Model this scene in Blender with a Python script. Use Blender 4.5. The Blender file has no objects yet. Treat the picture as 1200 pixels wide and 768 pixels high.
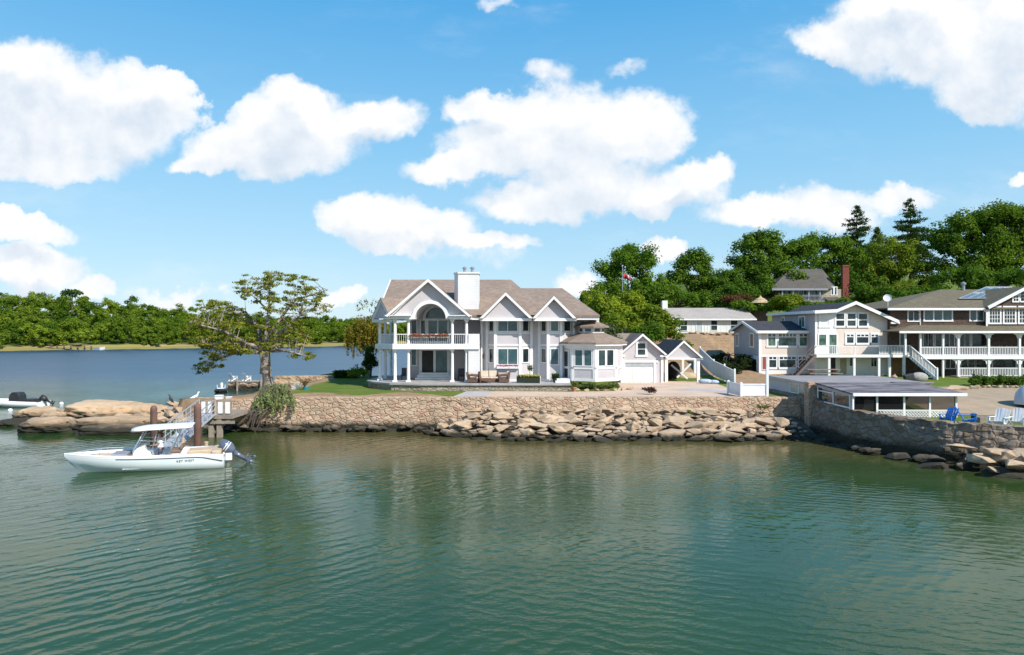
import bpy, bmesh, math, random
import numpy as np
from mathutils import Matrix, Vector, noise as mnoise

R = math.radians
scene = bpy.context.scene
COL = scene.collection
CAMH, HZ, FPX = 7.5, 386.0, 800.0

# ------------------------------------------------------------------ camera
cam_d = bpy.data.cameras.new('camera')
cam_d.sensor_fit = 'HORIZONTAL'; cam_d.sensor_width = 36.0; cam_d.lens = 24.0
cam_d.shift_y = 2.0 / 1200.0
cam_d.clip_start = 0.1; cam_d.clip_end = 20000
cam = bpy.data.objects.new('camera', cam_d); COL.objects.link(cam)
cam.location = (0, 0, CAMH); cam.rotation_euler = (R(90), 0, 0)
scene.camera = cam

# ------------------------------------------------------------------ exposure
vs = scene.view_settings
vs.view_transform = 'Standard'; vs.look = 'None'; vs.gamma = 1.0; vs.use_curve_mapping = False
vs.exposure = 0.62

# ------------------------------------------------------------------ sun
SUN_AZ, SUN_EL = 46.0, 41.0            # azimuth: degrees right of straight behind the camera
sx, sy, sz = math.sin(R(SUN_AZ)) * math.cos(R(SUN_EL)), -math.cos(R(SUN_AZ)) * math.cos(R(SUN_EL)), math.sin(R(SUN_EL))
sun_d = bpy.data.lights.new('sun', 'SUN'); sun_d.energy = 4.2; sun_d.angle = R(0.53); sun_d.color = (1.0, 0.95, 0.87)
sun = bpy.data.objects.new('sun', sun_d); COL.objects.link(sun)
sun.rotation_euler = Vector((sx, sy, sz)).to_track_quat('Z', 'Y').to_euler(); sun.location = (60, -60, 80)

# ------------------------------------------------------------------ sky with clouds (directions only, infinitely far)
def build_world():
    w = bpy.data.worlds.new('World'); scene.world = w; w.use_nodes = True
    nt = w.node_tree; N = nt.nodes; L = nt.links; N.clear()
    def nd(t, **k):
        n = N.new(t)
        for a, b in k.items(): setattr(n, a, b)
        return n
    def inp(s, v):
        if isinstance(v, bpy.types.NodeSocket): L.new(v, s)
        else: s.default_value = v
    def math_(op, a, b=None, c=None, clamp=False):
        n = nd('ShaderNodeMath', operation=op, use_clamp=clamp)
        for i, v in enumerate((a, b, c)):
            if v is not None: inp(n.inputs[i], v)
        return n.outputs[0]
    def vmath(op, a, b=None, c=None):
        n = nd('ShaderNodeVectorMath', operation=op)
        for i, v in enumerate((a, b, c)):
            if v is not None: inp(n.inputs[i], v)
        return n.outputs['Value'] if op in ('DOT_PRODUCT', 'LENGTH') else n.outputs[0]
    def smooth(x, a, b):
        n = nd('ShaderNodeMapRange', interpolation_type='SMOOTHSTEP')
        inp(n.inputs['Value'], x); n.inputs['From Min'].default_value = a; n.inputs['From Max'].default_value = b
        return n.outputs[0]
    sky = nd('ShaderNodeTexSky', sky_type='NISHITA', sun_disc=False)
    sky.sun_elevation = R(SUN_EL); sky.sun_rotation = R(180 - SUN_AZ); sky.altitude = 0
    sky.air_density = 1.0; sky.dust_density = 0.35; sky.ozone_density = 1.6
    hs = nd('ShaderNodeHueSaturation'); hs.inputs['Saturation'].default_value = 1.1
    L.new(sky.outputs[0], hs.inputs['Color'])
    tc = nd('ShaderNodeTexCoord')
    sep = nd('ShaderNodeSeparateXYZ'); L.new(tc.outputs['Generated'], sep.inputs[0])
    ay = math_('MAXIMUM', math_('ABSOLUTE', sep.outputs[1]), 0.04)
    u = math_('DIVIDE', sep.outputs[0], ay); v = math_('DIVIDE', sep.outputs[2], ay)
    cmb = nd('ShaderNodeCombineXYZ'); L.new(u, cmb.inputs[0]); L.new(v, cmb.inputs[1])
    P0 = cmb.outputs[0]
    # clear air: the Nishita sky evened out towards a clean summer blue
    rmp = nd('ShaderNodeValToRGB'); L.new(sep.outputs[2], rmp.inputs[0]); el_ = rmp.color_ramp.elements
    el_[0].position = 0.0; el_[0].color = (3.9, 5.15, 5.95, 1); el_[1].position = 0.8; el_[1].color = (0.25, 1.75, 4.6, 1)
    for ps, c in ((0.1, (2.9, 4.7, 5.95, 1)), (0.25, (1.65, 3.85, 5.8, 1)), (0.43, (0.6, 2.75, 5.3, 1))):
        e_ = el_.new(ps); e_.color = c
    even = nd('ShaderNodeMix', data_type='RGBA'); even.inputs[0].default_value = 0.86; L.new(hs.outputs[0], even.inputs[6]); L.new(rmp.outputs[0], even.inputs[7])
    def noise(vec, scale, detail, rough=0.55):
        n = nd('ShaderNodeTexNoise', noise_dimensions='3D'); L.new(vec, n.inputs['Vector'])
        n.inputs['Scale'].default_value = scale; n.inputs['Detail'].default_value = detail; n.inputs['Roughness'].default_value = rough
        return n
    warp = noise(P0, 9.0, 4.0)
    wv = vmath('SCALE', vmath('SUBTRACT', warp.outputs['Color'], (0.5, 0.5, 0.5)))
    wv.node.inputs['Scale'].default_value = 0.085
    warp2 = noise(P0, 40.0, 5.0, 0.6)
    wv2 = vmath('SCALE', vmath('SUBTRACT', warp2.outputs['Color'], (0.5, 0.5, 0.5)))
    wv2.node.inputs['Scale'].default_value = 0.028
    P = vmath('ADD', vmath('ADD', P0, wv), wv2)
    E = [  # clouds: centre and half size in units of the horizon distance (from a 1/800 grid), weight
        (60,130,125,80,1),(150,125,95,60,1),(30,85,70,45,1),(60,192,90,32,1),(195,98,45,32,1),(10,190,60,35,1),
        (350,150,95,50,1),(440,136,68,32,1),(300,175,90,34,1),(345,118,45,26,1),(240,192,48,14,.9),
        (680,150,118,56,1),(600,165,85,45,1),(545,195,80,22,.9),(565,122,52,26,1),(745,148,68,46,1),(640,236,100,26,.95),(775,222,75,34,.85),(820,206,46,20,1),(690,205,90,55,.9),
        (440,262,68,36,1),(500,272,65,28,1),(565,286,78,14,.95),
        (895,252,82,22,.95),(960,248,80,28,.75),(1045,232,75,20,.7),(985,228,60,20,.5),
        (1080,48,140,58,1),(1180,60,120,85,1),(985,50,60,30,1),(1160,118,65,26,.9),(1060,10,90,36,1),
        (28,272,62,19,1),(38,318,72,30,1),(108,336,34,15,.9),(775,290,32,18,1),(678,331,34,15,.8),(404,347,34,13,.6),(1200,208,18,11,.8),
        (640,88,30,12,.28),(740,78,22,8,.22),(582,8,20,9,.25),(210,345,60,14,.22),(560,300,60,12,.2),
        (-300,140,160,60,1),(-150,60,110,40,.9),(1420,120,150,60,1),(1600,230,140,40,.9),(1900,60,160,60,1),(-600,200,200,60,1)]
    def density(P, EE):
        dens = None
        for (px, py, rx, ry, wgt) in EE:
            c = ((px - 600) / 800, (HZ - py) / 800, 0)
            d = vmath('MULTIPLY', vmath('SUBTRACT', P, c), (800 / rx, 800 / ry, 0))
            q = math_('MULTIPLY', math_('SUBTRACT', 1.0, vmath('DOT_PRODUCT', d, d)), wgt)
            dens = q if dens is None else math_('SMOOTH_MAX', dens, q, 0.25)
        return dens
    dens = density(P, E)
    above = density(vmath('ADD', P, (0.012, 0.042, 0.0)), [e for e in E if e[4] > .6 and e[2] > 30])   # how much cloud lies towards the sun
    nf = noise(P0, 15.0, 9.0, 0.62)
    dn = math_('ADD', dens, math_('MULTIPLY', math_('SUBTRACT', nf.outputs['Fac'], 0.5), 1.35))
    sw = smooth(noise(P0, 5.0, 2.0).outputs['Fac'], 0.42, 0.78)
    mask = math_('ADD', math_('MULTIPLY', smooth(dn, 0.0, 0.22), sw), math_('MULTIPLY', smooth(dn, -0.15, 0.6), math_('SUBTRACT', 1.0, sw)))
    st = vmath('MULTIPLY', P0, (1.0, 2.6, 1.0))
    veil = math_('MULTIPLY', smooth(noise(st, 3.2, 7.0, 0.62).outputs['Fac'], 0.5, 0.8), smooth(noise(vmath('ADD', P0, (7.0, 2.0, 0.0)), 1.6, 2.0).outputs['Fac'], 0.42, 0.62))
    mask = math_('MAXIMUM', mask, math_('MULTIPLY', veil, 0.42))
    mask = math_('MULTIPLY', mask, smooth(sep.outputs[2], 0.0, 0.03))
    # cloud brightness: relief from the noise towards the sun, soft grey in thick undersides
    rel = math_('SUBTRACT', noise(P0, 11.0, 6.0, 0.58).outputs['Fac'], noise(vmath('ADD', P0, (0.014, 0.022, 0.0)), 11.0, 6.0, 0.58).outputs['Fac'])
    low = noise(vmath('ADD', P0, (3.1, 1.7, 0.4)), 7.0, 3.0)
    thick = smooth(dn, 0.35, 1.0)
    grey = math_('MULTIPLY', smooth(above, 0.15, 0.95), math_('ADD', 0.45, math_('MULTIPLY', smooth(low.outputs['Fac'], 0.34, 0.68), 0.55)))
    br = math_('ADD', math_('MULTIPLY', rel, 1.7), math_('SUBTRACT', 1.0, math_('MULTIPLY', grey, 0.78)), clamp=True)
    cr = nd('ShaderNodeMix', data_type='RGBA')
    L.new(br, cr.inputs[0]); cr.inputs[6].default_value = (4.0, 4.7, 5.5, 1); cr.inputs[7].default_value = (6.35, 6.4, 6.5, 1)
    mx = nd('ShaderNodeMix', data_type='RGBA')
    L.new(mask, mx.inputs[0]); L.new(even.outputs[2], mx.inputs[6]); L.new(cr.outputs[2], mx.inputs[7])
    bg = nd('ShaderNodeBackground'); bg.inputs['Strength'].default_value = 0.105
    L.new(mx.outputs[2], bg.inputs['Color'])
    out = nd('ShaderNodeOutputWorld'); L.new(bg.outputs[0], out.inputs[0])
build_world()

# ------------------------------------------------------------------ helpers
def U(px, Y): return (px - 600.0) * Y / FPX
def V(py, Y): return CAMH - (py - HZ) * Y / FPX
def sstep(a, b, x):
    t = np.clip((x - a) / (b - a), 0, 1); return t * t * (3 - 2 * t)
T = Matrix.Translation
def RZ(a): return Matrix.Rotation(R(a), 4, 'Z')

def tag(o, label=None, cat=None, group=None, kind=None):
    if label: o['label'] = label
    if cat: o['category'] = cat
    if group: o['group'] = group
    if kind: o['kind'] = kind
    return o
def thing(name, loc, label, cat, group=None):
    o = bpy.data.objects.new(name, None); COL.objects.link(o)
    o.location = loc; o.empty_display_size = 0.3
    return tag(o, label, cat, group)
def adopt(o, parent):
    o.parent = parent
    if parent.type == 'EMPTY': o.matrix_parent_inverse = T(-Vector(parent.location))
def link_mesh(me, name, parent=None, base=True):
    o = bpy.data.objects.new(name, me); COL.objects.link(o)
    if parent is not None: adopt(o, parent)
    elif base and len(me.vertices):
        n = len(me.vertices); co = np.empty(n * 3, np.float32); me.vertices.foreach_get('co', co); co = co.reshape(-1, 3)
        lo, hi = co.min(0), co.max(0); b = np.array([(lo[0] + hi[0]) / 2, (lo[1] + hi[1]) / 2, lo[2]], np.float32)
        me.vertices.foreach_set('co', (co - b).ravel()); o.location = [float(q) for q in b]
    return o
class MB:
    def __init__(s, M=None): s.v = []; s.f = []; s.M = M or Matrix.Identity(4)
    def _add(s, pts, faces):
        b = len(s.v); s.v += [tuple(s.M @ Vector(p)) for p in pts]; s.f += [[b + i for i in f] for f in faces]; return s
    def box(s, x0, x1, y0, y1, z0, z1):
        return s._add([(x0,y0,z0),(x1,y0,z0),(x1,y1,z0),(x0,y1,z0),(x0,y0,z1),(x1,y0,z1),(x1,y1,z1),(x0,y1,z1)],
                      [(0,3,2,1),(4,5,6,7),(0,1,5,4),(1,2,6,5),(2,3,7,6),(3,0,4,7)])
    def prism(s, pts, ax, a, b):
        n = len(pts)
        def mk(p, t): return {'y': (p[0], t, p[1]), 'z': (p[0], p[1], t), 'x': (t, p[0], p[1])}[ax]
        return s._add([mk(p, a) for p in pts] + [mk(p, b) for p in pts],
                      [tuple(range(n)), tuple(range(2 * n - 1, n - 1, -1))] + [(i, (i + 1) % n, n + (i + 1) % n, n + i) for i in range(n)])
    def hull(s, pts, faces): return s._add(pts, faces)
    def tube(s, pts, rad, n=8, cap=True):
        pts = [Vector(p) for p in pts]
        if not hasattr(rad, '__len__'): rad = [rad] * len(pts)
        rings = []; vs_ = []; prev = None
        for i, p in enumerate(pts):
            d = (pts[min(i + 1, len(pts) - 1)] - pts[max(i - 1, 0)])
            d = d.normalized() if d.length > 1e-9 else Vector((0, 0, 1))
            if prev is None: a = d.orthogonal().normalized()
            else:
                a = prev - d * prev.dot(d); a = a.normalized() if a.length > 1e-6 else d.orthogonal().normalized()
            prev = a; b = d.cross(a)
            for k in range(n):
                t = 2 * math.pi * k / n; vs_.append(p + (a * math.cos(t) + b * math.sin(t)) * rad[i])
        fs = []
        for i in range(len(pts) - 1):
            for k in range(n):
                fs.append((i*n+k, i*n+(k+1) % n, (i+1)*n+(k+1) % n, (i+1)*n+k))
        if cap: fs += [tuple(range(n - 1, -1, -1)), tuple(range((len(pts)-1)*n, len(pts)*n))]
        return s._add(vs_, fs)
    def bar(s, p0, p1, w, h=None):
        h = h or w; p0, p1 = Vector(p0), Vector(p1); d = (p1 - p0).normalized()
        side = d.cross(Vector((0, 0, 1)));  side = side.normalized() if side.length > 1e-6 else Vector((1, 0, 0))
        up = side.cross(d).normalized(); a, b = side * w / 2, up * h / 2
        return s._add([p0-a-b, p0+a-b, p0+a+b, p0-a+b, p1-a-b, p1+a-b, p1+a+b, p1-a+b],
                      [(0,3,2,1),(4,5,6,7),(0,1,5,4),(1,2,6,5),(2,3,7,6),(3,0,4,7)])
    def lathe(s, prof, c=(0, 0, 0), n=16, a0=0.0):
        vs_ = []; fs = []
        for (r, z) in prof:
            for k in range(n):
                t = a0 + 2 * math.pi * k / n; vs_.append((c[0] + r * math.cos(t), c[1] + r * math.sin(t), c[2] + z))
        m = len(prof)
        for i in range(m - 1):
            for k in range(n): fs.append((i*n+k, i*n+(k+1) % n, (i+1)*n+(k+1) % n, (i+1)*n+k))
        fs += [tuple(range(n - 1, -1, -1)), tuple(range((m-1)*n, m*n))]
        return s._add(vs_, fs)
    def ball(s, c, r, n=12, m=8):
        if not hasattr(r, '__len__'): r = (r, r, r)
        vs_ = [(c[0], c[1], c[2] - r[2])]; fs = []
        for i in range(1, m):
            ph = -math.pi / 2 + math.pi * i / m
            for k in range(n):
                t = 2 * math.pi * k / n; vs_.append((c[0] + r[0]*math.cos(ph)*math.cos(t), c[1] + r[1]*math.cos(ph)*math.sin(t), c[2] + r[2]*math.sin(ph)))
        vs_.append((c[0], c[1], c[2] + r[2])); last = len(vs_) - 1
        for k in range(n):
            fs.append((0, 1 + (k+1) % n, 1 + k)); fs.append((last, last - n + k, last - n + (k+1) % n))
        for i in range(m - 2):
            for k in range(n): fs.append((1+i*n+k, 1+i*n+(k+1) % n, 1+(i+1)*n+(k+1) % n, 1+(i+1)*n+k))
        return s._add(vs_, fs)
    def build(s, name, mat, parent=None, smooth=False, bevel=0, base=True):
        me = bpy.data.meshes.new(name); me.from_pydata(s.v, [], s.f); me.update()
        bm = bmesh.new(); bm.from_mesh(me); bmesh.ops.recalc_face_normals(bm, faces=bm.faces); bm.to_mesh(me); bm.free()
        if mat is not None: me.materials.append(mat)
        if smooth: me.polygons.foreach_set('use_smooth', [True] * len(me.polygons))
        o = link_mesh(me, name, parent, base)
        if bevel:
            b = o.modifiers.new('bevel', 'BEVEL'); b.width = bevel; b.segments = 2; b.limit_method = 'ANGLE'
        return o
def copy_tree(src, parent=None):
    c = src.copy(); COL.objects.link(c)
    if parent is not None: c.parent = parent
    for ch in src.children: copy_tree(ch, c)
    return c
def dup(src, loc, rz=0, label=None, scale=None):
    c = copy_tree(src); c.location = loc; c.rotation_euler = (0, 0, R(rz))
    if scale: c.scale = (scale,) * 3
    if label: c['label'] = label
    return c

# ------------------------------------------------------------------ materials
class NT:
    def __init__(s, name):
        s.m = bpy.data.materials.new(name); s.m.use_nodes = True; s.t = s.m.node_tree; s.N = s.t.nodes; s.L = s.t.links
        s.b = s.N['Principled BSDF']; s.out = s.N['Material Output']
    def nd(s, t, **k):
        n = s.N.new(t)
        for a, b in k.items(): setattr(n, a, b)
        return n
    def set(s, sock, v):
        if isinstance(v, bpy.types.NodeSocket): s.L.new(v, sock)
        else: sock.default_value = v
    def math(s, op, a, b=None, c=None, clamp=False):
        n = s.nd('ShaderNodeMath', operation=op, use_clamp=clamp)
        for i, v in enumerate((a, b, c)):
            if v is not None: s.set(n.inputs[i], v)
        return n.outputs[0]
    def pos(s, scale=(1, 1, 1), rot=(0, 0, 0), obj=False):
        src = s.nd('ShaderNodeTexCoord').outputs['Object'] if obj else s.nd('ShaderNodeNewGeometry').outputs['Position']
        mp = s.nd('ShaderNodeMapping'); s.L.new(src, mp.inputs[0]); mp.inputs['Scale'].default_value = scale; mp.inputs['Rotation'].default_value = rot
        return mp.outputs[0]
    def noise(s, vec, scale, detail=4, rough=0.55, out='Fac'):
        n = s.nd('ShaderNodeTexNoise'); s.L.new(vec, n.inputs['Vector']); n.inputs['Scale'].default_value = scale
        n.inputs['Detail'].default_value = detail; n.inputs['Roughness'].default_value = rough
        return n.outputs[out]
    def ss(s, x, a, b):
        n = s.nd('ShaderNodeMapRange', interpolation_type='SMOOTHSTEP'); s.set(n.inputs['Value'], x)
        n.inputs['From Min'].default_value = a; n.inputs['From Max'].default_value = b; return n.outputs[0]
    def mix(s, f, a, b, blend='MIX'):
        n = s.nd('ShaderNodeMix', data_type='RGBA', blend_type=blend); s.set(n.inputs[0], f)
        for i, c in ((6, a), (7, b)):
            s.set(n.inputs[i], c if isinstance(c, bpy.types.NodeSocket) else (*c[:3], 1))
        return n.outputs[2]
    def bump(s, h, strength=0.5, dist=0.02, prev=None):
        n = s.nd('ShaderNodeBump'); s.L.new(h, n.inputs['Height']); n.inputs['Strength'].default_value = strength; n.inputs['Distance'].default_value = dist
        if prev is not None: s.L.new(prev, n.inputs['Normal'])
        return n.outputs[0]
    def sep(s, vec):
        n = s.nd('ShaderNodeSeparateXYZ'); s.L.new(vec, n.inputs[0]); return n.outputs
    def done(s, color=None, rough=None, normal=None, metallic=None, spec=None):
        b = s.b
        if color is not None: s.set(b.inputs['Base Color'], color if isinstance(color, bpy.types.NodeSocket) else (*color[:3], 1))
        if rough is not None: s.set(b.inputs['Roughness'], rough)
        if metallic is not None: s.set(b.inputs['Metallic'], metallic)
        if spec is not None: s.set(b.inputs['Specular IOR Level'], spec)
        if normal is not None: s.L.new(normal, b.inputs['Normal'])
        return s.m
def simple(name, c1, c2=None, scale=2.0, rough=0.6, bump=0.0, bscale=None, metallic=0, obj=False, spec=None):
    n = NT(name); p = n.pos(obj=obj)
    c2 = c2 or tuple(x * 0.82 for x in c1)
    f = n.ss(n.noise(p, scale, 5), 0.32, 0.7)
    col = n.mix(f, c1, c2)
    nm = n.bump(n.noise(p, bscale or scale * 6, 4), bump, 0.02) if bump else None
    return n.done(col, rough, nm, metallic, spec)
def siding(name, c, pitch=0.14, shingle=False):
    n = NT(name); p = n.pos(); z = n.sep(p)[2]
    fr = n.math('FRACT', n.math('DIVIDE', z, pitch))
    line = n.ss(fr, 0.0, 0.22)
    big = n.ss(n.noise(p, 0.7, 5), 0.3, 0.75)
    col = n.mix(big, c, tuple(x * 0.88 for x in c))
    if shingle:
        cell = n.nd('ShaderNodeTexWhiteNoise', noise_dimensions='3D')
        q = n.nd('ShaderNodeVectorMath', operation='SNAP'); n.L.new(p, q.inputs[0]); q.inputs[1].default_value = (0.19, 0.19, pitch)
        n.L.new(q.outputs[0], cell.inputs['Vector'])
        col = n.mix(cell.outputs['Value'], col, tuple(x * 0.55 for x in c))
    col = n.mix(n.math('MULTIPLY', n.math('SUBTRACT', 1.0, line), 0.35), col, tuple(x * 0.5 for x in c))
    return n.done(col, 0.65, n.bump(fr, 0.5, 0.02), spec=0.3)
def shingles(name, c1, c2, rough=0.9):
    n = NT(name); p = n.pos()
    cell = n.nd('ShaderNodeTexWhiteNoise', noise_dimensions='3D')
    q = n.nd('ShaderNodeVectorMath', operation='SNAP'); n.L.new(p, q.inputs[0]); q.inputs[1].default_value = (0.3, 0.25, 0.13)
    n.L.new(q.outputs[0], cell.inputs['Vector'])
    col = n.mix(cell.outputs['Value'], c1, c2)
    col = n.mix(n.math('MULTIPLY', n.ss(n.noise(n.pos((0.6, 1, 0.25)), 0.8, 5), 0.4, 0.7), 0.55), col, tuple(x * 0.72 for x in c1))
    return n.done(col, rough, n.bump(cell.outputs['Value'], 0.35, 0.02), spec=0.25)
def tide(n, p, col, lo=0.25, hi=0.75, c=(0.035, 0.032, 0.022)):
    g = n.sep(n.nd('ShaderNodeNewGeometry').outputs['Position'])[2]
    w = n.math('ADD', g, n.math('MULTIPLY', n.noise(n.nd('ShaderNodeNewGeometry').outputs['Position'], 1.3, 4), -0.5))
    return n.mix(n.ss(w, lo - 0.25, hi - 0.25), c, col)
def rockmat(name, c1, c2, c3, sc=1.0, obj=True, wet=True, lo=0.2, hi=0.6):
    n = NT(name); p = n.pos(obj=obj)
    oi = n.nd('ShaderNodeObjectInfo').outputs['Random']
    col = n.mix(n.ss(n.noise(p, 1.4 * sc, 6, 0.65), 0.32, 0.68), c1, c2)
    col = n.mix(n.math('MULTIPLY', n.ss(n.noise(p, 6 * sc, 5, 0.7), 0.5, 0.72), 0.7), col, c3)
    col = n.mix(n.math('MULTIPLY', oi, 0.5), col, tuple(x * 0.78 for x in c2))
    if wet: col = tide(n, p, col, lo, hi)
    h = n.noise(p, 3.5 * sc, 8, 0.7)
    return n.done(col, 0.85, n.bump(h, 0.7, 0.12), spec=0.25)
def stonewall(name, c1, c2, c3, mortar, sc=1.7, wet=True, stretch=1.7, lo=0.35, hi=0.85):
    n = NT(name); p = n.pos((1, 1, stretch))
    wn = n.nd('ShaderNodeVectorMath', operation='MULTIPLY_ADD'); n.L.new(n.noise(p, 1.6, 3, out='Color'), wn.inputs[0]); wn.inputs[1].default_value = (.35, .35, .35); n.L.new(p, wn.inputs[2])
    v = n.nd('ShaderNodeTexVoronoi', feature='F1'); n.L.new(wn.outputs[0], v.inputs['Vector']); v.inputs['Scale'].default_value = sc
    e = n.nd('ShaderNodeTexVoronoi', feature='DISTANCE_TO_EDGE'); n.L.new(wn.outputs[0], e.inputs['Vector']); e.inputs['Scale'].default_value = sc
    rc = n.sep(v.outputs['Color'])
    col = n.mix(rc[0], c1, c2); col = n.mix(n.ss(rc[1], 0.6, 0.9), col, c3)
    col = n.mix(n.math('MULTIPLY', n.noise(p, 5, 6, 0.7), 0.6), col, tuple(x * 0.6 for x in c1))
    m = n.ss(e.outputs['Distance'], 0.0, 0.07)
    col = n.mix(m, mortar, col)
    col = n.mix(n.math('MULTIPLY', n.ss(n.noise(n.pos((1, 1, .6)), 0.55, 6, .65), 0.45, 0.7), 0.45), col, tuple(x * 0.62 for x in c1))
    if wet: col = tide(n, p, col, lo, hi)
    h = n.math('ADD', n.math('MULTIPLY', n.ss(e.outputs['Distance'], 0.0, 0.16), 1.0), n.math('MULTIPLY', n.noise(p, 7, 6, 0.7), 0.45))
    return n.done(col, 0.9, n.bump(h, 0.8, 0.07), spec=0.2)
def leafmat(name):
    n = NT(name); a = n.nd('ShaderNodeAttribute', attribute_name='tint')
    d = n.nd('ShaderNodeBsdfDiffuse'); n.L.new(a.outputs['Color'], d.inputs['Color'])
    t = n.nd('ShaderNodeBsdfTranslucent'); n.L.new(n.mix(1.0, a.outputs['Color'], (1.15, 1.2, 0.6), 'MULTIPLY'), t.inputs['Color'])
    m1 = n.nd('ShaderNodeMixShader'); m1.inputs[0].default_value = 0.38; n.L.new(d.outputs[0], m1.inputs[1]); n.L.new(t.outputs[0], m1.inputs[2])
    n.L.new(m1.outputs[0], n.out.inputs[0]); n.N.remove(n.b)
    return n.m

WHITE = simple('white_paint', (0.78, 0.77, 0.76), (0.68, 0.68, 0.68), 1.2, 0.5, spec=0.3)
TRIM = simple('white_trim', (0.80, 0.79, 0.78), (0.71, 0.71, 0.70), 1.6, 0.45, spec=0.3)
VINYL = simple('white_vinyl', (0.74, 0.74, 0.75), (0.66, 0.66, 0.67), 1.0, 0.4)
LAV = siding('lavender_grey_siding', (0.57, 0.53, 0.545), 0.16)
WSIDE = siding('white_siding', (0.76, 0.745, 0.735), 0.2)
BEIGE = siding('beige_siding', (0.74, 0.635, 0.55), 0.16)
BEIGE_SHADE = siding('shaded_beige_siding', (0.44, 0.39, 0.38), 0.16)  # darker copy of the beige, shade of the left faces painted in
BROWN = siding('brown_shingle_siding', (0.115, 0.075, 0.058), 0.16, True)
CREAM = siding('cream_siding', (0.40, 0.35, 0.26), 0.18)
ROOFB = shingles('brown_roof_shingles', (0.285, 0.215, 0.168), (0.205, 0.158, 0.125))
ROOFK = shingles('charcoal_roof_shingles', (0.062, 0.06, 0.066), (0.04, 0.04, 0.045))
ROOFG = shingles('olive_grey_roof_shingles', (0.165, 0.14, 0.09), (0.12, 0.10, 0.068))
ROOFH = shingles('grey_roof_shingles', (0.115, 0.102, 0.085), (0.085, 0.076, 0.064))
ROOFW = shingles('pale_roof_shingles', (0.40, 0.355, 0.315), (0.32, 0.285, 0.255))
MEMB = simple('grey_membrane', (0.30, 0.28, 0.275), (0.23, 0.215, 0.215), 0.7, 0.95, 0.2, spec=0.1)
def panel_roof():
    n = NT('weathered_panel_roof'); p = n.pos((0.35, 1.4, 1)); x = n.sep(n.pos())[0]
    col = n.mix(n.ss(n.noise(p, 1.1, 6, 0.65), 0.4, 0.62), (0.215, 0.195, 0.205), (0.085, 0.08, 0.088))
    seam = n.ss(n.math('PINGPONG', x, 0.62), 0.0, 0.06)
    return n.done(n.mix(seam, (0.14, 0.14, 0.15), col), 0.95, n.bump(seam, 0.5, 0.02), spec=0.1)
PROOF = panel_roof()
GLASS = NT('dark_window_glass'); GLASS = GLASS.done(GLASS.mix(GLASS.ss(GLASS.noise(GLASS.pos(), 0.9, 2), 0.35, 0.65), (0.012, 0.018, 0.022), (0.035, 0.06, 0.062)), 0.04, GLASS.bump(GLASS.noise(GLASS.pos(), 1.1, 2), 0.12, 0.25), spec=0.5)
GLASST = NT('teal_window_glass'); GLASST = GLASST.done(GLASST.mix(GLASST.ss(GLASST.noise(GLASST.pos(), 1.1, 2), 0.35, 0.65), (0.03, 0.075, 0.085), (0.07, 0.13, 0.13)), 0.04, GLASST.bump(GLASST.noise(GLASST.pos(), 1.1, 2), 0.12, 0.25), spec=0.6)
GLASSG = NT('green_window_glass'); GLASSG = GLASSG.done(GLASSG.mix(GLASSG.ss(GLASSG.noise(GLASSG.pos(), 1.5, 2), 0.35, 0.65), (0.03, 0.06, 0.045), (0.12, 0.2, 0.15)), 0.04, GLASSG.bump(GLASSG.noise(GLASSG.pos(), 1.1, 2), 0.12, 0.25), spec=0.6)
DARKROOM = simple('dark_interior', (0.012, 0.012, 0.014), (0.03, 0.025, 0.02), 2, 0.6)  # near black, paints the darkness of unlit rooms onto flat sheets
BRICK = stonewall('red_brick', (0.32, 0.085, 0.055), (0.24, 0.06, 0.04), (0.36, 0.12, 0.08), (0.25, 0.2, 0.17), 6, False, 3)
SLATE = simple('terrace_stone', (0.36, 0.34, 0.33), (0.27, 0.26, 0.25), 1.2, 0.8, 0.3)
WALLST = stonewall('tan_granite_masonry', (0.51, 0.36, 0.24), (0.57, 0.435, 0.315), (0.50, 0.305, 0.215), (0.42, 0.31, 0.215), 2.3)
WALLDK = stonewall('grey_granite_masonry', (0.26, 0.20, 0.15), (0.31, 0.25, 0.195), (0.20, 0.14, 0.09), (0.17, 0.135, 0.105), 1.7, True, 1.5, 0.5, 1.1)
TERRST = stonewall('terrace_masonry', (0.36, 0.29, 0.23), (0.42, 0.37, 0.32), (0.28, 0.21, 0.17), (0.30, 0.26, 0.22), 2.6, False)
ROCK = rockmat('tan_granite', (0.55, 0.41, 0.28), (0.38, 0.27, 0.175), (0.62, 0.50, 0.37), lo=.2, hi=.6)
ROCKB = rockmat('smooth_ledge_granite', (0.55, 0.405, 0.26), (0.42, 0.28, 0.165), (0.60, 0.475, 0.34), 0.45, lo=0.4, hi=1.05)
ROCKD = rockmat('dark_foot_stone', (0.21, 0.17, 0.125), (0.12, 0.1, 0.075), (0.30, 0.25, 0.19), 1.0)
CONC = simple('sandy_concrete', (0.58, 0.425, 0.305), (0.47, 0.345, 0.25), 0.5, 0.9, 0.2, 12)
PAVER = simple('grey_pavers', (0.43, 0.40, 0.38), (0.36, 0.335, 0.32), 0.8, 0.9, 0.2, 12)
WOODG = simple('weathered_timber', (0.31, 0.26, 0.205), (0.21, 0.175, 0.14), 3, 0.85, 0.3)
WOODT = simple('tan_deck_timber', (0.50, 0.38, 0.25), (0.40, 0.30, 0.20), 2.5, 0.8, 0.3)
WOODB = simple('brown_plank_wood', (0.26, 0.145, 0.045), (0.16, 0.09, 0.035), 1.5, 0.7, 0.2)
PILE = simple('brown_piling', (0.165, 0.085, 0.062), (0.10, 0.06, 0.05), 2.0, 0.8, 0.3)
BARK = simple('pale_bark', (0.36, 0.31, 0.255), (0.15, 0.12, 0.095), 2.2, 0.9, 0.6, 9)
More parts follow.
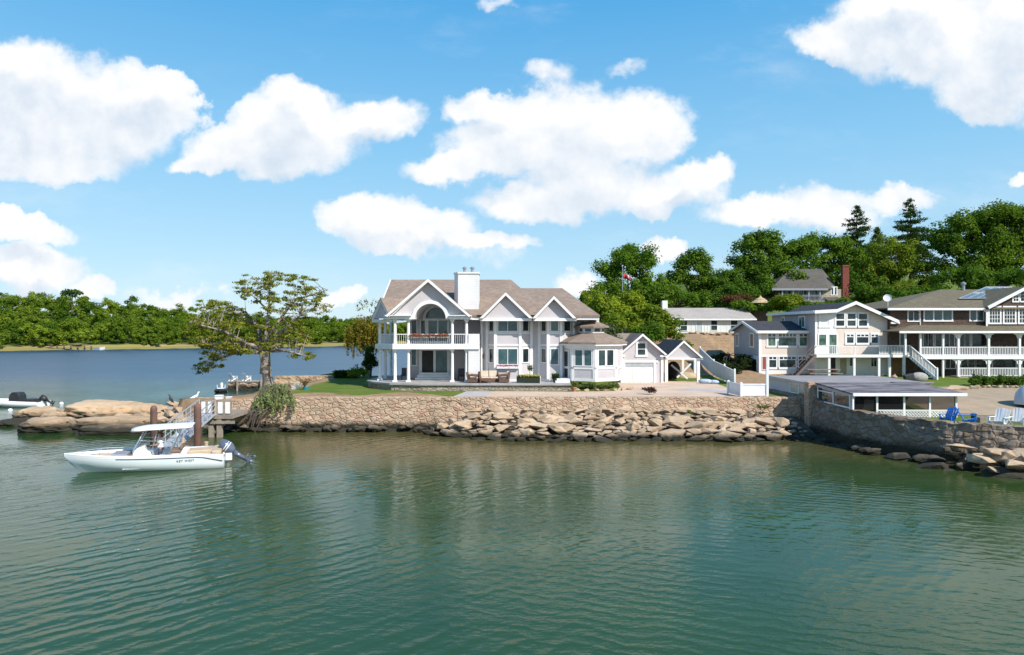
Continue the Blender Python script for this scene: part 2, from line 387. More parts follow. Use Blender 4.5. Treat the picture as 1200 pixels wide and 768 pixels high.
BARKD = simple('dark_bark', (0.12, 0.095, 0.075), (0.07, 0.055, 0.045), 2.2, 0.9, 0.5, 9)
METAL = simple('aluminium_rail', (0.62, 0.63, 0.65), (0.5, 0.5, 0.52), 4, 0.35, metallic=0.6)
STEEL = simple('stainless_tube', (0.7, 0.71, 0.73), None, 4, 0.25, metallic=0.9)
GEL = simple('white_gelcoat', (0.80, 0.80, 0.79), (0.76, 0.76, 0.76), 1.0, 0.22, spec=0.5)
GELA = NT('water_tinted_hull'); GELA = GELA.done(GELA.mix(GELA.ss(GELA.noise(GELA.pos(), 0.7, 2), 0.3, 0.7), (0.68, 0.76, 0.77), (0.74, 0.79, 0.79)), 0.2, spec=0.5)  # white hull, aqua reflection of the water mixed into its colour
NAVY = simple('navy_stripe', (0.03, 0.04, 0.075), None, 4, 0.3)
TANV = simple('tan_boat_vinyl', (0.52, 0.40, 0.27), (0.44, 0.33, 0.22), 3, 0.6)
BLACK = simple('black_rubber', (0.018, 0.018, 0.02), (0.03, 0.03, 0.032), 3, 0.5)
SLATEB = simple('outboard_blue_grey', (0.10, 0.125, 0.18), (0.075, 0.095, 0.14), 3, 0.25, spec=0.6)
GREYM = simple('grey_metal', (0.32, 0.33, 0.35), None, 3, 0.4, metallic=0.3)
BLUEP = simple('bright_blue_plastic', (0.015, 0.20, 0.60), (0.012, 0.16, 0.50), 3, 0.45)
LEAF = leafmat('leaf')
# ------------------------------------------------------------------ water
def water_mat():
    n = NT('harbour_water')
    g = n.nd('ShaderNodeNewGeometry').outputs['Position']; s = n.sep(g)
    wob = n.noise(n.pos((0.09, 0.16, 1)), 1.0, 4)
    # sandy shallows in front of the sea wall show through the water
    yy = n.math('ADD', s[1], n.math('MULTIPLY', n.math('SUBTRACT', wob, 0.5), 16.0))
    sh = n.math('MULTIPLY', n.ss(yy, 31.0, 47.0), n.math('SUBTRACT', 1.0, n.ss(s[1], 52.0, 58.0)))
    sh = n.math('MULTIPLY', sh, n.ss(n.math('ADD', s[0], n.math('MULTIPLY', wob, 8.0)), -19.0, -8.0))
    deep = n.mix(n.ss(wob, 0.3, 0.7), WATER_A, WATER_B)
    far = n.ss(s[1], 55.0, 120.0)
    deep = n.mix(far, deep, WATER_FAR)  # blue of the reflected higher sky painted into the distant water
    col = n.mix(sh, deep, (0.085, 0.075, 0.028))
    # ripples: long crests, two crossing trains and fine chop
    def crest(ang, wl, wob_, seed):
        # a train of crests whose lines run at ang degrees from the x axis, broken up by noise
        ph = n.math('ADD', n.math('MULTIPLY', s[0], -math.sin(R(ang)) * 6.283 / wl), n.math('MULTIPLY', s[1], math.cos(R(ang)) * 6.283 / wl))
        ph = n.math('ADD', ph, n.math('MULTIPLY', n.noise(n.pos((.45 / wl, .45 / wl, 1)), 1.0, 2), wob_))
        sn = n.math('ADD', n.math('MULTIPLY', n.math('SINE', n.math('ADD', ph, seed)), .5), .5)
        return n.math('POWER', sn, 1.6)
    def train(rot, sx_, sy_, sc, det=3):
        return n.noise(n.pos((sx_, sy_, 1), (0, 0, R(rot))), sc, det, 0.5)
    a = crest(37, .74, 9.0, 0.0); a2 = crest(50, .43, 9.0, 1.7); b = crest(-20, .52, 11.0, .6)
    mask = n.ss(n.noise(n.pos((.12, .12, 1)), 1.0, 3), .35, .65)
    c = n.noise(n.pos((0.7, 1.2, 1)), 6.5, 3, 0.55)
    gust = n.ss(n.noise(n.pos((0.035, 0.09, 1)), 1.0, 3), 0.35, 0.7)
    lr = n.ss(n.math('ADD', s[0], n.math('MULTIPLY', wob, 14.0)), -2.0, 16.0)
    big = n.noise(n.pos((.5, 1.0, 1), (0, 0, R(-28))), 1.0, 3)
    h = n.math('MULTIPLY', n.math('ADD', n.math('MULTIPLY', a, 0.026), n.math('MULTIPLY', a2, 0.012)), n.math('SUBTRACT', 1.0, n.math('MULTIPLY', lr, .7)))
    h = n.math('MULTIPLY', h, n.math('ADD', .15, n.math('MULTIPLY', mask, 1.25)))
    h = n.math('ADD', h, n.math('MULTIPLY', n.math('MULTIPLY', b, 0.018), n.math('ADD', .2, n.math('MULTIPLY', lr, gust))))
    h = n.math('ADD', h, n.math('ADD', n.math('MULTIPLY', big, .05), n.math('MULTIPLY', n.math('MULTIPLY', c, 0.026), n.math('ADD', 0.25, gust))))
    nm = n.bump(h, 1.0, WAVE_D)
    rough = n.math('ADD', 0.05, n.math('MULTIPLY', n.ss(s[1], 25.0, 130.0), 0.27))
    return n.done(col, rough, nm, spec=0.5)
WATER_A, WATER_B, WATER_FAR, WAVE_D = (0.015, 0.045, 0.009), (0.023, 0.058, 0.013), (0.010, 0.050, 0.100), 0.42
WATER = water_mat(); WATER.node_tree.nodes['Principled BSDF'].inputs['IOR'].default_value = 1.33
w = MB(); w.hull([(-4000, -600, 0), (4000, -600, 0), (4000, 7000, 0), (-4000, 7000, 0)], [(0, 1, 2, 3)])
tag(w.build('water', WATER, base=False), kind='structure')

# ------------------------------------------------------------------ the point of land
LANDP = np.array([(-21.9, 50.7), (21.4, 50.7), (21.5, 48), (21.65, 43.6), (22.75, 40.7), (24.6, 38.4), (27.0, 36.4), (31.2, 33.8), (46, 29.2), (160, 12), (160, 260), (20, 260),
                  (6, 135), (-4, 98), (-11, 77), (-20, 74.5), (-23.5, 76), (-23, 86), (-20.5, 86.5), (-20.6, 70), (-20.4, 63.5), (-22.2, 60.8), (-22.5, 58.2), (-22.0, 55.8), (-26.2, 54.6), (-27.2, 53.2), (-24.5, 51.5)], float)
def sdist(px, py, poly):
    inside = np.zeros(px.shape, bool); dmin = np.full(px.shape, 1e9)
    n = len(poly)
    for i in range(n):
        ax, ay = poly[i]; bx, by = poly[(i + 1) % n]
        ex, ey = bx - ax, by - ay
        t = np.clip(((px - ax) * ex + (py - ay) * ey) / (ex * ex + ey * ey), 0, 1)
        dmin = np.minimum(dmin, np.hypot(px - ax - t * ex, py - ay - t * ey))
        cond = ((ay > py) != (by > py)) & (px < (bx - ax) * (py - ay) / (by - ay + 1e-12) + ax)
        inside ^= cond
    return np.where(inside, dmin, -dmin)
def land_h(x, y):
    x = np.asarray(x, float); y = np.asarray(y, float)
    h = np.full(np.broadcast(x, y).shape, 2.4)
    h = h - 0.5 * sstep(20.5, 23, x) * (1 - sstep(45, 50, y))
    h = h - 0.35 * (1 - sstep(-24, -19, x))
    left = sstep(9, 20, x)
    bank = sstep(69, 99, y) * 4.4 * left * (1 - sstep(26.0, 28.0, x)) + sstep(85.5, 99, y) * 4.4 * sstep(26.0, 28.0, x)
    h = h + bank
    h = h + sstep(99, 114, y) * 5.0 * sstep(30, 44, x) + sstep(106, 190, y) * 10 * sstep(0, 30, x)
    h = h + 0.25 * sstep(60, 72, y) * sstep(20, 30, x)
    return h
def ground_z(x, y): return float(land_h(x, y))
xs = np.concatenate([np.arange(-32, 62, 0.5), np.arange(62, 165, 4)]); ys = np.concatenate([np.arange(10, 118, 0.5), np.arange(118, 264, 4)])
GX, GY = np.meshgrid(xs, ys)
sd = sdist(GX, GY, LANDP)
rs = np.random.RandomState(4)
HH = land_h(GX, GY)
bumpn = np.array([[mnoise.noise(Vector((x * .35, y * .35, 3))) for x in xs] for y in ys]) * 0.10
bumpn *= sstep(66, 80, GY) * (GX > 8) + 0.25 * (GX < -15)
HH = HH + bumpn
HH = -1.2 + (HH + 1.2) * sstep(0.0, 0.75, sd)
keep = sd > -0.8
idx = -np.ones(GX.shape, int); 
fm = keep[:-1, :-1] & keep[1:, :-1] & keep[:-1, 1:] & keep[1:, 1:]
used = np.zeros(GX.shape, bool)
for a in (slice(None, -1), slice(1, None)):
    for b in (slice(None, -1), slice(1, None)): used[a, b] |= fm
idx[used] = np.arange(used.sum())
ii, jj = np.where(fm)
faces = np.stack([idx[ii, jj], idx[ii, jj + 1], idx[ii + 1, jj + 1], idx[ii + 1, jj]], 1)
verts = np.stack([GX[used], GY[used], HH[used]], 1)
me = bpy.data.meshes.new('ground'); me.from_pydata(verts.tolist(), [], faces.tolist()); me.update()
vx, vy = verts[:, 0], verts[:, 1]
zone = np.zeros((len(verts), 4), np.float32); zone[:, 3] = 1
grav = sstep(43.5, 45.5, vy) * (1 - sstep(59, 62, vy)) * sstep(27.5, 29, vx)                         # gravel yard on the right
dirt = sstep(70, 76, vy) * sstep(14, 18, vx) * (1 - sstep(97, 101, vy)) * (1 - sstep(31.5, 34, vx))    # bare bank below the ranch house
dirt = np.maximum(dirt, (1 - sstep(52.8, 55.0, vy + 1.2 * np.sin(vx * 0.9))) * (vx < -5))             # worn strip along the wall top
dirt = np.maximum(dirt, (1 - sstep(-19.5, -16.5, vx)) * 0.8 * (vy < 75))
dirt = np.maximum(dirt, sstep(20.5, 22, vx) * sstep(50, 56, vy) * (1 - sstep(30, 33, vx)) * (1 - sstep(86, 90, vy)) * 0.9)
zone[:, 0] = grav; zone[:, 1] = dirt
at = me.color_attributes.new('zone', 'FLOAT_COLOR', 'POINT'); at.data.foreach_set('color', zone.ravel())
def ground_mat():
    n = NT('ground'); z = n.nd('ShaderNodeAttribute', attribute_name='zone'); q = n.nd('ShaderNodeSeparateColor'); n.L.new(z.outputs['Color'], q.inputs[0])
    p = n.pos(); br = n.math('MULTIPLY', n.math('SUBTRACT', n.noise(p, 0.9, 6, 0.65), 0.5), 1.2)
    g = n.mix(n.ss(n.noise(p, 0.5, 4), 0.35, 0.65), (0.105, 0.165, 0.022), (0.165, 0.20, 0.04))
    g = n.mix(n.math('MULTIPLY', n.noise(p, 9, 4, .7), 0.5), g, (0.045, 0.075, 0.015))
    d = n.mix(n.ss(n.noise(p, 1.4, 6, .7), 0.35, 0.7), (0.36, 0.235, 0.14), (0.24, 0.155, 0.09))
    d = n.mix(n.ss(n.noise(p, 2.6, 5, .7), 0.55, 0.68), d, (0.14, 0.15, 0.045))
    gr = n.mix(n.ss(n.noise(p, 0.8, 6, .7), 0.35, 0.7), (0.40, 0.30, 0.205), (0.31, 0.24, 0.165))
    col = n.mix(n.ss(n.math('ADD', q.outputs[1], br), 0.4, 0.6), g, d)
    col = n.mix(n.ss(n.math('ADD', q.outputs[0], n.math('MULTIPLY', br, 0.6)), 0.42, 0.58), col, gr)
    return n.done(col, 0.95, n.bump(n.noise(p, 7, 5, .7), 0.8, 0.06), spec=0.1)
me.materials.append(ground_mat()); me.polygons.foreach_set('use_smooth', [True] * len(me.polygons))
tag(link_mesh(me, 'ground', base=False), kind='structure')

# driveway: sandy concrete sheet with kerb line, and a strip of grey pavers
def flat_sheet(name, poly, z, mat, th=0.05):
    m = MB(); m.prism(poly, 'z', z - th, z); return tag(m.build(name, mat, base=False), kind='structure')
flat_sheet('driveway', [(-1.4, 55.9), (-2.1, 51.15), (19.0, 51.15), (18.6, 56), (19.0, 64), (18.4, 66.5), (10.2, 66.5), (9.6, 60.5), (8.6, 56.2), (4.8, 55.4)], 2.432, CONC)
flat_sheet('paved_path', [(-2.11, 51.2), (-1.41, 55.9), (-3.7, 55.95), (-4.5, 51.2)], 2.424, PAVER)
flat_sheet('paved_apron', [(15.2, 58.6), (18.4, 56.4), (18.2, 53.6), (13.6, 57.6)], 2.437, PAVER, 0.045)

# ------------------------------------------------------------------ leaves
def leaf_mesh(name, C, Rr, n, size, c1, c2, seed, mat=None, parent=None, up=0.35, shell=0.45, aspect=0.6, tipc=None):
    """n leaf-sized faces scattered through each clump (centre C, radii Rr)"""
    rng = np.random.RandomState(seed)
    C = np.asarray(C, float); Rr = np.asarray(Rr, float)
    if Rr.ndim == 1: Rr = np.repeat(Rr[:, None], 3, 1)
    K = len(C); N = K * n
    d = rng.normal(size=(N, 3)); d /= np.linalg.norm(d, axis=1, keepdims=True)
    rad = (shell + (1 - shell) * rng.rand(N, 1)) * (0.75 + 0.5 * rng.rand(N, 1))
    ci = np.repeat(np.arange(K), n)
    P = C[ci] + d * rad * Rr[ci]
    nn = d * 1.0 + rng.normal(size=(N, 3)) * 0.42; nn[:, 2] += up; nn /= np.linalg.norm(nn, axis=1, keepdims=True)
    ref = rng.normal(size=(N, 3)); a = np.cross(nn, ref); a /= np.linalg.norm(a, axis=1, keepdims=True); b = np.cross(nn, a)
    sz = size * (0.55 + 0.9 * rng.rand(N, 1))
    q = np.stack([P - a * sz * .5, P - b * sz * .5 * aspect + a * sz * .05, P + a * sz * .5, P + b * sz * .5 * aspect + a * sz * .05], 1)
    me = bpy.data.meshes.new(name)
    me.vertices.add(N * 4); me.vertices.foreach_set('co', q.reshape(-1).astype(np.float32))
    me.loops.add(N * 4); me.loops.foreach_set('vertex_index', np.arange(N * 4, dtype=np.int32))
    me.polygons.add(N); me.polygons.foreach_set('loop_start', np.arange(0, N * 4, 4, dtype=np.int32)); me.polygons.foreach_set('loop_total', np.full(N, 4, np.int32))
    me.update(calc_edges=True)
    c1 = np.array(c1); c2 = np.array(c2)
    kf = (rng.rand(K, 1)[ci] * 0.7 + rng.rand(N, 1) * 0.3) if tipc is None else np.asarray(tipc)[ci][:, None] * 0.8 + rng.rand(N, 1) * 0.2
    col = c1 + (c2 - c1) * kf
    col *= 0.8 + 0.4 * rng.rand(N, 1)
    col = np.concatenate([col, np.ones((N, 1))], 1)
    at = me.color_attributes.new('tint', 'FLOAT_COLOR', 'POINT'); at.data.foreach_set('color', np.repeat(col, 4, 0).astype(np.float32).ravel())
    me.materials.append(mat or LEAF)
    return link_mesh(me, name, parent, base=parent is None)

# ------------------------------------------------------------------ far shore across the water
SH = np.array([(-560, 40), (-420, 108), (-250, 186), (-173, 231), (-120, 267), (-75, 298), (40, 372), (200, 440), (500, 520)], float)
seg = np.cumsum(np.r_[0, np.hypot(*np.diff(SH, axis=0).T)])
def shore_pt(s, t):
    x = np.interp(s, seg, SH[:, 0]); y = np.interp(s, seg, SH[:, 1]); return x - 0.56 * t, y + 0.83 * t
S_L, S_R = seg[3], seg[6]
def far_h(s, t):
    H = 15.0 - 12.0 * sstep(S_L - 20, S_L + 170, s)
    wob = 0.5 * np.sin(s * 0.11) + 0.4 * np.sin(s * 0.043 + 1)
    return -0.3 + 0.9 * sstep(0, 5, t) + (0.9 + 0.4 * wob) * sstep(6.5, 9.5, t) + H * sstep(14, 105, t)
sa = np.arange(0, seg[-1], 4.0); ta = np.r_[-1, 0, 1, 2, 3.5, 5, 6, 7, 8, 9, 11, 14, 20, 30, 45, 60, 80, 110, 160, 260]
SA, TA = np.meshgrid(sa, ta); FX, FY = shore_pt(SA, TA); FH = far_h(SA, TA)
m = MB(); m.v = np.stack([FX.ravel(), FY.ravel(), FH.ravel()], 1).tolist(); nc = len(sa)
m.f = [(i * nc + j, i * nc + j + 1, (i + 1) * nc + j + 1, (i + 1) * nc + j) for i in range(len(ta) - 1) for j in range(nc - 1)]
n = NT('far_shore'); z = n.sep(n.pos())[2]; p = n.pos()
zz = n.math('ADD', z, n.math('MULTIPLY', n.math('SUBTRACT', n.noise(p, 0.09, 4), 0.5), 1.3))
c = n.mix(n.ss(zz, -0.1, 0.25), (0.05, 0.05, 0.03), (0.25, 0.215, 0.07)); c = n.mix(n.math('MULTIPLY', n.ss(zz, 0.85, 1.1), n.ss(n.noise(n.pos((.02, .02, 0)), 1.0, 3), .48, .6)), c, (0.36, 0.27, 0.15)); c = n.mix(n.ss(zz, 1.5, 2.0), c, (0.06, 0.09, 0.02))
tag(m.build('far_shore', n.done(c, 0.95, spec=0.1), base=False, smooth=True), kind='structure')
rng = np.random.RandomState(11)
C = []; RR = []; KT = []
s = S_L - 55
while s < S_R + 10:
    t = 8.5
    while t < 100:
        if not (t < 12 and rng.rand() < 0.35):
            x, y = shore_pt(s + rng.uniform(-2.6, 2.6), t + rng.uniform(-2, 2)); g = far_h(s, t)
            big = rng.uniform(0.6, 1.15) * (0.8 if t < 13 else 1.0); hgt = rng.uniform(6.0, 9.0) * big
            tk = min(1, max(0, rng.normal(.45, .33)))
            for k in range(8 if t < 18 else 6):
                KT.append(min(1, max(0, tk + rng.uniform(-.1, .1))))
                a = rng.uniform(0, 6.28); q_ = rng.rand() ** .5; r_ = q_ * 3.0 * big
                zf = 1.0 - .42 * q_ * q_ if k < 5 else rng.uniform(.15, .6)
                C.append((x + r_ * math.cos(a), y + r_ * math.sin(a), g + hgt * zf)); RR.append(rng.uniform(1.3, 1.9) * big)
        t += 5.0 + 0.012 * t
    s += 5.0
C = np.array(C); RR = np.array(RR)
o = leaf_mesh('woods', C, np.stack([RR, RR, RR * 0.75], 1), 130, 0.56, (0.050, 0.110, 0.012), (0.230, 0.300, 0.030), 3, up=0.7, aspect=.8, tipc=KT)
tag(o, 'green woods covering the low hill across the water', 'woods', kind='stuff')
# the one pine crown standing above the wood
px, Y = 84, 290.0
t_ = thing('pine_tree', (U(px, Y), Y, 10), 'tree rising above the far woods on the left hill', 'tree')
MB().tube([(U(px, Y), Y, 10), (U(px, Y) + .3, Y, 23)], [.35, .12], 6).build('trunk', BARKD, t_)
cc = [(U(px, Y) + rng.uniform(-4.2, 4.2), Y + rng.uniform(-3, 3), 22.6 + rng.uniform(-1.2, 1.4)) for _ in range(16)]
leaf_mesh('crown', cc, [(1.7, 1.7, .8)] * 16, 45, .9, (.04, .09, .02), (.07, .13, .03), 8, parent=t_)
# jetty and skiff on the far shore
t_ = thing('far_jetty', (U(75, 238), 238, 0), 'low jetty on posts at the far shore', 'jetty')
for i in range(11):
    f = i / 10; px = 27 + f * 80; Y = 246 - 3.5 * f; X = U(px, Y)
    MB().tube([(X, Y, -.5), (X, Y, 1.5 + .2 * (i % 2))], .28, 6).build('post', BARKD, t_)
MB().bar((U(27, 246), 246, 1.1), (U(107, 242.5), 242.5, 1.0), 1.0, .18).build('deck', WOODG, t_)
X, Y = U(117, 246), 246
m = MB(T((X, Y, 0)) @ RZ(-25)); m.hull([(-2.2, -.8, 0), (1.2, -.8, 0), (2.6, 0, .2), (1.2, .8, 0), (-2.2, .8, 0), (-2.3, -1, .9), (1.3, -1, 1.0), (3.0, 0, 1.2), (1.3, 1, 1.0), (-2.3, 1, .9)],
    [(0, 1, 6, 5), (1, 2, 7, 6), (2, 3, 8, 7), (3, 4, 9, 8), (4, 0, 5, 9), (0, 4, 3, 2, 1), (5, 6, 7, 8, 9)])
tag(m.build('skiff', GEL), 'small white skiff beached by the far jetty', 'boat')

# ------------------------------------------------------------------ masonry walls
def masonry(name, pts, mat, label, zb=-0.6, th=0.7, batter=0.12, step=0.12, amp=0.07, seed=0, caph=0.0):
    P = np.array(pts, float); L_ = np.r_[0, np.cumsum(np.hypot(*np.diff(P[:, :2], axis=0).T))]
    n = int(L_[-1] / step) + 1; s = np.linspace(0, L_[-1], n)
    x = np.interp(s, L_, P[:, 0]); y = np.interp(s, L_, P[:, 1]); zt = np.interp(s, L_, P[:, 2])
    dx = np.gradient(x); dy = np.gradient(y); k = 9
    ker = np.ones(k) / k; dx = np.convolve(np.pad(dx, k // 2, 'edge'), ker, 'valid'); dy = np.convolve(np.pad(dy, k // 2, 'edge'), ker, 'valid')
    ln = np.hypot(dx, dy); nx, ny = dy / ln, -dx / ln            # outward, to the right of travel
    rows = 18; V_ = []; off = Vector((seed * 7.3, 0, 0))
    for r in range(rows + 1):
        f = r / rows
        for i in range(n):
            z = zb + (zt[i] - zb) * f
            d = mnoise.noise(Vector((x[i] * 1.5, y[i] * 1.5, z * 2.6)) + off) * amp + mnoise.noise(Vector((x[i] * 4.1, y[i] * 4.1, z * 5)) + off) * amp * .5 + batter * (1 - f)
            if r == rows: z += 0.11 * mnoise.noise(Vector((x[i] * 2.3, y[i] * 2.3, 9)))
            V_.append((x[i] + nx[i] * d, y[i] + ny[i] * d, z))
    for dd, dz in ((th, 0.02), (th, -1.0)):
        for i in range(n): V_.append((x[i] - nx[i] * dd, y[i] - ny[i] * dd, zt[i] + dz + .03 * mnoise.noise(Vector((x[i] * 2, y[i] * 2, 4)))))
    m = MB(); m.v = V_
    m.f = [(r * n + i, r * n + i + 1, (r + 1) * n + i + 1, (r + 1) * n + i) for r in range(rows + 2) for i in range(n - 1)]
    m.f += [[r * n for r in range(rows + 3)], [r * n + n - 1 for r in range(rows + 2, -1, -1)]]
    return tag(m.build(name, mat), label, 'sea wall')
masonry('sea_wall', [(-22.4, 50.6, 1.75), (-20.5, 50.5, 2.25), (-16, 50.45, 2.42), (0, 50.4, 2.46), (10, 50.4, 2.46), (21.4, 50.4, 2.44)], WALLST, 'long straight tan granite sea wall below the house lawn', seed=1)
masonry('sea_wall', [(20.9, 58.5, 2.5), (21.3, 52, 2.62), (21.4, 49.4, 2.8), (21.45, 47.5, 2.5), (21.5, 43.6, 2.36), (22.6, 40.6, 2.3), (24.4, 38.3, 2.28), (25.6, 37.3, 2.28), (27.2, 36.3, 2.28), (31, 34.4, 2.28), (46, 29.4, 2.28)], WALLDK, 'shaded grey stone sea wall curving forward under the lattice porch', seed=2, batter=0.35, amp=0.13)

# ------------------------------------------------------------------ rocks
def hull_rock(seed, n=20, flat=0.62, bev=0.05):
    rng = random.Random(seed); bm = bmesh.new()
    for _ in range(n):
        d = Vector((rng.gauss(0, 1), rng.gauss(0, 1), rng.gauss(0, 1))).normalized() * rng.uniform(.8, 1.05)
        bm.verts.new((d.x, d.y * rng.uniform(.8, 1), d.z * flat))
    res = bmesh.ops.convex_hull(bm, input=bm.verts)
    bmesh.ops.delete(bm, geom=[g for g in res['geom_interior'] if isinstance(g, bmesh.types.BMVert)], context='VERTS')
    bmesh.ops.dissolve_limit(bm, angle_limit=R(14), verts=bm.verts, edges=bm.edges)
    bmesh.ops.bevel(bm, geom=list(bm.edges), offset=bev, segments=1, affect='EDGES', profile=.6, clamp_overlap=True)
    bmesh.ops.triangulate(bm, faces=bm.faces); bmesh.ops.subdivide_edges(bm, edges=bm.edges, cuts=1)
    for v in bm.verts:
        v.co += v.co.normalized() * (0.07 * mnoise.noise(v.co * 2.2 + Vector((seed, 0, 0))) + .03 * mnoise.noise(v.co * 6 + Vector((seed, 3, 0))))
    me = bpy.data.meshes.new('boulder'); bm.to_mesh(me); bm.free(); return me
RK = [hull_rock(100 + i, 15, .7, .03) for i in range(14)]
for me_ in RK: me_.materials.append(ROCK)
RKD = [hull_rock(200 + i, 18, .6) for i in range(6)]
for me_ in RKD: me_.materials.append(ROCKD)
def put_rock(me_, loc, s, rot, label, group, name='boulder'):
    o = bpy.data.objects.new(name, me_); COL.objects.link(o); o.location = loc; o.scale = s; o.rotation_euler = rot
    return tag(o, label, 'rock', group)
rng = random.Random(5)
# bed under the riprap, coloured dark to paint shade into the gaps
m = MB(); xs_ = np.arange(-7.5, 21.01, 0.5); rows = [(50.3, 1.05), (48.5, .62), (47.0, .22), (45.9, -.12), (44.5, -.6)]
for (yy, zz) in rows:
    for x in xs_:
        k = float(sstep(-7.5, 1.0, x)); m.v.append((x, 50.3 - (50.3 - yy) * (0.35 + .65 * k), zz * k - .45 * (1 - k) + .15 * mnoise.noise(Vector((x, yy, 1)))))
nx_ = len(xs_); m.f = [(r * nx_ + i, r * nx_ + i + 1, (r + 1) * nx_ + i + 1, (r + 1) * nx_ + i) for r in range(4) for i in range(nx_ - 1)]
SHOREM = rockmat('rubble_shore', (0.13, 0.10, 0.07), (0.08, 0.062, 0.045), (0.18, 0.145, 0.105), 1.0, False)
tag(m.build('shore', SHOREM, base=False), kind='structure')
cnt = 0
for row in range(8):
    f = row / 7.0; y0 = 50.05 - 4.3 * f; z0 = 1.45 - 1.42 * f
    x = -6.0 + 3.0 * (1 - f) + rng.uniform(-.5, .5)
    while x < 20.2:
        k = float(sstep(-7.5, 1.0, x)); s = rng.choice([.26, .3, .34, .38, .44, .5, .58, .75]) * (1.05 if f > .3 else .9)
        yy = 50.2 - (50.2 - y0) * (0.35 + .65 * k) + rng.uniform(-.25, .25)
        if x > 17.0 and f < .35: s *= .55
        if x > 18.4 and f > .55: s *= .45
        if not (k < .5 and row < 3) and not (x > 17.2 and row < 3 and rng.random() < .6):
            put_rock(RK[rng.randrange(14)], (x + s * .5, yy, z0 + .12 * s + rng.uniform(-.08, .1)), (s * rng.uniform(1.0, 1.7), s * rng.uniform(.7, 1.0), s * rng.uniform(.5, .85)),
                     (rng.uniform(-.2, .3), rng.uniform(-.16, .16), rng.uniform(-.6, .6) + (3.14 if rng.random() < .5 else 0)), 'rough tan granite boulder in the riprap bank under the sea wall', 'riprap boulders along the sea wall'); cnt += 1
        x += s * 1.55 + rng.uniform(0, .16)
# dark foot stones along the left of the wall
x = -23.0
while x < -3.5:
    s = rng.uniform(.28, .55)
    put_rock(RKD[rng.randrange(6)], (x, 49.95 + rng.uniform(-.3, .25), .12 + rng.uniform(-.15, .25)), (s * 1.4, s, s * .9), (rng.uniform(-.2, .2), rng.uniform(-.2, .2), rng.uniform(0, 6.3)),
             'dark wet stone at the waterline foot of the long straight wall', 'dark stones at the foot of the wall', 'foot_stone')
    x += s * 1.15
# rocks and broken ledge at the foot of the shaded wall
def foot(P, side, n, smin, smax, zr, label, group, mats, seed):
    rng = random.Random(seed); P = np.array(P, float); L_ = np.r_[0, np.cumsum(np.hypot(*np.diff(P, axis=0).T))]
    for i in range(n):
        s_ = (i + rng.random()) / n * L_[-1]; x = np.interp(s_, L_, P[:, 0]); y = np.interp(s_, L_, P[:, 1]); s = rng.uniform(smin, smax)
        put_rock(mats[rng.randrange(len(mats))], (x + rng.uniform(-side, side), y + rng.uniform(-side, side), rng.uniform(*zr)), (s * 1.5, s, s * rng.uniform(.6, .9)), (rng.uniform(-.25, .25), rng.uniform(-.25, .25), rng.uniform(-.5, .5)), label, group, 'ledge_rock')
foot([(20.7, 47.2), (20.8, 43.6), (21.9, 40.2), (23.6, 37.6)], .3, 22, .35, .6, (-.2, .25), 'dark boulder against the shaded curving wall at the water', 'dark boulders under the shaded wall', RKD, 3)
foot([(23.7, 37.4), (25.6, 35.8), (28.5, 34.0), (34, 31.6)], .45, 18, .35, .7, (.0, .7), 'tan boulder in the tumbled ledge at the right end of the shaded wall', 'ledge boulders at the right', RK, 4)
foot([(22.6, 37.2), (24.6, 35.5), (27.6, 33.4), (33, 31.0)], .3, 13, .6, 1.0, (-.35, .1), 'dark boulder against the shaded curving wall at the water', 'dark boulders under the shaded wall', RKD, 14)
foot([(24.6, 36.8), (26.5, 35.3), (29.5, 33.6)], .2, 8, .6, .9, (.5, .9), 'tan boulder in the tumbled ledge at the right end of the shaded wall', 'ledge boulders at the right', RK, 15)
for i, (px, py, Y, s) in enumerate([(1145, 538, 35.9, .6), (1128, 524, 36.9, .5), (1172, 530, 35.8, .6), (1190, 545, 34.6, .7), (1168, 551, 34.9, .6)]):
    put_rock(RK[(i * 3 + 1) % 14], (U(px, Y), Y, V(py, Y)), (s * 1.7, s, s * .55), (0, .12, .3 * i - .6), 'tan boulder in the tumbled ledge at the right end of the shaded wall', 'ledge boulders at the right', 'ledge_rock')
# stone steps at the right end of the riprap
for i, (px, py, w_) in enumerate([(901, 489, 22), (900, 497, 24), (899, 505, 26), (905, 512, 32)]):
    Y = 49.6 - i * .7
    put_rock(RK[(i * 5 + 2) % 14], (U(px, Y), Y, V(py + 3, Y)), (w_ * Y / 1600 * 1.1, .55, .36), (0, 0, .05 * i), 'squared block in the stack of stone steps beside the shaded wall', 'stone steps beside the shaded wall', 'stone_block')
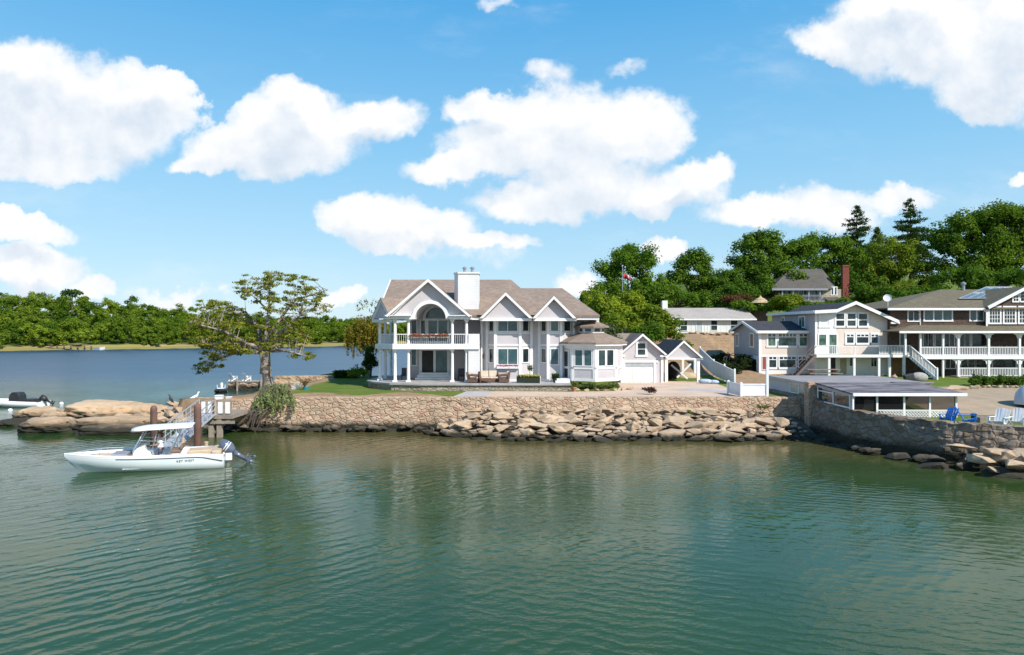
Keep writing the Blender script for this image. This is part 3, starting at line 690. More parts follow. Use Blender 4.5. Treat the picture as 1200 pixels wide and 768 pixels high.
# big smooth ledge boulders on the left
def ledge(px0, px1, py0, py1, Y, depth, seed, label, tilt=0.0, mat=None, group=None, sq=3.4):
    X0, X1 = U(px0, Y), U(px1, Y); Z1 = V(py0, Y); Z0 = min(V(py1, Y), -0.1) - 0.25
    bm = bmesh.new(); bmesh.ops.create_icosphere(bm, subdivisions=5, radius=1)
    for v in bm.verts:
        c_ = v.co; q = (abs(c_.x) ** sq + abs(c_.y) ** sq + abs(c_.z) ** sq) ** (1 / sq); c_ = c_ / q
        d = 1 + .16 * mnoise.noise(c_ * 1.3 + Vector((seed * 5.1, 0, 0))) + .07 * mnoise.noise(c_ * 3.5 + Vector((seed, 2, 0)))
        crack = mnoise.noise(Vector((c_.x * .7 + seed, c_.y * 2, c_.z * 3.2))); d -= .10 * math.exp(-(crack / .05) ** 2); crack2 = mnoise.noise(Vector((c_.x * 2.4 + seed * 3, c_.y * 1.5, c_.z * .8))); d -= .06 * math.exp(-(crack2 / .04) ** 2)
        v.co = c_ * d
    me_ = bpy.data.meshes.new('boulder'); bm.to_mesh(me_); bm.free(); me_.materials.append(mat or ROCKB); me_.polygons.foreach_set('use_smooth', [True] * len(me_.polygons))
    o = bpy.data.objects.new('boulder', me_); COL.objects.link(o); o.location = ((X0 + X1) / 2, Y + depth / 2, (Z0 + Z1) / 2)
    o.scale = ((X1 - X0) / 2, depth / 2, (Z1 - Z0) / 2); o.rotation_euler = (0, tilt, 0)
    return tag(o, label, 'rock', group)
ledge(61, 146, 474, 500, 54, 4.5, 1, 'largest smooth tan ledge boulder with a pale rounded top', 0.03)
ledge(70, 172, 491, 511, 49.6, 3.0, 2, 'long low slab boulder in front of the largest pale boulder')
ledge(82, 176, 500, 512, 48.2, 1.8, 3, 'dark wet slab edge at the water below the long low boulder')
ledge(10, 74, 493, 512, 49.0, 3.2, 4, 'brown rounded boulder at the water left of the long slab')
ledge(8, 49, 480, 497, 54.5, 3.0, 5, 'peaked tan boulder behind the brown one at the far left')
ledge(-8, 24, 493, 503, 52.5, 2.2, 6, 'small dark boulder cut by the left edge of the photo')
ledge(40, 66, 485, 500, 53, 2.0, 7, 'small tan boulder wedged left of the largest pale boulder')
ledge(132, 182, 475, 500, 55, 3.0, 8, 'broken tan boulder right of the largest pale boulder', 0.1)
ledge(196, 262, 469, 506, 53.0, 4.5, 9, 'steep tan ledge behind the gangway', 0.0)
ledge(238, 300, 480, 508, 50.2, 3.0, 10, 'low tan ledge under the landing beside the wall end')
for i, (px, py, Y, s) in enumerate([(206, 474, 54.4, .6), (217, 480, 53.4, .75), (201, 487, 53.2, .8), (226, 476, 54.0, .5), (212, 493, 52.3, .8), (232, 488, 52.4, .7), (243, 478, 53.2, .55), (222, 498, 51.6, .8)]):
    put_rock(RK[(i * 5) % 14], (U(px, Y), Y, V(py, Y)), (s * 1.4, s, s * .7), (.1, .15, i * .8), 'tan boulder piled over the ledge behind the gangway', 'boulders behind the gangway', 'gangway_boulder')
rng = random.Random(21)
for i in range(95):
    f = rng.random(); px = 120 + 118 * f; Y = rng.uniform(51.5, 58.5); s = rng.uniform(.22, .62)
    base = .45 + .55 * f
    put_rock(RK[rng.randrange(14)], (U(px, Y), Y, base * (1 - abs(Y - 55) / 7) + rng.uniform(-.1, .25)), (s * 1.3, s, s * .75), (rng.uniform(-.3, .3), rng.uniform(-.3, .3), rng.uniform(0, 6.3)),
             'loose tan stone in the rock jetty between ledge and gangway', 'loose stones of the rock jetty', 'jetty_stone')
# ------------------------------------------------------------------ building helpers
def win(root, M, u0, u1, z0, z1, cols=1, rows=1, fr=0.09, glass=None, trim=None, name='window', out=0.05, mun=0.05, transom=None):
    m = MB(M)
    m.box(u0 - fr, u1 + fr, -out, 0.02, z1, z1 + fr); m.box(u0 - fr - .03, u1 + fr + .03, -out - .03, 0.02, z0 - fr, z0)
    m.box(u0 - fr, u0, -out, 0.02, z0, z1); m.box(u1, u1 + fr, -out, 0.02, z0, z1)
    for i in range(1, cols):
        x = u0 + (u1 - u0) * i / cols; m.box(x - mun / 2, x + mun / 2, -out + .012, 0, z0, z1)
    for i in range(1, rows):
        z = z0 + (z1 - z0) * i / rows; m.box(u0, u1, -out + .015, 0, z - mun / 2, z + mun / 2)
    if transom:                       # short row of little lights along the top
        zt = z1 - (z1 - z0) * .26; m.box(u0, u1, -out + .01, 0, zt - .04, zt + .04)
        for i in range(1, transom):
            x = u0 + (u1 - u0) * i / transom; m.box(x - .05, x + .05, -out + .013, 0, zt, z1)
    o = m.build(name, trim or TRIM, root)
    MB(M).box(u0, u1, -0.016, 0.015, z0, z1).build('pane', glass or GLASS, o)
    return o
def wpx(root, px0, py0, px1, py1, Y, **k):
    return win(root, T((0, Y, 0)), U(px0, Y), U(px1, Y), V(py1, Y), V(py0, Y), **k)
def wall_frame(p0, p1):
    """frame whose x axis runs from p0 to p1 (seen from outside left to right)"""
    a = math.degrees(math.atan2(p1[1] - p0[1], p1[0] - p0[0])); return T((p0[0], p0[1], 0)) @ RZ(a), math.hypot(p1[0] - p0[0], p1[1] - p0[1])
def column(root, x, y, z0, z1, r=.14, mat=None, name='column'):
    m = MB(); m.box(x - r * 1.35, x + r * 1.35, y - r * 1.35, y + r * 1.35, z0, z0 + .14); m.box(x - r * 1.35, x + r * 1.35, y - r * 1.35, y + r * 1.35, z1 - .12, z1)
    m.lathe([(r, z0 + .14), (r * .98, z0 + .9), (r * .84, z1 - .22), (r * 1.1, z1 - .2), (r * 1.1, z1 - .12)], (x, y, 0), 14)
    return m.build(name, mat or TRIM, root)
def railing(root, p0, p1, h=.9, pitch=.13, mat=None, name='railing', solid=False, bar=.05):
    p0, p1 = Vector(p0), Vector(p1); m = MB(); up = Vector((0, 0, 1))
    m.bar(p0 + up * h, p1 + up * h, .09, .07); m.bar(p0 + up * .1, p1 + up * .1, .07, .06)
    n = max(2, int((p1 - p0).length / pitch))
    if solid: m.bar(p0 + up * (h / 2 + .05), p1 + up * (h / 2 + .05), .04, h - .17)
    else:
        for i in range(n + 1):
            q = p0.lerp(p1, i / n); m.bar(q + up * .1, q + up * h, bar, bar)
    return m.build(name, mat or TRIM, root)
def slab_roof(m, pts, th=.16):
    """a roof plane: polygon of 3d points given a thickness downwards"""
    n = len(pts); b = [(p[0], p[1], p[2] - th) for p in pts]
    m.hull(list(pts) + b, [tuple(range(n)), tuple(range(2 * n - 1, n - 1, -1))] + [(i, (i + 1) % n, n + (i + 1) % n, n + i) for i in range(n)])
def rake_trim(m, p_low, p_top, y0, y1, w=.3):
    """sloped white board in the plane y, from low end to the top"""
    (xa, za), (xb, zb) = p_low, p_top
    m.prism([(xa, za), (xb, zb), (xb, zb - w * 1.25), (xa + (xb - xa) * .0, za - w * .0 - w)], 'y', y0, y1)

# =================================================================== MAIN HOUSE
house = thing('gabled_house', (-2, 62, 2.9), 'large lavender grey house with white columns, arched gable and octagon bay', 'house')
FZ, EZ, RS = 3.0, 8.72, 0.515
def rz_(y): return EZ + (y - 58.2) * RS              # height of the main front roof plane
m = MB()
m.box(-9.6, -2.8, 62.4, 71, 2.85, 8.7)
m.box(-2.8, 6.95, 60.0, 71, 2.85, 8.7)
m.prism([(-8.5, 8.7), (-5.4, 8.7), (-5.4, 10.3), (-8.5, 10.3)], 'y', 62.4, 63.2)
m.prism([(62.4, 8.7), (65.0, 11.9), (70.5, 8.7)], 'x', -9.6, -9.3)
m.build('wall', LAV, house)
# roof: main ridge, lower right ridge with hip
m = MB()
yb = 71.8
slab_roof(m, [(-11.5, 59.7, rz_(59.7)), (-11.05, 59.1, rz_(59.1)), (-10.45, 58.2, EZ), (-7.1, 64.1, rz_(64.1)), (-3.52, 58.2, EZ), (3.4, 58.2, EZ), (-0.1, 65, rz_(65)), (-11.5, 65, rz_(65))])
slab_roof(m, [(-0.1, 65, rz_(65)), (3.4, 58.2, EZ + .003), (3.4, yb, EZ)])
slab_roof(m, [(-11.5, 65, rz_(65)), (-0.1, 65, rz_(65)), (3.4, yb, EZ), (-11.5, yb, EZ)])
zr2 = 11.35
slab_roof(m, [(-3, 58.2, EZ - .02), (7.5, 58.2, EZ - .02), (4.7, 64, zr2), (-1.5, 64, zr2)])
slab_roof(m, [(7.5, 58.2, EZ - .025), (7.5, yb, EZ - .02), (4.7, 64, zr2)])
slab_roof(m, [(7.5, yb, EZ - .025), (-3, yb, EZ - .025), (-1.5, 64, zr2), (4.7, 64, zr2)])
roof = m.build('roof', ROOFB, house)
m = MB(); m.box(-3.5, 7.45, 58.3, 58.42, EZ - .42, EZ - .165); m.box(7.3, 7.42, 58.43, yb, EZ - .42, EZ - .19)
m.prism([(60.4, rz_(60.4)), (65, rz_(65) + .0), (65, rz_(65) - .3), (60.4, rz_(60.4) - .3)], 'x', -11.6, -11.502)
m.prism([(65, rz_(65)), (yb, EZ), (yb, EZ - .34), (65, rz_(65) - .35)], 'x', -11.6, -11.502)
m.build('eave_trim', TRIM, house)
# chimney with chamfered corner
c0 = U(532, 59.3); c1 = U(561, 59.3); zc = V(321, 59.3)
m = MB(); m.prism([(c0, 59.75), (c0 + .36, 59.2), (c1, 59.2), (c1, 61), (c0, 61)], 'z', 8.75, zc)
ch = m.build('chimney', WSIDE, house)
m = MB(); m.prism([(c0 - .07, 59.72), (c0 + .33, 59.12), (c1 + .07, 59.12), (c1 + .07, 61.07), (c0 - .07, 61.07)], 'z', zc, zc + .13); m.build('chimney_cap', TRIM, ch)
for px in (544.5, 553.5):
    MB().lathe([(.12, 0), (.12, .35), (.2, .36), (.2, .46), (.05, .56)], (U(px, 60.1), 60.1, zc + .13), 10).build('flue', GREYM, ch)
# pediment with arch
PY0, ax, az, hw = 58.05, -7.1, 11.78, 3.52
sl = (az - EZ) / hw
m = MB()
for s in (-1, 1):
    slab_roof(m, [(ax + s * (hw + .12), PY0 - .29, EZ - .09), (ax, PY0 - .29, az + .01), (ax, 64.1, az + .01), (ax + s * (hw + .12), 58.3, EZ - .09)], .14)
m.build('pediment_roof', ROOFB, house)
acx, ar = -6.96, 1.32
arc = [(acx + ar * math.cos(t), EZ - .36 + ar * math.sin(t)) for t in np.linspace(0, math.pi, 22)]
zb = EZ - .36
m = MB(); m.prism([(ax - hw + .1, zb)] + arc[::-1] + [(ax + hw - .1, zb), (ax + hw - .1, EZ - .1), (ax, az - .16), (ax - hw + .1, EZ - .1)], 'y', 58.3, 58.5); m.build('pediment_wall', LAV, house)
m = MB()
for s in (-1, 1):
    xa, xb = ax + s * (hw + .12), ax
    m.prism([(xa, EZ - .1), (xb, az), (xb, az - .27), (xa - s * .2, EZ - .18)], 'y', PY0 - .34, PY0 - .26); m.prism([(xa - s * .3, EZ - .2), (xb, az - .17), (xb, az - .2), (xa - s * .34, EZ - .2)], 'y', PY0 - .259, 58.29)
    m.box(*sorted((acx + s * (ar + .26), ax + s * (hw + .15))), PY0 - .02, 58.298, zb - .02, zb + .27)
    m.box(*sorted((acx + s * (ar + .26), ax + s * (hw + .15))), PY0 - .28, 58.296, zb + .272, zb + .34)
m.build('pediment_trim', TRIM, house)
arc2 = [(acx + (ar + .28) * math.cos(t), zb + (ar + .28) * math.sin(t)) for t in np.linspace(0, math.pi, 22)]
MB().prism(arc + arc2[::-1], 'y', 58.18, 58.299).build('arch_trim', TRIM, house)
arc3 = [(acx + (ar + .06) * math.cos(t), zb + (ar + .06) * math.sin(t)) for t in np.linspace(0, math.pi, 22)]
MB().prism(arc + arc3[::-1], 'y', 58.501, 62.38).build('arch_vault', WSIDE, house)
m = MB(); m.box(-11.4, acx - ar - .07, 58.52, 66, zb - .02, zb + .05); m.box(acx + ar + .07, -2.9, 58.52, 62.38, zb - .02, zb + .05); m.build('porch_ceiling', WSIDE, house)
# balcony floor, chamfered at the left
BF = 6.0
bal = [(-2.82, 58.15), (-2.82, 62.38), (-9.62, 62.38), (-9.62, 66), (-11.9, 66), (-11.9, 59.95), (-10.1, 58.15)]
MB().prism(bal, 'z', BF, BF + .12).build('balcony_floor', SLATE, house)
m = MB(); m.box(-10.1, -2.75, 58.02, 58.149, BF - .2, BF + .22)
fr_, ln_ = wall_frame((-11.95, 59.9), (-10.1, 58.02)); mm = MB(fr_); mm.box(0, ln_, -.05, .08, BF - .2, BF + .22); m.v += mm.v; k_ = 8; m.f += [[i + 8 for i in f] for f in mm.f]
m.box(-12.02, -11.901, 59.93, 66, BF - .2, BF + .22); m.build('balcony_fascia', TRIM, house)
MB().prism([(-2.9, 58.5), (-2.9, 62.3), (-9.6, 62.3), (-9.6, 65.9), (-11.8, 65.9), (-11.8, 60.0), (-10.05, 58.3)], 'z', BF - .22, BF - .12).build('balcony_soffit', WSIDE, house)
for x, y in ((U(462.9, 58.4), 58.4), (U(478.6, 58.4), 58.4), (U(530, 58.4), 58.4), (U(546.6, 58.4), 58.4), (-11.62, 60.05), (-11.62, 62.6), (-11.62, 65.6)):
    column(house, x, y, FZ, BF - .2); column(house, x, y, BF + .12, zb - .02)
# railings with flower boxes
for a, b in (((-10.0, 58.35), (-8.9, 58.35)), ((-8.75, 58.35), (-5.2, 58.35)), ((-5.0, 58.35), (-3.95, 58.35)), ((-11.65, 60.05), (-10.1, 58.45)), ((-11.7, 60.2), (-11.7, 65.6))):
    railing(house, (*a, BF + .12), (*b, BF + .12), .95, .16, name='balcony_railing', bar=.022)
for i in range(3):
    x = -8.2 + i * 1.15; fb = MB().box(x - .5, x + .5, 58.12, 58.3, BF + .76, BF + .9).build('flower_box', WOODG, house)
    leaf_mesh('flowers', [(x - .4 + .16 * k, 58.18, BF + .98) for k in range(6)], [(.18, .15, .17)] * 6, 46, .12, (.28, .04, .03), (.36, .17, .09), 60 + i, parent=fb)
MB().box(-3.72, -2.8, 58.16, 59.99, FZ - .1, BF - .2).build('porch_wall', WSIDE, house)
MB().box(-3.72, -2.8, 58.2, 59.98, BF + .22, BF + 1.1).build('parapet', WSIDE, house)
# little gable over the chamfered corner
fr_, ln_ = wall_frame((-12.25, 60.2), (-10.35, 58.3)); hw2 = ln_ / 2
MB(fr_).prism([(.1, EZ - .3), (ln_ - .1, EZ - .3), (hw2, EZ + 1.28)], 'y', 0.05, .12).build('gable_wall', LAV, house)
m = MB(fr_); m.prism([(-.15, EZ - .36), (hw2, EZ + 1.5), (hw2, EZ + 1.2), (.15, EZ - .36)], 'y', -.12, .049); m.prism([(ln_ + .15, EZ - .36), (hw2, EZ + 1.5), (hw2, EZ + 1.2), (ln_ - .15, EZ - .36)], 'y', -.12, .049); m.box(-.1, ln_ + .1, -.06, .049, EZ - .62, EZ - .362)
m.build('gable_trim', TRIM, house)
m = MB(fr_)
slab_roof(m, [(-.2, -.14, EZ - .33), (hw2, -.14, EZ + 1.53), (hw2, 3.0, EZ + 1.53), (-.2, 1.3, EZ - .33)], .08); slab_roof(m, [(ln_ + .2, -.14, EZ - .33), (hw2, -.14, EZ + 1.53), (hw2, 3.0, EZ + 1.53), (ln_ + .2, 1.3, EZ - .33)], .08)
m.build('gable_roof', ROOFB, house)
# porch back wall: doors, arch window, side windows
YB = 62.38
def archwin():
    cx_, z0_, r_ = U(511.5, YB), V(373.5, YB), 1.0
    a_ = lambda r: [(cx_ + r * math.cos(t), z0_ + r * math.sin(t)) for t in np.linspace(0, math.pi, 20)]
    o = MB().prism(a_(r_ + .24) + a_(r_)[::-1], 'y', YB - .1, YB + .02).build('arch_window', TRIM, house)
    MB().prism(a_(r_), 'y', YB - .03, YB + .015).build('pane', GLASST, o)
    MB().box(cx_ - 1.25, cx_ + 1.25, YB - .12, YB + .015, z0_ - .12, z0_ - .002).build('window_sill', TRIM, o)
archwin()
wpx(house, 502, 376, 524, 400, YB, cols=2, glass=GLASST, fr=.2, name='balcony_door', mun=.12)
wpx(house, 493.5, 376, 498, 394, YB); wpx(house, 482.5, 376, 488, 394, YB, fr=.08)
wpx(house, 494.5, 411, 524, 438.3, YB, cols=2, fr=.26, glass=GLASST, name='porch_door', mun=.22)
MB().box(U(494.5, YB), U(508, YB), YB - .035, YB - .018, V(438.3, YB), V(411, YB)).build('dark_door_sheet', DARKROOM, house)  # flat dark sheet painted as the unlit room behind the open leaf
wpx(house, 482.5, 409, 487.5, 428, YB, glass=GLASST)
m = MB()
for i in range(3): m.box(U(491 - i * 1.5, 61.5), U(527 + i * 1.2, 61.5), 61.35 - .38 * i, 62.1 - .38 * (i), FZ, FZ + .58 - .19 * i)
m.build('porch_steps', WSIDE, house)
# front wall right of the porch: canted bays with gables
def bay(pxs, gb, apex, wins):
    (xa, xb, xc, xd) = pxs; Yf = 58.9
    pl = [(xa, 60.01), (xb, Yf), (xc, Yf), (xd, 60.01)]
    MB().prism(pl, 'z', FZ - .1, EZ - .3).build('bay_wall', LAV, house)
    m = MB(); 
    for zz, hh in ((FZ, .18), (V(405.5, Yf), .14), (V(391.5, Yf), .14), (EZ - .5, .2)):
        for a, b in zip(pl[:-1], pl[1:]):
            f_, l_ = wall_frame(a, b); q = MB(f_); q.box(-.03, l_ + .03, -.045, .0, zz, zz + hh); n0 = len(m.v); m.v += q.v; m.f += [[i + n0 for i in f] for f in q.f]
    for (x, y) in pl[1:3] + [(pl[0][0] - .02, 59.9), (pl[3][0] + .02, 59.9)]:
        m.box(x - .12, x + .12, y - .075, y + .12, FZ - .05, EZ - .31)
    m.build('bay_trim', TRIM, house)
    fl, ll = wall_frame(pl[0], pl[1]); fr, lr = wall_frame(pl[2], pl[3]); ff = T((xb, Yf, 0)); lf = xc - xb
    for (z1, z0) in ((V(375, Yf), V(388, Yf)), (V(409.3, Yf), V(425, Yf) if wins else V(425, Yf))):
        win(house, fl, ll * .3, ll * .78, z0, z1, fr=.07); win(house, fr, lr * .22, lr * .72, z0, z1, fr=.07)
        win(house, ff, .25, lf - .25, z0 - (.15 if z0 < 6 and wins else 0), z1, cols=wins, glass=GLASST, fr=.08)
    gx0, gx1, gz = gb; (gxa, gza) = apex
    MB().prism([(gx0 + .15, EZ - .28), (gx1 - .15, EZ - .28), (gxa, gza - .18)], 'y', 58.08, 58.18).build('bay_gable_wall', LAV, house)
    m = MB(); m.prism([(gx0 - .1, EZ - .3), (gxa, gza), (gxa, gza - .26), (gx0 + .2, EZ - .29)], 'y', 57.6, 57.68); m.prism([(gx1 + .1, EZ - .3), (gxa, gza), (gxa, gza - .26), (gx1 - .2, EZ - .29)], 'y', 57.6, 57.68)
    m.box(gx0 - .12, gx1 + .12, 57.9, 58.9, EZ - .52, EZ - .281); m.build('bay_gable_trim', TRIM, house)
    m = MB(); yr = 58.2 + (gza - EZ) / RS * 1.08
    for s, xx in ((-1, gx0), (1, gx1)): slab_roof(m, [(xx + s * .15, 57.61, EZ - .29), (gxa, 57.61, gza + .03), (gxa, yr + .4, gza + .03), (xx + s * .15, 58.6, EZ - .29)], .08)
    m.build('bay_gable_roof', ROOFB, house)
bay((U(571, 60), U(580.5, 58.9), U(609.5, 58.9), U(622.5, 60)), (U(564, 58.5), U(622.7, 58.5), 0), (U(592.7, 58.5), V(343.4, 58.5)), 2)
bay((U(632, 60), U(642.3, 58.9), U(657.5, 58.9), U(672, 60)), (U(625, 58.5), U(673, 58.5), 0), (U(648.4, 58.5), V(347.6, 58.5)), 1)
fb = MB().box(U(582, 58.7), U(608, 58.7), 58.62, 58.82, V(432, 58.8), V(430, 58.8) + .06).build('window_box', TRIM, house)
leaf_mesh('flowers', [(U(583 + 1.9 * k, 58.7), 58.68, V(429, 58.7)) for k in range(13)], [(.14, .12, .14)] * 13, 22, .1, (.55, .05, .15), (.62, .16, .25), 70, parent=fb)
m = MB(); m.box(-2.75, -2.55, 59.85, 59.99, FZ, EZ - .45); m.box(6.75, 7.0, 59.85, 59.99, FZ, EZ - .45); m.tube([(-2.66, 59.8, EZ - .3), (-2.66, 59.78, FZ)], .05, 6); m.build('corner_board', TRIM, house)
MB().box(6.3, 7.6, 59.55, 62, 6.6, EZ - .44).build('upper_return', WSIDE, house)
ld = MB().box(U(565.5, 59.9), U(566.8, 59.9), 59.75, 59.99, V(420, 59.9), V(415, 59.9)).build('wall_lamp', BLACK, house)
# octagon room
ocx, ocy, oR, oz0 = 6.94, 59.66, 2.68, 3.18
def octp(r, k): t = R(-90 + 45 * k); return (ocx + r * math.cos(t), ocy + r * math.sin(t))
oct_ = thing('octagon_room', (ocx, ocy, 3.0), 'white octagon garden room with cupola at the right end of the lavender house', 'garden room')
MB().prism([octp(oR, k) for k in range(8)], 'z', oz0 - .05, 6.25).build('wall', LAV, oct_)
m = MB()
for k in range(-2, 3):
    p0, p1 = octp(oR, k - 1), octp(oR, k); f_, l_ = wall_frame(p0, p1)
    q = MB(f_); q.box(0, l_, -.05, 0, oz0 - .06, oz0 + .17); q.box(0, l_, -.055, 0, 5.85, 6.25); q.box(0, l_, -.045, 0, V(432, 57.4) - .06, V(432, 57.4) + .12); q.box(0, .2, -.045, .0, oz0 + .17, 5.85); q.box(l_ - .2, l_, -.045, .0, oz0 + .17, 5.85)
    n0 = len(m.v); m.v += q.v; m.f += [[i + n0 for i in f] for f in q.f]
m.build('trim', TRIM, oct_)
for k in (0, 1):
    f_, l_ = wall_frame(octp(oR, k - 1), octp(oR, k)); zt, zl = V(410.5, 57.4), V(428.5, 57.4)
    for a, b in ((.32, .93), (1.12, 1.73)): win(oct_, f_, a, b, zl, zt, fr=.08, glass=GLASST if k == 0 else GLASS)
f_, l_ = wall_frame(octp(oR, -2), octp(oR, -1))
d_ = win(oct_, f_, .7, 1.45, oz0 + .15, 5.6, fr=.12, name='glazed_door', glass=GLASS)
def oct_roof(r0, z0, r1, z1, name, mat):
    m = MB(); a = [(*octp(r0, k), z0) for k in range(8)]; b = [(*octp(r1, k), z1) for k in range(8)]; c = [(*octp(r0, k), z0 - .14) for k in range(8)]
    m.hull(a + b + c, [(k, (k + 1) % 8, 8 + (k + 1) % 8, 8 + k) for k in range(8)] + [(16 + k, 16 + (k + 1) % 8, (k + 1) % 8, k) for k in range(8)] + [tuple(range(8, 16)), tuple(range(23, 15, -1))])
    return m.build(name, mat, oct_)
oct_roof(oR + .48, 6.40, 1.05, 7.22, 'roof', ROOFB)
m = MB(); m.prism([octp(oR + .42, k) for k in range(8)], 'z', 6.12, 6.258); m.build('eave_trim', TRIM, oct_)
cup = MB().prism([octp(1.12, k) for k in range(8)], 'z', 7.1, 7.62).build('cupola', WSIDE, oct_)
for k in (-1, 0, 1, 2):
    f_, l_ = wall_frame(octp(1.12, k - 1), octp(1.12, k)); MB(f_).box(l_ * .2, l_ * .8, -.02, .01, 7.3, 7.54).build('cupola_window', GLASS, cup)
oct_roof(1.55, 7.76, .05, 8.35, 'cupola_roof', ROOFB)
m = MB(); 
for i in range(2): m.box(U(653 - i * 2, 57.2), U(668, 57.2), 57.6 - .45 * i, 58.3 - .45 * i, FZ - .0, FZ + .32 - .16 * i)
m.build('door_steps', WSIDE, oct_)

# terrace in front of the house
ter = thing('terrace', (-2, 57, 2.4), 'raised stone terrace along the front of the lavender house', 'terrace')
tp = [(5.0, 56.3), (5.0, 60.2), (-9.5, 66.5), (-12.6, 66.5), (-12.8, 60.2), (-12.0, 58.6), (-10.2, 56.9), (-7.5, 56.3)]
MB().prism(tp, 'z', FZ - .14, FZ).build('paving', SLATE, ter)
m = MB()
tq = [(5.0, 56.42), (-7.45, 56.42), (-10.1, 57.0), (-11.9, 58.7), (-12.7, 60.2), (-12.5, 66)]
m.prism([(4.9, 56.45), (4.9, 60), (-9.5, 66.3), (-12.5, 66.3), (-12.68, 60.2), (-11.9, 58.72), (-10.1, 57.02), (-7.45, 56.45)], 'z', 2.2, FZ - .141); m.build('retaining_wall', TERRST, ter)

# =================================================================== GARAGE
gar = thing('garage', (12.3, 68, 2.4), 'small lavender grey garage with white door and pointed gable', 'garage')
gx0, gx1, gY = U(727.5, 64.8), U(777, 64.8), 64.8
gax, gaz, gez = (gx0 + gx1) / 2, V(391.5, gY), V(413, gY)
m = MB(); m.prism([(gx0, 2.3), (gx1, 2.3), (gx1, gez), (gax, gaz - .2), (gx0, gez)], 'y', gY, gY + 8); m.build('wall', LAV, gar)
m = MB()
for s, xx in ((-1, gx0), (1, gx1)): slab_roof(m, [(xx + s * .3, gY - .38, gez - .2), (gax, gY - .38, gaz + .05), (gax, gY + 8.2, gaz + .05), (xx + s * .3, gY + 8.2, gez - .2)], .12)
slab_roof(m, [(9.0, 67.4, 5.5), (gax, 67.4, 5.5), (gax, 71, gaz + .02), (9.0, 71, gaz + .02)], .12); slab_roof(m, [(9.0, 74.6, 5.5), (gax, 74.6, 5.5), (gax, 71, gaz + .02), (9.0, 71, gaz + .02)], .12)
m.build('roof', ROOFB, gar)
MB().box(9.3, gx0 - .01, 67.7, 74.2, 2.3, 5.5).build('rear_wing', LAV, gar)
m = MB()
for s, xx in ((-1, gx0), (1, gx1)):
    m.prism([(xx + s * .32, gez - .22), (gax, gaz + .03), (gax, gaz - .2), (xx + s * .1, gez - .25)], 'y', gY - .46, gY - .382)
    m.box(*sorted((xx + s * .34, xx - s * .35)), gY - .36, gY - .001, gez - .42, gez - .26)
    m.box(*sorted((xx + s * .02, xx - s * .22)), gY - .1, gY - .002, 2.41, gez - .42)
m.box(U(731, gY) - .1, U(771, gY), gY - .12, gY - .001, V(425, gY), V(422.5, gY)); m.box(U(729.8, gY), U(732.3, gY), gY - .11, gY - .003, 2.41, V(425, gY)); m.box(U(765.7, gY), U(768.5, gY), gY - .11, gY - .003, 2.41, V(425, gY))
m.build('trim', TRIM, gar)
m = MB(); dx0, dx1, dz1 = U(732.4, gY), U(765.6, gY), V(425.2, gY)
m.box(dx0, dx1, gY - .03, gY + .0, 2.41, dz1)
for i in range(8):
    a = dx0 + (dx1 - dx0) * i / 8; b = dx0 + (dx1 - dx0) * (i + 1) / 8
    for zz0, zz1 in ((2.5, 3.15), (3.22, dz1 - .5)): m.box(a + .05, b - .05, gY - .052, gY - .031, zz0, zz1)
gd = m.build('garage_door', WHITE, gar)
MB().box(dx0 + .05, dx1 - .05, gY - .045, gY - .0315, dz1 - .42, dz1 - .08).build('door_lights', simple('grey_door_glass', (.42, .44, .46), None, 3, .2), gd)
wpx(gar, 747.3, 402.5, 756, 416, gY, rows=2, fr=.2)

# =================================================================== CARPORT
cpt = thing('carport', (16.4, 69, 2.4), 'open white carport with dark roof between the garage and the vinyl fence', 'carport')
cY = 65.6; cx0, cx1, cax = U(778.5, cY), U(823, cY), U(800.3, cY); ce, ca = V(419.5, cY), V(399.5, cY)
m = MB()
for s, xx in ((-1, cx0), (1, cx1)): slab_roof(m, [(xx, cY - .3, ce + .05), (cax, cY - .3, ca + .05), (cax, cY + 8, ca + .05), (xx, cY + 8, ce + .05)], .1)
m.build('roof', ROOFK, cpt)
MB().prism([(cx0 + .2, ce - .02), (cx1 - .2, ce - .02), (cax, ca - .15)], 'y', cY, cY + .1).build('gable_wall', LAV, cpt)
m = MB()
for s, xx in ((-1, cx0), (1, cx1)): m.prism([(xx - .0, ce + .02), (cax, ca + .04), (cax, ca - .18), (xx - s * .2, ce)], 'y', cY - .38, cY - .302)
m.box(cx0, cx1, cY - .15, cY - .001, ce - .16, ce - .021); m.box(cx0 + .05, cx0 + .2, cY, cY + 7.8, ce - .16, ce - .03); m.box(cx1 - .2, cx1 - .05, cY, cY + 7.8, ce - .16, ce - .03)
m.build('trim', TRIM, cpt)
for (px, Y) in ((780.8, cY), (818.3, cY), (781.5, cY + 7.4), (800, cY + 7.4), (814.5, cY + 7.4)):
    x = U(px, Y); MB().box(x - .13, x + .13, Y - .1, Y + .16, 2.38, ce - .161).build('post', TRIM, cpt)
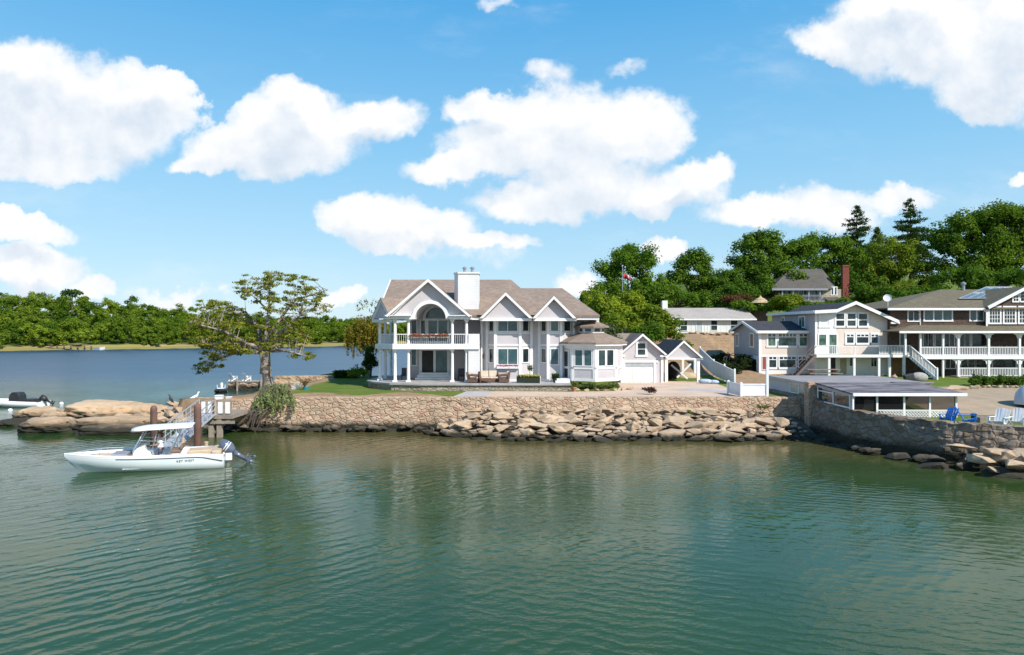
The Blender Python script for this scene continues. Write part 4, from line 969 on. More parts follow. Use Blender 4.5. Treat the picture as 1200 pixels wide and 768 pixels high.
# things stored beneath
m = MB(); X, Y = U(803, 71.5), 71.5
m.ball((X, Y, 2.5), (1.5, 1.0, .55), 14, 8); tag(m.build('tarp_heap', simple('tan_canvas', (.46, .36, .24), (.36, .28, .18), 2, .9, .3), smooth=True), 'low tan canvas heap lying under the carport', 'tarp')
m = MB(); X, Y = U(789, 70.5), 70.5; m.ball((X, Y, 3.2), (.75, .8, 1.0), 12, 8); tag(m.build('grill_cover', simple('dark_purple_cover', (.035, .026, .035), None, 3, .8), smooth=True), 'dark covered grill standing at the left under the carport', 'grill cover')
m = MB(T((U(797, 69), 69, 2.4))); m.bar((-.9, 0, 1.5), (.75, 0, .1), .1, .18); m.bar((1.1, .1, 1.6), (-.3, .1, .2), .1, .18); tag(m.build('sawhorse', WHITE), 'white crossed timber frame under the carport', 'timber frame')
m = MB(T((U(827, 63.8), 63.8, 2.4)) @ RZ(-35)); m.ball((0, 0, .22), (.75, .38, .24), 12, 6); m.ball((.75, .1, .2), (.5, .33, .2), 10, 6); tag(m.build('tarp_bundle', simple('pale_blue_tarp', (.5, .58, .68), (.3, .4, .55), 3, .6, .2), smooth=True), 'pale blue tarp bundle on the ground beside the right carport post', 'tarp')
leaf_mesh_shr = [(13.8, 61.5)]

# =================================================================== WHITE FENCE AND GATE
fen = thing('vinyl_fence', (21.2, 71, 2.5), 'long white vinyl privacy fence stepping down from the carport', 'fence')
fp = [(U(820.5, 79), 79, 1.75), (U(836.5, 72), 72, 1.6), (U(849, 67), 67, 1.5), (U(861, 62.9), 62.9, 1.25)]
zs = [ground_z(x, y) for x, y, _ in fp]
for (x, y, h), z in zip(fp, zs):
    m = MB(); m.box(x - .07, x + .07, y - .07, y + .07, z - .1, z + h + .12); m.lathe([(.11, 0), (.11, .04), (.0, .12)], (x, y, z + h + .12), 4, R(45)); m.build('post', VINYL, fen)
for i in range(3):
    a, b = fp[i], fp[i + 1]; m = MB(); f_, l_ = wall_frame(a[:2], b[:2]); m.M = f_
    top = []; N_ = 10
    for k in range(N_ + 1):
        t = k / N_; z = zs[i] + a[2] + (zs[i + 1] + b[2] - zs[i] - a[2]) * (t if i < 2 else t ** .5 * .6 + t * .4); top.append((l_ * t, z))
    m.prism([(0, zs[i] + .1), (l_, zs[i + 1] + .1)] + top[::-1], 'y', -.02, .02)
    for k in range(int(l_ / .18)):
        u = .1 + k * .18; zt = np.interp(u, [p[0] for p in top], [p[1] for p in top]); zl = zs[i] + .1 + (zs[i + 1] - zs[i]) * u / l_; m.box(u, u + .15, -.03, .03, zl + .05, zt - .1)
    for k in range(N_):
        m.bar((top[k][0], 0, top[k][1]), (top[k + 1][0], 0, top[k + 1][1]), .09, .08)
    m.build('panel', VINYL, fen)
gat = thing('wall_gate', (18, 51.3, 2.42), 'white vinyl gate panels standing on the sea wall beside the flat roofed boathouse', 'gate')
for (x, y, h, nm) in ((U(868.5, 51.25), 51.25, 1.02, 'post'), (U(899, 51.25), 51.25, 2.05, 'tall_post'), (U(853.5, 53.6), 53.6, 1.0, 'post')):
    m = MB(); m.box(x - .09, x + .09, y - .09, y + .09, 2.38, 2.42 + h); m.lathe([(.13, 0), (.13, .04), (0, .1)], (x, y, 2.42 + h), 4, R(45)); m.build(nm, VINYL, gat)
for a, b in (((U(853.5, 53.6), 53.6), (U(868.5, 51.25), 51.25)), ((U(868.5, 51.25), 51.25), (U(899, 51.25), 51.25))):
    f_, l_ = wall_frame(a, b); m = MB(f_); m.box(.1, l_ - .1, -.02, .02, 2.6, 3.3); m.box(.08, l_ - .08, -.045, .045, 3.3, 3.41); m.box(.08, l_ - .08, -.045, .045, 2.5, 2.6)
    m.build('panel', VINYL, gat)

# =================================================================== RANCH HOUSE ON THE BANK
ran = thing('ranch_house', (30, 104, 6.7), 'low white ranch house with pale roof on the bank behind the carport', 'house')
rY = 100.0; rx0, rx1 = U(790.5, rY), U(882, rY); rg = ground_z(28, 100); re, rr = V(373.5, rY), V(361, 104.5)
m = MB(); m.box(rx0, rx1, rY, rY + 9, rg - 1, re); m.prism([(rY, re), (rY + 9, re), (rY + 4.5, rr - .15)], 'x', rx0, rx0 + .2); m.prism([(rY, re), (rY + 9, re), (rY + 4.5, rr - .15)], 'x', rx1 - .2, rx1); m.build('wall', WSIDE, ran)
m = MB()
for s, yy in ((-1, rY - .5), (1, rY + 9.5)): slab_roof(m, [(rx0 - .5, yy, re - .05), (rx1 + .4, yy, re - .05), (rx1 + .4, rY + 4.5, rr), (rx0 - .5, rY + 4.5, rr)], .15)
m.build('roof', ROOFW, ran)
m = MB(); m.box(rx0 - .5, rx1 + .4, rY - .6, rY - .5, re - .25, re - .04); m.build('eave_trim', TRIM, ran)
MB().box(rx0 - .9, rx0 - .1, rY + 4, rY + 5, rg, V(352.5, 104)).build('chimney', WHITE, ran)
wpx(ran, 797.5, 376, 805, 387.5, rY, rows=2); wpx(ran, 833.3, 375.7, 840.3, 387, rY, rows=2); wpx(ran, 856.5, 375.7, 864, 387, rY, rows=2)
wpx(ran, 816.2, 377, 822.5, 393, rY, name='door', glass=simple('pale_door', (.52, .56, .58), None, 3, .4))
m = MB()
for px in (811, 826, 829.5, 845, 852): m.box(U(px, rY), U(px + .7, rY), rY - .03, rY - .001, rg, re - .3)
m.build('batten', TRIM, ran)
# stone edging below it
rng = random.Random(9)
for i in range(12):
    x = U(810, 97) + i * .75; y = 96.8 + rng.uniform(-.4, .4); s = rng.uniform(.3, .55)
    put_rock(RK[i], (x, y, ground_z(x, y) + .15), (s * 1.4, s, s * .8), (0, 0, i), 'tan stone in the row below the white ranch house', 'stones below the ranch house', 'bank_stone')
# =================================================================== BEIGE BEACH HOUSE
bh = thing('beach_house', (33, 76, 2.6), 'beige two storey beach house with dark roof and long white deck', 'house')
X0, X1, XR = 26.8, 32.0, 40.0; YW, YM = 74.0, 72.0
ez1 = V(387.5, YW); rz1 = V(376.5, 78.2)
MB().box(X0, X1 + 1, YW, 82.4, 4.6, ez1).build('wing_wall', BEIGE, bh)
MB().prism([(YW + .01, ez1 - .02), (82.39, ez1 - .02), (78.2, rz1 - .14)], 'x', X0, X0 + .3).build('gable_wall', BEIGE_SHADE, bh)
MB().box(X0 - .012, X0 + .2, YW + .02, 82.38, 4.61, ez1 - .01).build('side_wall', BEIGE_SHADE, bh)
MB().box(X0 + .05, X1 + 1, YW + .05, 82.3, 2.2, 4.598).build('lower_wall', WSIDE, bh)
MB().box(X0 - .005, X0 + .3, 76.2, 82.35, 2.2, 4.597).build('stone_base', WALLDK, bh)
m = MB()
for yy in (YW - .45, 82.9): slab_roof(m, [(X0 - .4, yy, ez1 - .02), (X1 - .02, yy, ez1 - .02), (X1 - .02, 78.2, rz1), (X0 - .4, 78.2, rz1)], .13)
m.build('wing_roof', ROOFK, bh)
m = MB(); m.box(X0 - .4, X1 - .05, YW - .56, YW - .451, ez1 - .3, ez1 - .01)
m.prism([(YW - .5, ez1 - .04), (78.2, rz1 + .02), (78.2, rz1 - .25), (YW - .5, ez1 - .3)], 'x', X0 - .5, X0 - .401); m.prism([(82.95, ez1 - .04), (78.2, rz1 + .02), (78.2, rz1 - .25), (82.95, ez1 - .3)], 'x', X0 - .5, X0 - .401)
m.box(X0 - .03, X0 + .22, YW - .03, YW - .0, 2.3, ez1 - .3); m.box(X0 - .035, X0 - .013, YW - .02, YW + .2, 2.3, ez1 - .3); m.box(X0 + .22, X1, YW - .025, YW - .001, 4.5, 4.72)
m.build('wing_trim', TRIM, bh)
for (a, b, c) in ((900.2, 908.5, 2), (912.5, 933, 5), (937, 945.5, 2)):
    wpx(bh, a, 391.5, b, 405.3, YW, glass=GLASSG, fr=.2, transom=c)
for (a, b, c) in ((901.3, 909.5, 2), (913.5, 932, 4), (936, 944.5, 2)):
    wpx(bh, a, 418.5, b, 430.5, YW + .05, glass=GLASS, fr=.22, transom=c)
wpx(bh, 893.3, 418.7, 897.5, 433, YW + .05, fr=.06, name='door', glass=simple('red_door', (.30, .07, .055), None, 3, .4))
fs = T((X0 - .012, 82.4, 0)) @ RZ(-90)
win(bh, fs, 8.4 - 2.7, 8.4 - 1.7, 5.6, 6.95, fr=.15); win(bh, fs, .9, 1.7, 5.55, 6.9, fr=.12, glass=GLASSG); win(bh, fs, 8.4 - 2.1, 8.4 - .7, 2.85, 4.2, fr=.2)
# main block with the big gable
prof = [(31.6, V(364.5, YM)), (33.95, V(363.0, YM)), (35.9, V(353.7, YM)), (40.4, V(376, YM))]
MB().prism([(X1, 2.2), (XR, 2.2), (XR, prof[3][1]), (35.9, prof[2][1] - .2), (33.95, prof[1][1] - .2), (X1, prof[0][1] - .2)], 'y', YM, 84).build('wall', BEIGE, bh)
MB().box(X1 - .013, X1 + .1, YM + .02, 83.98, 4.6, prof[0][1] - .25).build('side_wall', BEIGE_SHADE, bh)
MB().box(X1 + .03, XR - .03, YM - .012, YM - .001, 2.2, V(416, YM)).build('lower_wall', WSIDE, bh)
m = MB()
for (a, b) in zip(prof[:-1], prof[1:]): slab_roof(m, [(a[0], YM - .7, a[1] + .0), (b[0], YM - .7, b[1]), (b[0], 84.6, b[1]), (a[0], 84.6, a[1])], .16)
m.build('roof', ROOFK, bh)
m = MB()
for (a, b) in zip(prof[:-1], prof[1:]): m.prism([(a[0], a[1] + .03), (b[0], b[1] + .03), (b[0], b[1] - .32), (a[0], a[1] - .3)], 'y', YM - .8, YM - .701)
m.box(XR - .4, XR + .5, YM - .72, YM - .001, prof[3][1] - .34, prof[3][1] - .14); m.box(XR - .18, XR + .02, YM - .04, YM - .002, 2.3, prof[3][1] - .34)
m.box(X1 - .05, X1 + .15, YM - .05, YM - .003, 2.3, prof[0][1] - .25); m.box(31.5, 31.6, YM - .7, 84.6, prof[0][1] - .28, prof[0][1] + .02)
m.box(U(959, YM), U(979.5, YM), YM - .03, YM - .004, V(391.3, YM), V(364.5, YM)); m.build('trim', TRIM, bh)
for a, b in ((961.5, 970.5), (979.8, 989), (993, 1002.3), (1006.3, 1015.8)): wpx(bh, a, 368, b, 382, YM, rows=2, fr=.2, mun=.14, out=.07, glass=GLASS)
for a, b, c in ((992.3, 1000, 2), (1004, 1017.5, 3), (1021, 1028.6, 2)): wpx(bh, a, 392.3, b, 402, YM, fr=.2, transom=c)
wpx(bh, 959.5, 392.5, 980, 415, YM, cols=2, fr=.12, name='deck_door', glass=GLASSG, mun=.35, out=.07)
wpx(bh, 995.8, 419, 1000, 429, YM, fr=.1); wpx(bh, 1020.8, 419, 1027, 429.5, YM, fr=.1, cols=2); wpx(bh, 984, 420, 992, 439, YM, name='lower_door', glass=CREAM, fr=.08); wpx(bh, 973.5, 419, 979, 440, YM, name='lower_doorway', glass=DARKROOM, fr=.05)
fs = T((X1 - .013, 84, 0)) @ RZ(-90)
win(bh, fs, 8.0, 9.4, 7.75, 8.85, cols=2, fr=.12, glass=GLASST); win(bh, fs, 3.2, 4.0, 8.0, 8.9, fr=.1, glass=GLASST)
# deck running along to the brown house
DZ, DYf = V(416, 70), 69.95
dk = thing('deck', (37, 71, 2.6), 'white railed wooden deck on posts joining the beige and the brown house', 'deck')
MB().box(U(954.6, DYf), U(1066, DYf), DYf, YM - .013, DZ - .12, DZ).build('deck_floor', WOODG, dk)
MB().box(U(954.6, DYf), U(1066, DYf), DYf - .06, DYf - .001, DZ - .26, DZ + .03).build('fascia', TRIM, dk)
MB().box(40.05, U(1066, DYf), YM - .012, 77, DZ - .12, DZ).build('deck_landing', WOODG, dk)
for px in (972, 1001.5, 1030.5, 1043, 1060):
    x = U(px, DYf); MB().box(x - .11, x + .11, DYf + .02, DYf + .24, 2.4, DZ - .121).build('post', TRIM, dk)
def rl(a, b, **k): railing(dk, (U(a, DYf), DYf + .05, DZ), (U(b, DYf), DYf + .05, DZ), .95, **k)
rl(954.8, 971.5, solid=True); rl(972, 982, pitch=.16); rl(1031, 1066, pitch=.15)
m = MB(); 
for a, b in ((982.5, 1001), (1002, 1030.5)):
    m.box(U(a, DYf), U(b, DYf), DYf + .02, DYf + .07, DZ + .88, DZ + .93)
    for px in (a, b): m.box(U(px, DYf), U(px, DYf) + .06, DYf + .015, DYf + .075, DZ, DZ + .88)
m.build('railing', TRIM, dk)
m = MB()
for i in range(5): m.tube([(U(983, DYf), DYf + .045, DZ + .15 + .15 * i), (U(1030, DYf), DYf + .045, DZ + .15 + .15 * i)], .008, 4)
m.build('rail_cable', METAL, dk)
MB().box(U(1044.5, 71.5), U(1059, 71.5), 71.4, 71.5, 2.4, DZ - .13).build('plank_screen', WOODB, dk)
# steep side stair down from the left end of the deck
m = MB(); a, b = Vector((U(954.5, 69.7), 69.7, DZ)), Vector((U(930, 68.6), 68.6, 2.7))
for k in (-.4, .4): m.bar(a + Vector((0, k, 0)), b + Vector((0, k, 0)), .06, .26)
for i in range(9): q = a.lerp(b, (i + .5) / 9); m.box(q.x - .16, q.x + .16, q.y - .4, q.y + .4, q.z - .03, q.z + .03)
for k in (-.4, .4): m.bar(a + Vector((0, k, .9)), b + Vector((0, k, .9)), .05, .05)
m.build('stair', simple('dark_stair_wood', (.13, .10, .085), None, 3, .7), dk)

# broad white stair from the deck to the grass
st = thing('white_staircase', (42, 69, 2.5), 'white railed staircase descending from the deck beside the brown house', 'staircase')
a, b = Vector((U(1066, 70.3), 70.3, DZ)), Vector((U(1098, 67.4), 67.4, 2.5))
for k, nm in ((-.75, 'stringer'), (.75, 'stringer')):
    off = Vector((.5 * k, .85 * k, 0)); MB().bar(a + off + Vector((0, 0, -.15)), b + off + Vector((0, 0, -.0)), .07, .3).build(nm, TRIM, st)
    m = MB(); m.bar(a + off + Vector((0, 0, .95)), b + off + Vector((0, 0, 1.05)), .09, .1)
    for i in range(20): q = a.lerp(b, i / 19) + off; m.bar(q, q + Vector((0, 0, 1.0)), .05, .05)
    m.bar(b + off, b + off + Vector((0, 0, 1.2)), .13); m.build('stair_railing', TRIM, st)
m = MB()
for i in range(11):
    q = a.lerp(b, (i + .5) / 11); m.hull([(q.x - .375 - .12, q.y - .64, q.z), (q.x - .375 + .16, q.y - .64, q.z), (q.x + .375 + .16, q.y + .64, q.z), (q.x + .375 - .12, q.y + .64, q.z)] + [(q.x - .375 - .12, q.y - .64, q.z - .2), (q.x - .375 + .16, q.y - .64, q.z - .2), (q.x + .375 + .16, q.y + .64, q.z - .2), (q.x + .375 - .12, q.y + .64, q.z - .2)],
           [(0, 1, 2, 3), (4, 5, 6, 7), (0, 1, 5, 4), (1, 2, 6, 5), (2, 3, 7, 6), (3, 0, 4, 7)])
m.build('tread', simple('blue_grey_tread', (.26, .29, .34), None, 3, .7), st)

# =================================================================== BROWN SHINGLE HOUSE
sh = thing('shingle_house', (50, 75, 2.5), 'brown shingled house with solar panels and two white railed porches', 'house')
SY, PY = 71.5, 69.0; SX0, SX1 = U(1043, SY), 64.0; GXc = U(1153, SY); eS = V(361, 70.9)
MB().box(SX0, SX1, SY, 84, 2.2, eS - .1).build('wall', BROWN, sh)
rgS = V(339, 77)
m = MB()
xa, xr = U(1040, 70.8), U(1107, 77)
slab_roof(m, [(xa, 70.8, eS), (58, 70.8, eS), (58, 77.6, rgS), (xr, 77.6, rgS)], .15)
slab_roof(m, [(xa, 70.8, eS - .004), (xr, 77.6, rgS), (xa, 84.6, eS)], .15)
slab_roof(m, [(xa, 84.6, eS), (xr, 77.6, rgS), (58, 77.6, rgS), (58, 84.6, eS)], .15)
# cross gable towards the water on the right
gxc = U(1203, 70.6); gzt = V(335.5, 70.6)
slab_roof(m, [(GXc - .3, 70.5, eS + .12), (gxc, 70.5, gzt), (gxc, 84, gzt), (GXc - .3, 84, eS + .12)], .16)
slab_roof(m, [(2 * gxc - GXc + .3, 70.5, eS + .12), (gxc, 70.5, gzt), (gxc, 84, gzt), (2 * gxc - GXc + .3, 84, eS + .12)], .16)
m.build('roof', ROOFG, sh)
MB().prism([(GXc, 5.8), (2 * gxc - GXc, 5.8), (2 * gxc - GXc, eS + .1), (gxc, gzt - .2), (GXc, eS + .1)], 'y', SY - .45, SY + 1).build('gable_wall', BROWN, sh)
m = MB(); m.prism([(GXc - .35, eS + .16), (gxc, gzt + .04), (gxc, gzt - .28), (GXc - .2, eS - .12)], 'y', 70.38, 70.499); m.prism([(2 * gxc - GXc + .35, eS + .16), (gxc, gzt + .04), (gxc, gzt - .28), (2 * gxc - GXc + .2, eS - .12)], 'y', 70.38, 70.499)
m.box(xa, GXc - .36, 70.7, 70.799, eS - .24, eS - .02); m.box(GXc - .12, GXc + .06, SY - .5, SY - .451, 6.9, eS)
m.tube([(GXc - .55, 70.75, eS - .2), (GXc - .15, SY - .56, eS - .5), (GXc - .15, SY - .56, 6.9)], .06, 6); m.tube([(U(1076, 71), 70.75, eS - .2), (U(1078.5, 71.4), SY - .06, eS - .5), (U(1078.5, 71.4), SY - .06, 6.8)], .06, 6)
m.build('trim', TRIM, sh)
wpx(sh, 1064.5, 364.5, 1076.5, 376, SY, cols=2, fr=.12); wpx(sh, 1083.5, 363.5, 1115, 375.5, SY, cols=3, fr=.14, mun=.14, glass=GLASST); wpx(sh, 1137, 362.8, 1152, 375.5, SY, cols=2, fr=.12, mun=.14, glass=GLASST)
GYw = SY - .45
for a, b in ((1159.5, 1171.5), (1176.8, 1189), (1194.5, 1206.5)): wpx(sh, a, 360.5, b, 378.3, GYw, cols=4, rows=4, fr=.16, mun=.045)
for a, b in ((1187.5, 1193), (1196, 1208)): wpx(sh, a, 346.5 if a < 1190 else 342, b, 353, GYw, cols=2 if a < 1190 else 3, rows=2 if a < 1190 else 3, fr=.14, mun=.05)
# solar array on the roof
def on_roof(px, f): y = 70.8 + f * 6.8; z = eS + (rgS - eS) * f; return Vector((U(px, y), y, z + .16))
q = [on_roof(1124, .4), on_roof(1154, .40), on_roof(1186, 1.06), on_roof(1156, 1.06)]
sp = MB(); sp.hull([p + Vector((0, 0, dz)) for dz in (0, -.06) for p in q], [(0, 1, 2, 3), (4, 5, 6, 7), (0, 1, 5, 4), (1, 2, 6, 5), (2, 3, 7, 6), (3, 0, 4, 7)])
pm = NT('solar_cells'); pp = pm.pos(); pvx = pm.sep(pp)
sol = sp.build('solar_array', pm.done((.09, .14, .165), .3, spec=.5), sh)
m = MB(); up = Vector((0, 0, .03))
for i in range(4): m.bar(q[0].lerp(q[1], i / 3) + up, q[3].lerp(q[2], i / 3) + up, .07, .06)
for i in (0, 1, 2): m.bar(q[0].lerp(q[3], i / 2) + up, q[1].lerp(q[2], i / 2) + up, .06, .05)
m.build('panel_frame', METAL, sol)
m = MB(); x, y = U(1131, 77), 77.3; m.lathe([(.16, 0), (.16, .8), (.26, .82), (.26, 1.0), (.05, 1.15)], (x, y, rgS - .3), 10); m.build('vent_pipe', GREYM, sh)
m = MB(); x, y = xa + .7, 72; m.tube([(x, y, eS + .1), (x, y, eS + .9)], .03, 6); m.M = T((x - .1, y - .1, eS + 1.05)) @ Matrix.Rotation(R(70), 4, 'X') @ Matrix.Rotation(R(-25), 4, 'Y'); m.lathe([(.02, 0), (.24, .04), (.38, .11), (.40, .12), (.25, .05)], (0, 0, 0), 16); m.build('satellite_dish', WHITE, sh)
# porches
PX0 = U(1053, PY); UF = V(417, PY); pe = V(388, 68.6); ptp = V(381, SY)
m = MB(); slab_roof(m, [(PX0 - .2, 68.55, pe), (SX1, 68.55, pe), (SX1, SY + .02, ptp), (U(1068, SY), SY + .02, ptp)], .12); slab_roof(m, [(PX0 - .2, 68.55, pe - .003), (U(1068, SY), SY + .02, ptp), (PX0 - .2, SY + .02, pe)], .12)
m.build('porch_roof', ROOFG, sh)
m = MB(); m.box(PX0 - .2, SX1, 68.45, 68.549, pe - .22, pe - .01); m.build('porch_eave', TRIM, sh)
MB().box(U(1078, PY), SX1, PY - .1, SY - .01, UF - .12, UF).build('upper_porch_floor', SLATE, sh)
m = MB(); m.box(U(1078, PY), SX1, PY - .2, PY - .101, UF - .34, UF + .05); m.build('porch_beam', TRIM, sh)
MB().box(U(1123, PY), SX1, PY - .05, SY - .01, 2.3, 2.72).build('lower_porch_floor', SLATE, sh)
ppx = [1078.5, 1105, 1122.8, 1158.3, 1194.5, 1231, 1266]
m0 = 2.72
for i, px in enumerate(ppx):
    x = U(px, PY); w_ = .085 if i < 2 else .1
    for (za, zb2) in ((2.4 if i < 2 else m0, UF - .341), (UF, pe - .22)):
        if za < 3 and i == 0: continue
        m = MB(); m.box(x - w_, x + w_, PY - w_, PY + w_, za, zb2)
        if i >= 2:
            for s in (-1, 1):     # turned brackets under the beam
                pts = [(x + s * w_, zb2), (x + s * (w_ + .55), zb2), (x + s * (w_ + .42), zb2 - .12), (x + s * (w_ + .2), zb2 - .22), (x + s * (w_ + .12), zb2 - .5), (x + s * w_, zb2 - .6)]
                m.prism(pts if s > 0 else pts[::-1], 'y', PY - .03, PY + .03)
            m.box(x - w_ * 1.4, x + w_ * 1.4, PY - w_ * 1.4, PY + w_ * 1.4, za, za + .12)
        m.build('porch_post', TRIM, sh)
x = U(1061, PY); MB().box(x - .08, x + .08, PY - .08, PY + .08, DZ, pe - .22).build('porch_post', TRIM, sh)
for a, b in zip(ppx[:-1], ppx[1:]):
    railing(sh, (U(a, PY) + .1, PY, UF), (U(b, PY) - .1, PY, UF), .85, .16, name='porch_railing')
    if a > 1120: railing(sh, (U(a, PY) + .1, PY, m0), (U(b, PY) - .1, PY, m0), .85, .16, name='porch_railing')
for (a, b, c) in ((1055, 1060.5, 1), (1082, 1093, 2), (1096, 1103, 1), (1107, 1118, 2), (1125, 1136, 2), (1139, 1154, 1), (1161, 1170, 1), (1174, 1191, 3), (1198, 1212, 3)):
    wpx(sh, a, 391.5, b, 406, SY, cols=c, fr=.1, glass=GLASS)
for (a, b, c) in ((1108, 1119, 2), (1126, 1142, 2), (1143.5, 1156, 1), (1163, 1190, 1), (1198, 1222, 2)):
    wpx(sh, a, 419.5, b, 431.5, SY, cols=c, fr=.1, glass=GLASS)

# =================================================================== HOUSE ON THE HILL
hh = thing('hillside_house', (47, 114, 11.5), 'grey hip roofed house with red brick chimney high among the trees', 'house')
HY = 112.0; hx0, hx1 = U(906, HY), U(967.5, HY); he = V(338, HY); hz0 = ground_z(47, 112) - 1.5
MB().box(hx0 + .6, hx1 - .3, HY + .8, HY + 9, hz0, he - .1).build('wall', BROWN, hh); MB().box(hx1 - .3, hx1 + 3.2, HY + .8, HY + 9, hz0, he - .1).build('end_wall', CREAM, hh)
apx, apz = U(963.5, 116.5), V(315.5, 116.5); ap2 = U(925, 116.5)
ex0, ex1 = hx0 - .3, U(986, HY)
m = MB()
slab_roof(m, [(ex0, HY - .2, he), (ex1 - 2.3, HY - .2, he), (apx, HY + 4.5, apz), (ap2, HY + 4.5, apz)], .18)
slab_roof(m, [(ex1 - 2.3, HY - .2, he - .005), (ex1, HY + 1.5, he + .25), (ex1, HY + 9.5, he), (apx, HY + 4.5, apz)], .18)
slab_roof(m, [(ex0, HY + 9.5, he), (ex1, HY + 9.5, he), (apx, HY + 4.5, apz), (ap2, HY + 4.5, apz)], .18); slab_roof(m, [(ex0, HY - .2, he - .006), (ex0, HY + 9.5, he), (ap2, HY + 4.5, apz)], .18)
m.build('roof', ROOFH, hh)
m = MB(); m.box(ex0, ex1 - 2.3, HY - .3, HY - .21, he - .35, he - .03); m.build('eave_trim', GREYM, hh)
for a, b, c in ((913.5, 928, 2), (930.5, 947, 3), (949, 961, 2)): wpx(hh, a, 338.7, b, 347, HY + .8, cols=c, fr=.12, glass=GLASST if a > 948 else GLASS)
for a, b in ((974.3, 976.3), (978.2, 980.2)): wpx(hh, a, 337, b, 345.5, HY + .8, fr=.14)
for px in (917, 929.5, 948, 961): x = U(px, HY); MB().box(x - .1, x + .1, HY, HY + .2, hz0, he - .2).build('porch_post', GREYM, hh)
railing(hh, (U(940, HY), HY - .3, V(353, HY)), (U(967, HY), HY - .3, V(353, HY)), .95, .2, mat=GREYM)
MB().box(hx0, U(968, HY), HY - .5, HY + .79, V(354.5, HY), V(353, HY)).build('porch_floor', WOODG, hh)
m = MB(); slab_roof(m, [(U(966, HY), HY - 1.2, V(352.5, HY)), (U(990, HY), HY - 1.2, V(352.5, HY)), (U(984, HY), HY + .79, V(348, HY)), (U(968, HY), HY + .79, V(348, HY))], .15); m.build('lower_roof', ROOFH, hh)
chx0, chx1 = U(986.3, 113), U(993.8, 113); m = MB(); m.box(chx0, chx1, 112.6, 113.3, hz0, V(313, 113)); m.box(chx0 - .08, chx1 + .08, 112.52, 113.4, V(313, 113), V(311, 113)); m.build('chimney', BRICK, hh)
# thatched parasol hut beside it
pav = thing('thatched_umbrella', (U(891, 104), 104, 10), 'small pointed straw parasol beside the hillside trees', 'parasol')
X, Y = U(891, 104), 104; zt = V(346.5, Y)
MB().lathe([(1.55, 0), (.75, .55), (.8, .56), (.25, .85), (.04, 1.15)], (X, Y, zt - 1.15), 14).build('thatch', simple('straw', (.50, .38, .22), (.36, .27, .15), 4, .9, .4), pav)
MB().tube([(X, Y, zt - 3.6), (X, Y, zt - .6)], .07, 6).build('pole', WOODG, pav)
m = MB(); m.box(U(881, 104), U(901, 104), 104.5, 104.7, zt - 4, zt - 1.9); tag(m.build('timber_screen', simple('brown_screen', (.30, .17, .12), (.2, .12, .09), 2, .8)), 'brown timber screen standing behind the straw parasol', 'screen')

# =================================================================== FLAT ROOFED BOATHOUSE AND LATTICE PORCH
bt = thing('boathouse', (26, 52, 2.4), 'low boathouse with flat grey membrane roof behind the shaded wall', 'boathouse')
BX0 = 21.52; BZ = 3.6
MB().box(BX0 - .1, 30.4, 49.4, 57.5, BZ - .1, BZ).build('roof', MEMB, bt)
MB().box(BX0 - .16, BX0 - .101, 49.35, 57.52, BZ - .2, BZ + .03).build('roof_edge', GREYM, bt)
MB().box(BX0, 30.3, 49.5, 57.4, 1.9, BZ - .1).build('wall', LAV, bt)
fs = T((BX0, 57.4, 0)) @ RZ(-90)
o = win(bt, fs, 4.7, 7.7, 2.7, 3.33, cols=2, fr=.08, glass=simple('frosted_glass', (.34, .36, .34), (.26, .28, .27), 2, .2), mun=.07)
MB().box(BX0 - .42, BX0 + .3, 48.55, 49.3, .5, 3.72).build('stone_pier', WALLST, bt)
lp = thing('lattice_porch', (24.3, 45.6, 1.9), 'low porch with weathered sloping roof, screens and white lattice skirt', 'porch')
LX0, LX1 = 21.62, U(1120, 43.5); lz0, lz1 = 3.45, 3.72
m = MB(); slab_roof(m, [(LX0 - .12, 43.15, lz0), (U(1132.5, 43.15), 43.15, lz0), (U(1132.5, 43.15), 48.4, lz1), (LX0 - .12, 48.4, lz1)], .1); slab_roof(m, [(27.4, 48.401, lz1 - .01), (28.7, 48.401, lz1 - .01), (30.6, 49.5, lz1 - .03), (27.4, 49.5, lz1 - .03)], .1)
m.build('roof', PROOF, lp)
MB().box(LX0 - .1, U(1132.5, 43.15), 43.04, 43.149, lz0 - .17, lz0 + .02).build('fascia', TRIM, lp)
m = MB(); m.prism([(43.15, lz0 - .1), (48.4, lz1 - .1), (48.4, lz1 - .28), (43.15, lz0 - .24)], 'x', LX0 - .1, LX0 - .01); m.build('side_beam', GREYM, lp)
for px in (996.5, 1027.3, 1059, 1089, 1120):
    x = U(px, 43.5); MB().box(x - .06, x + .06, 43.42, 43.54, 1.75 if px > 1000 else 2.38, lz0 - .17).build('post', TRIM, lp)
scr = NT('insect_screen'); tb = scr.nd('ShaderNodeBsdfTransparent'); db = scr.nd('ShaderNodeBsdfDiffuse'); db.inputs['Color'].default_value = (.02, .02, .022, 1); mxs = scr.nd('ShaderNodeMixShader'); mxs.inputs[0].default_value = .5
scr.L.new(tb.outputs[0], mxs.inputs[1]); scr.L.new(db.outputs[0], mxs.inputs[2]); scr.L.new(mxs.outputs[0], scr.out.inputs[0])
for a, b in ((996.5, 1027.3), (1027.3, 1059), (1059, 1089), (1089, 1120)):
    MB().box(U(a, 43.5) + .06, U(b, 43.5) - .06, 43.47, 43.49, V(481, 43.5), lz0 - .17).build('screen', scr.m, lp)
m = MB(); zt, zl = V(481.5, 43.46), V(491.5, 43.46); xa, xb = U(1027.3, 43.46), U(1120, 43.46)
m.box(xa, xb, 43.4, 43.46, zt, zt + .06); m.box(xa, xb, 43.4, 43.46, zl - .1, zl - .04)
k = xa
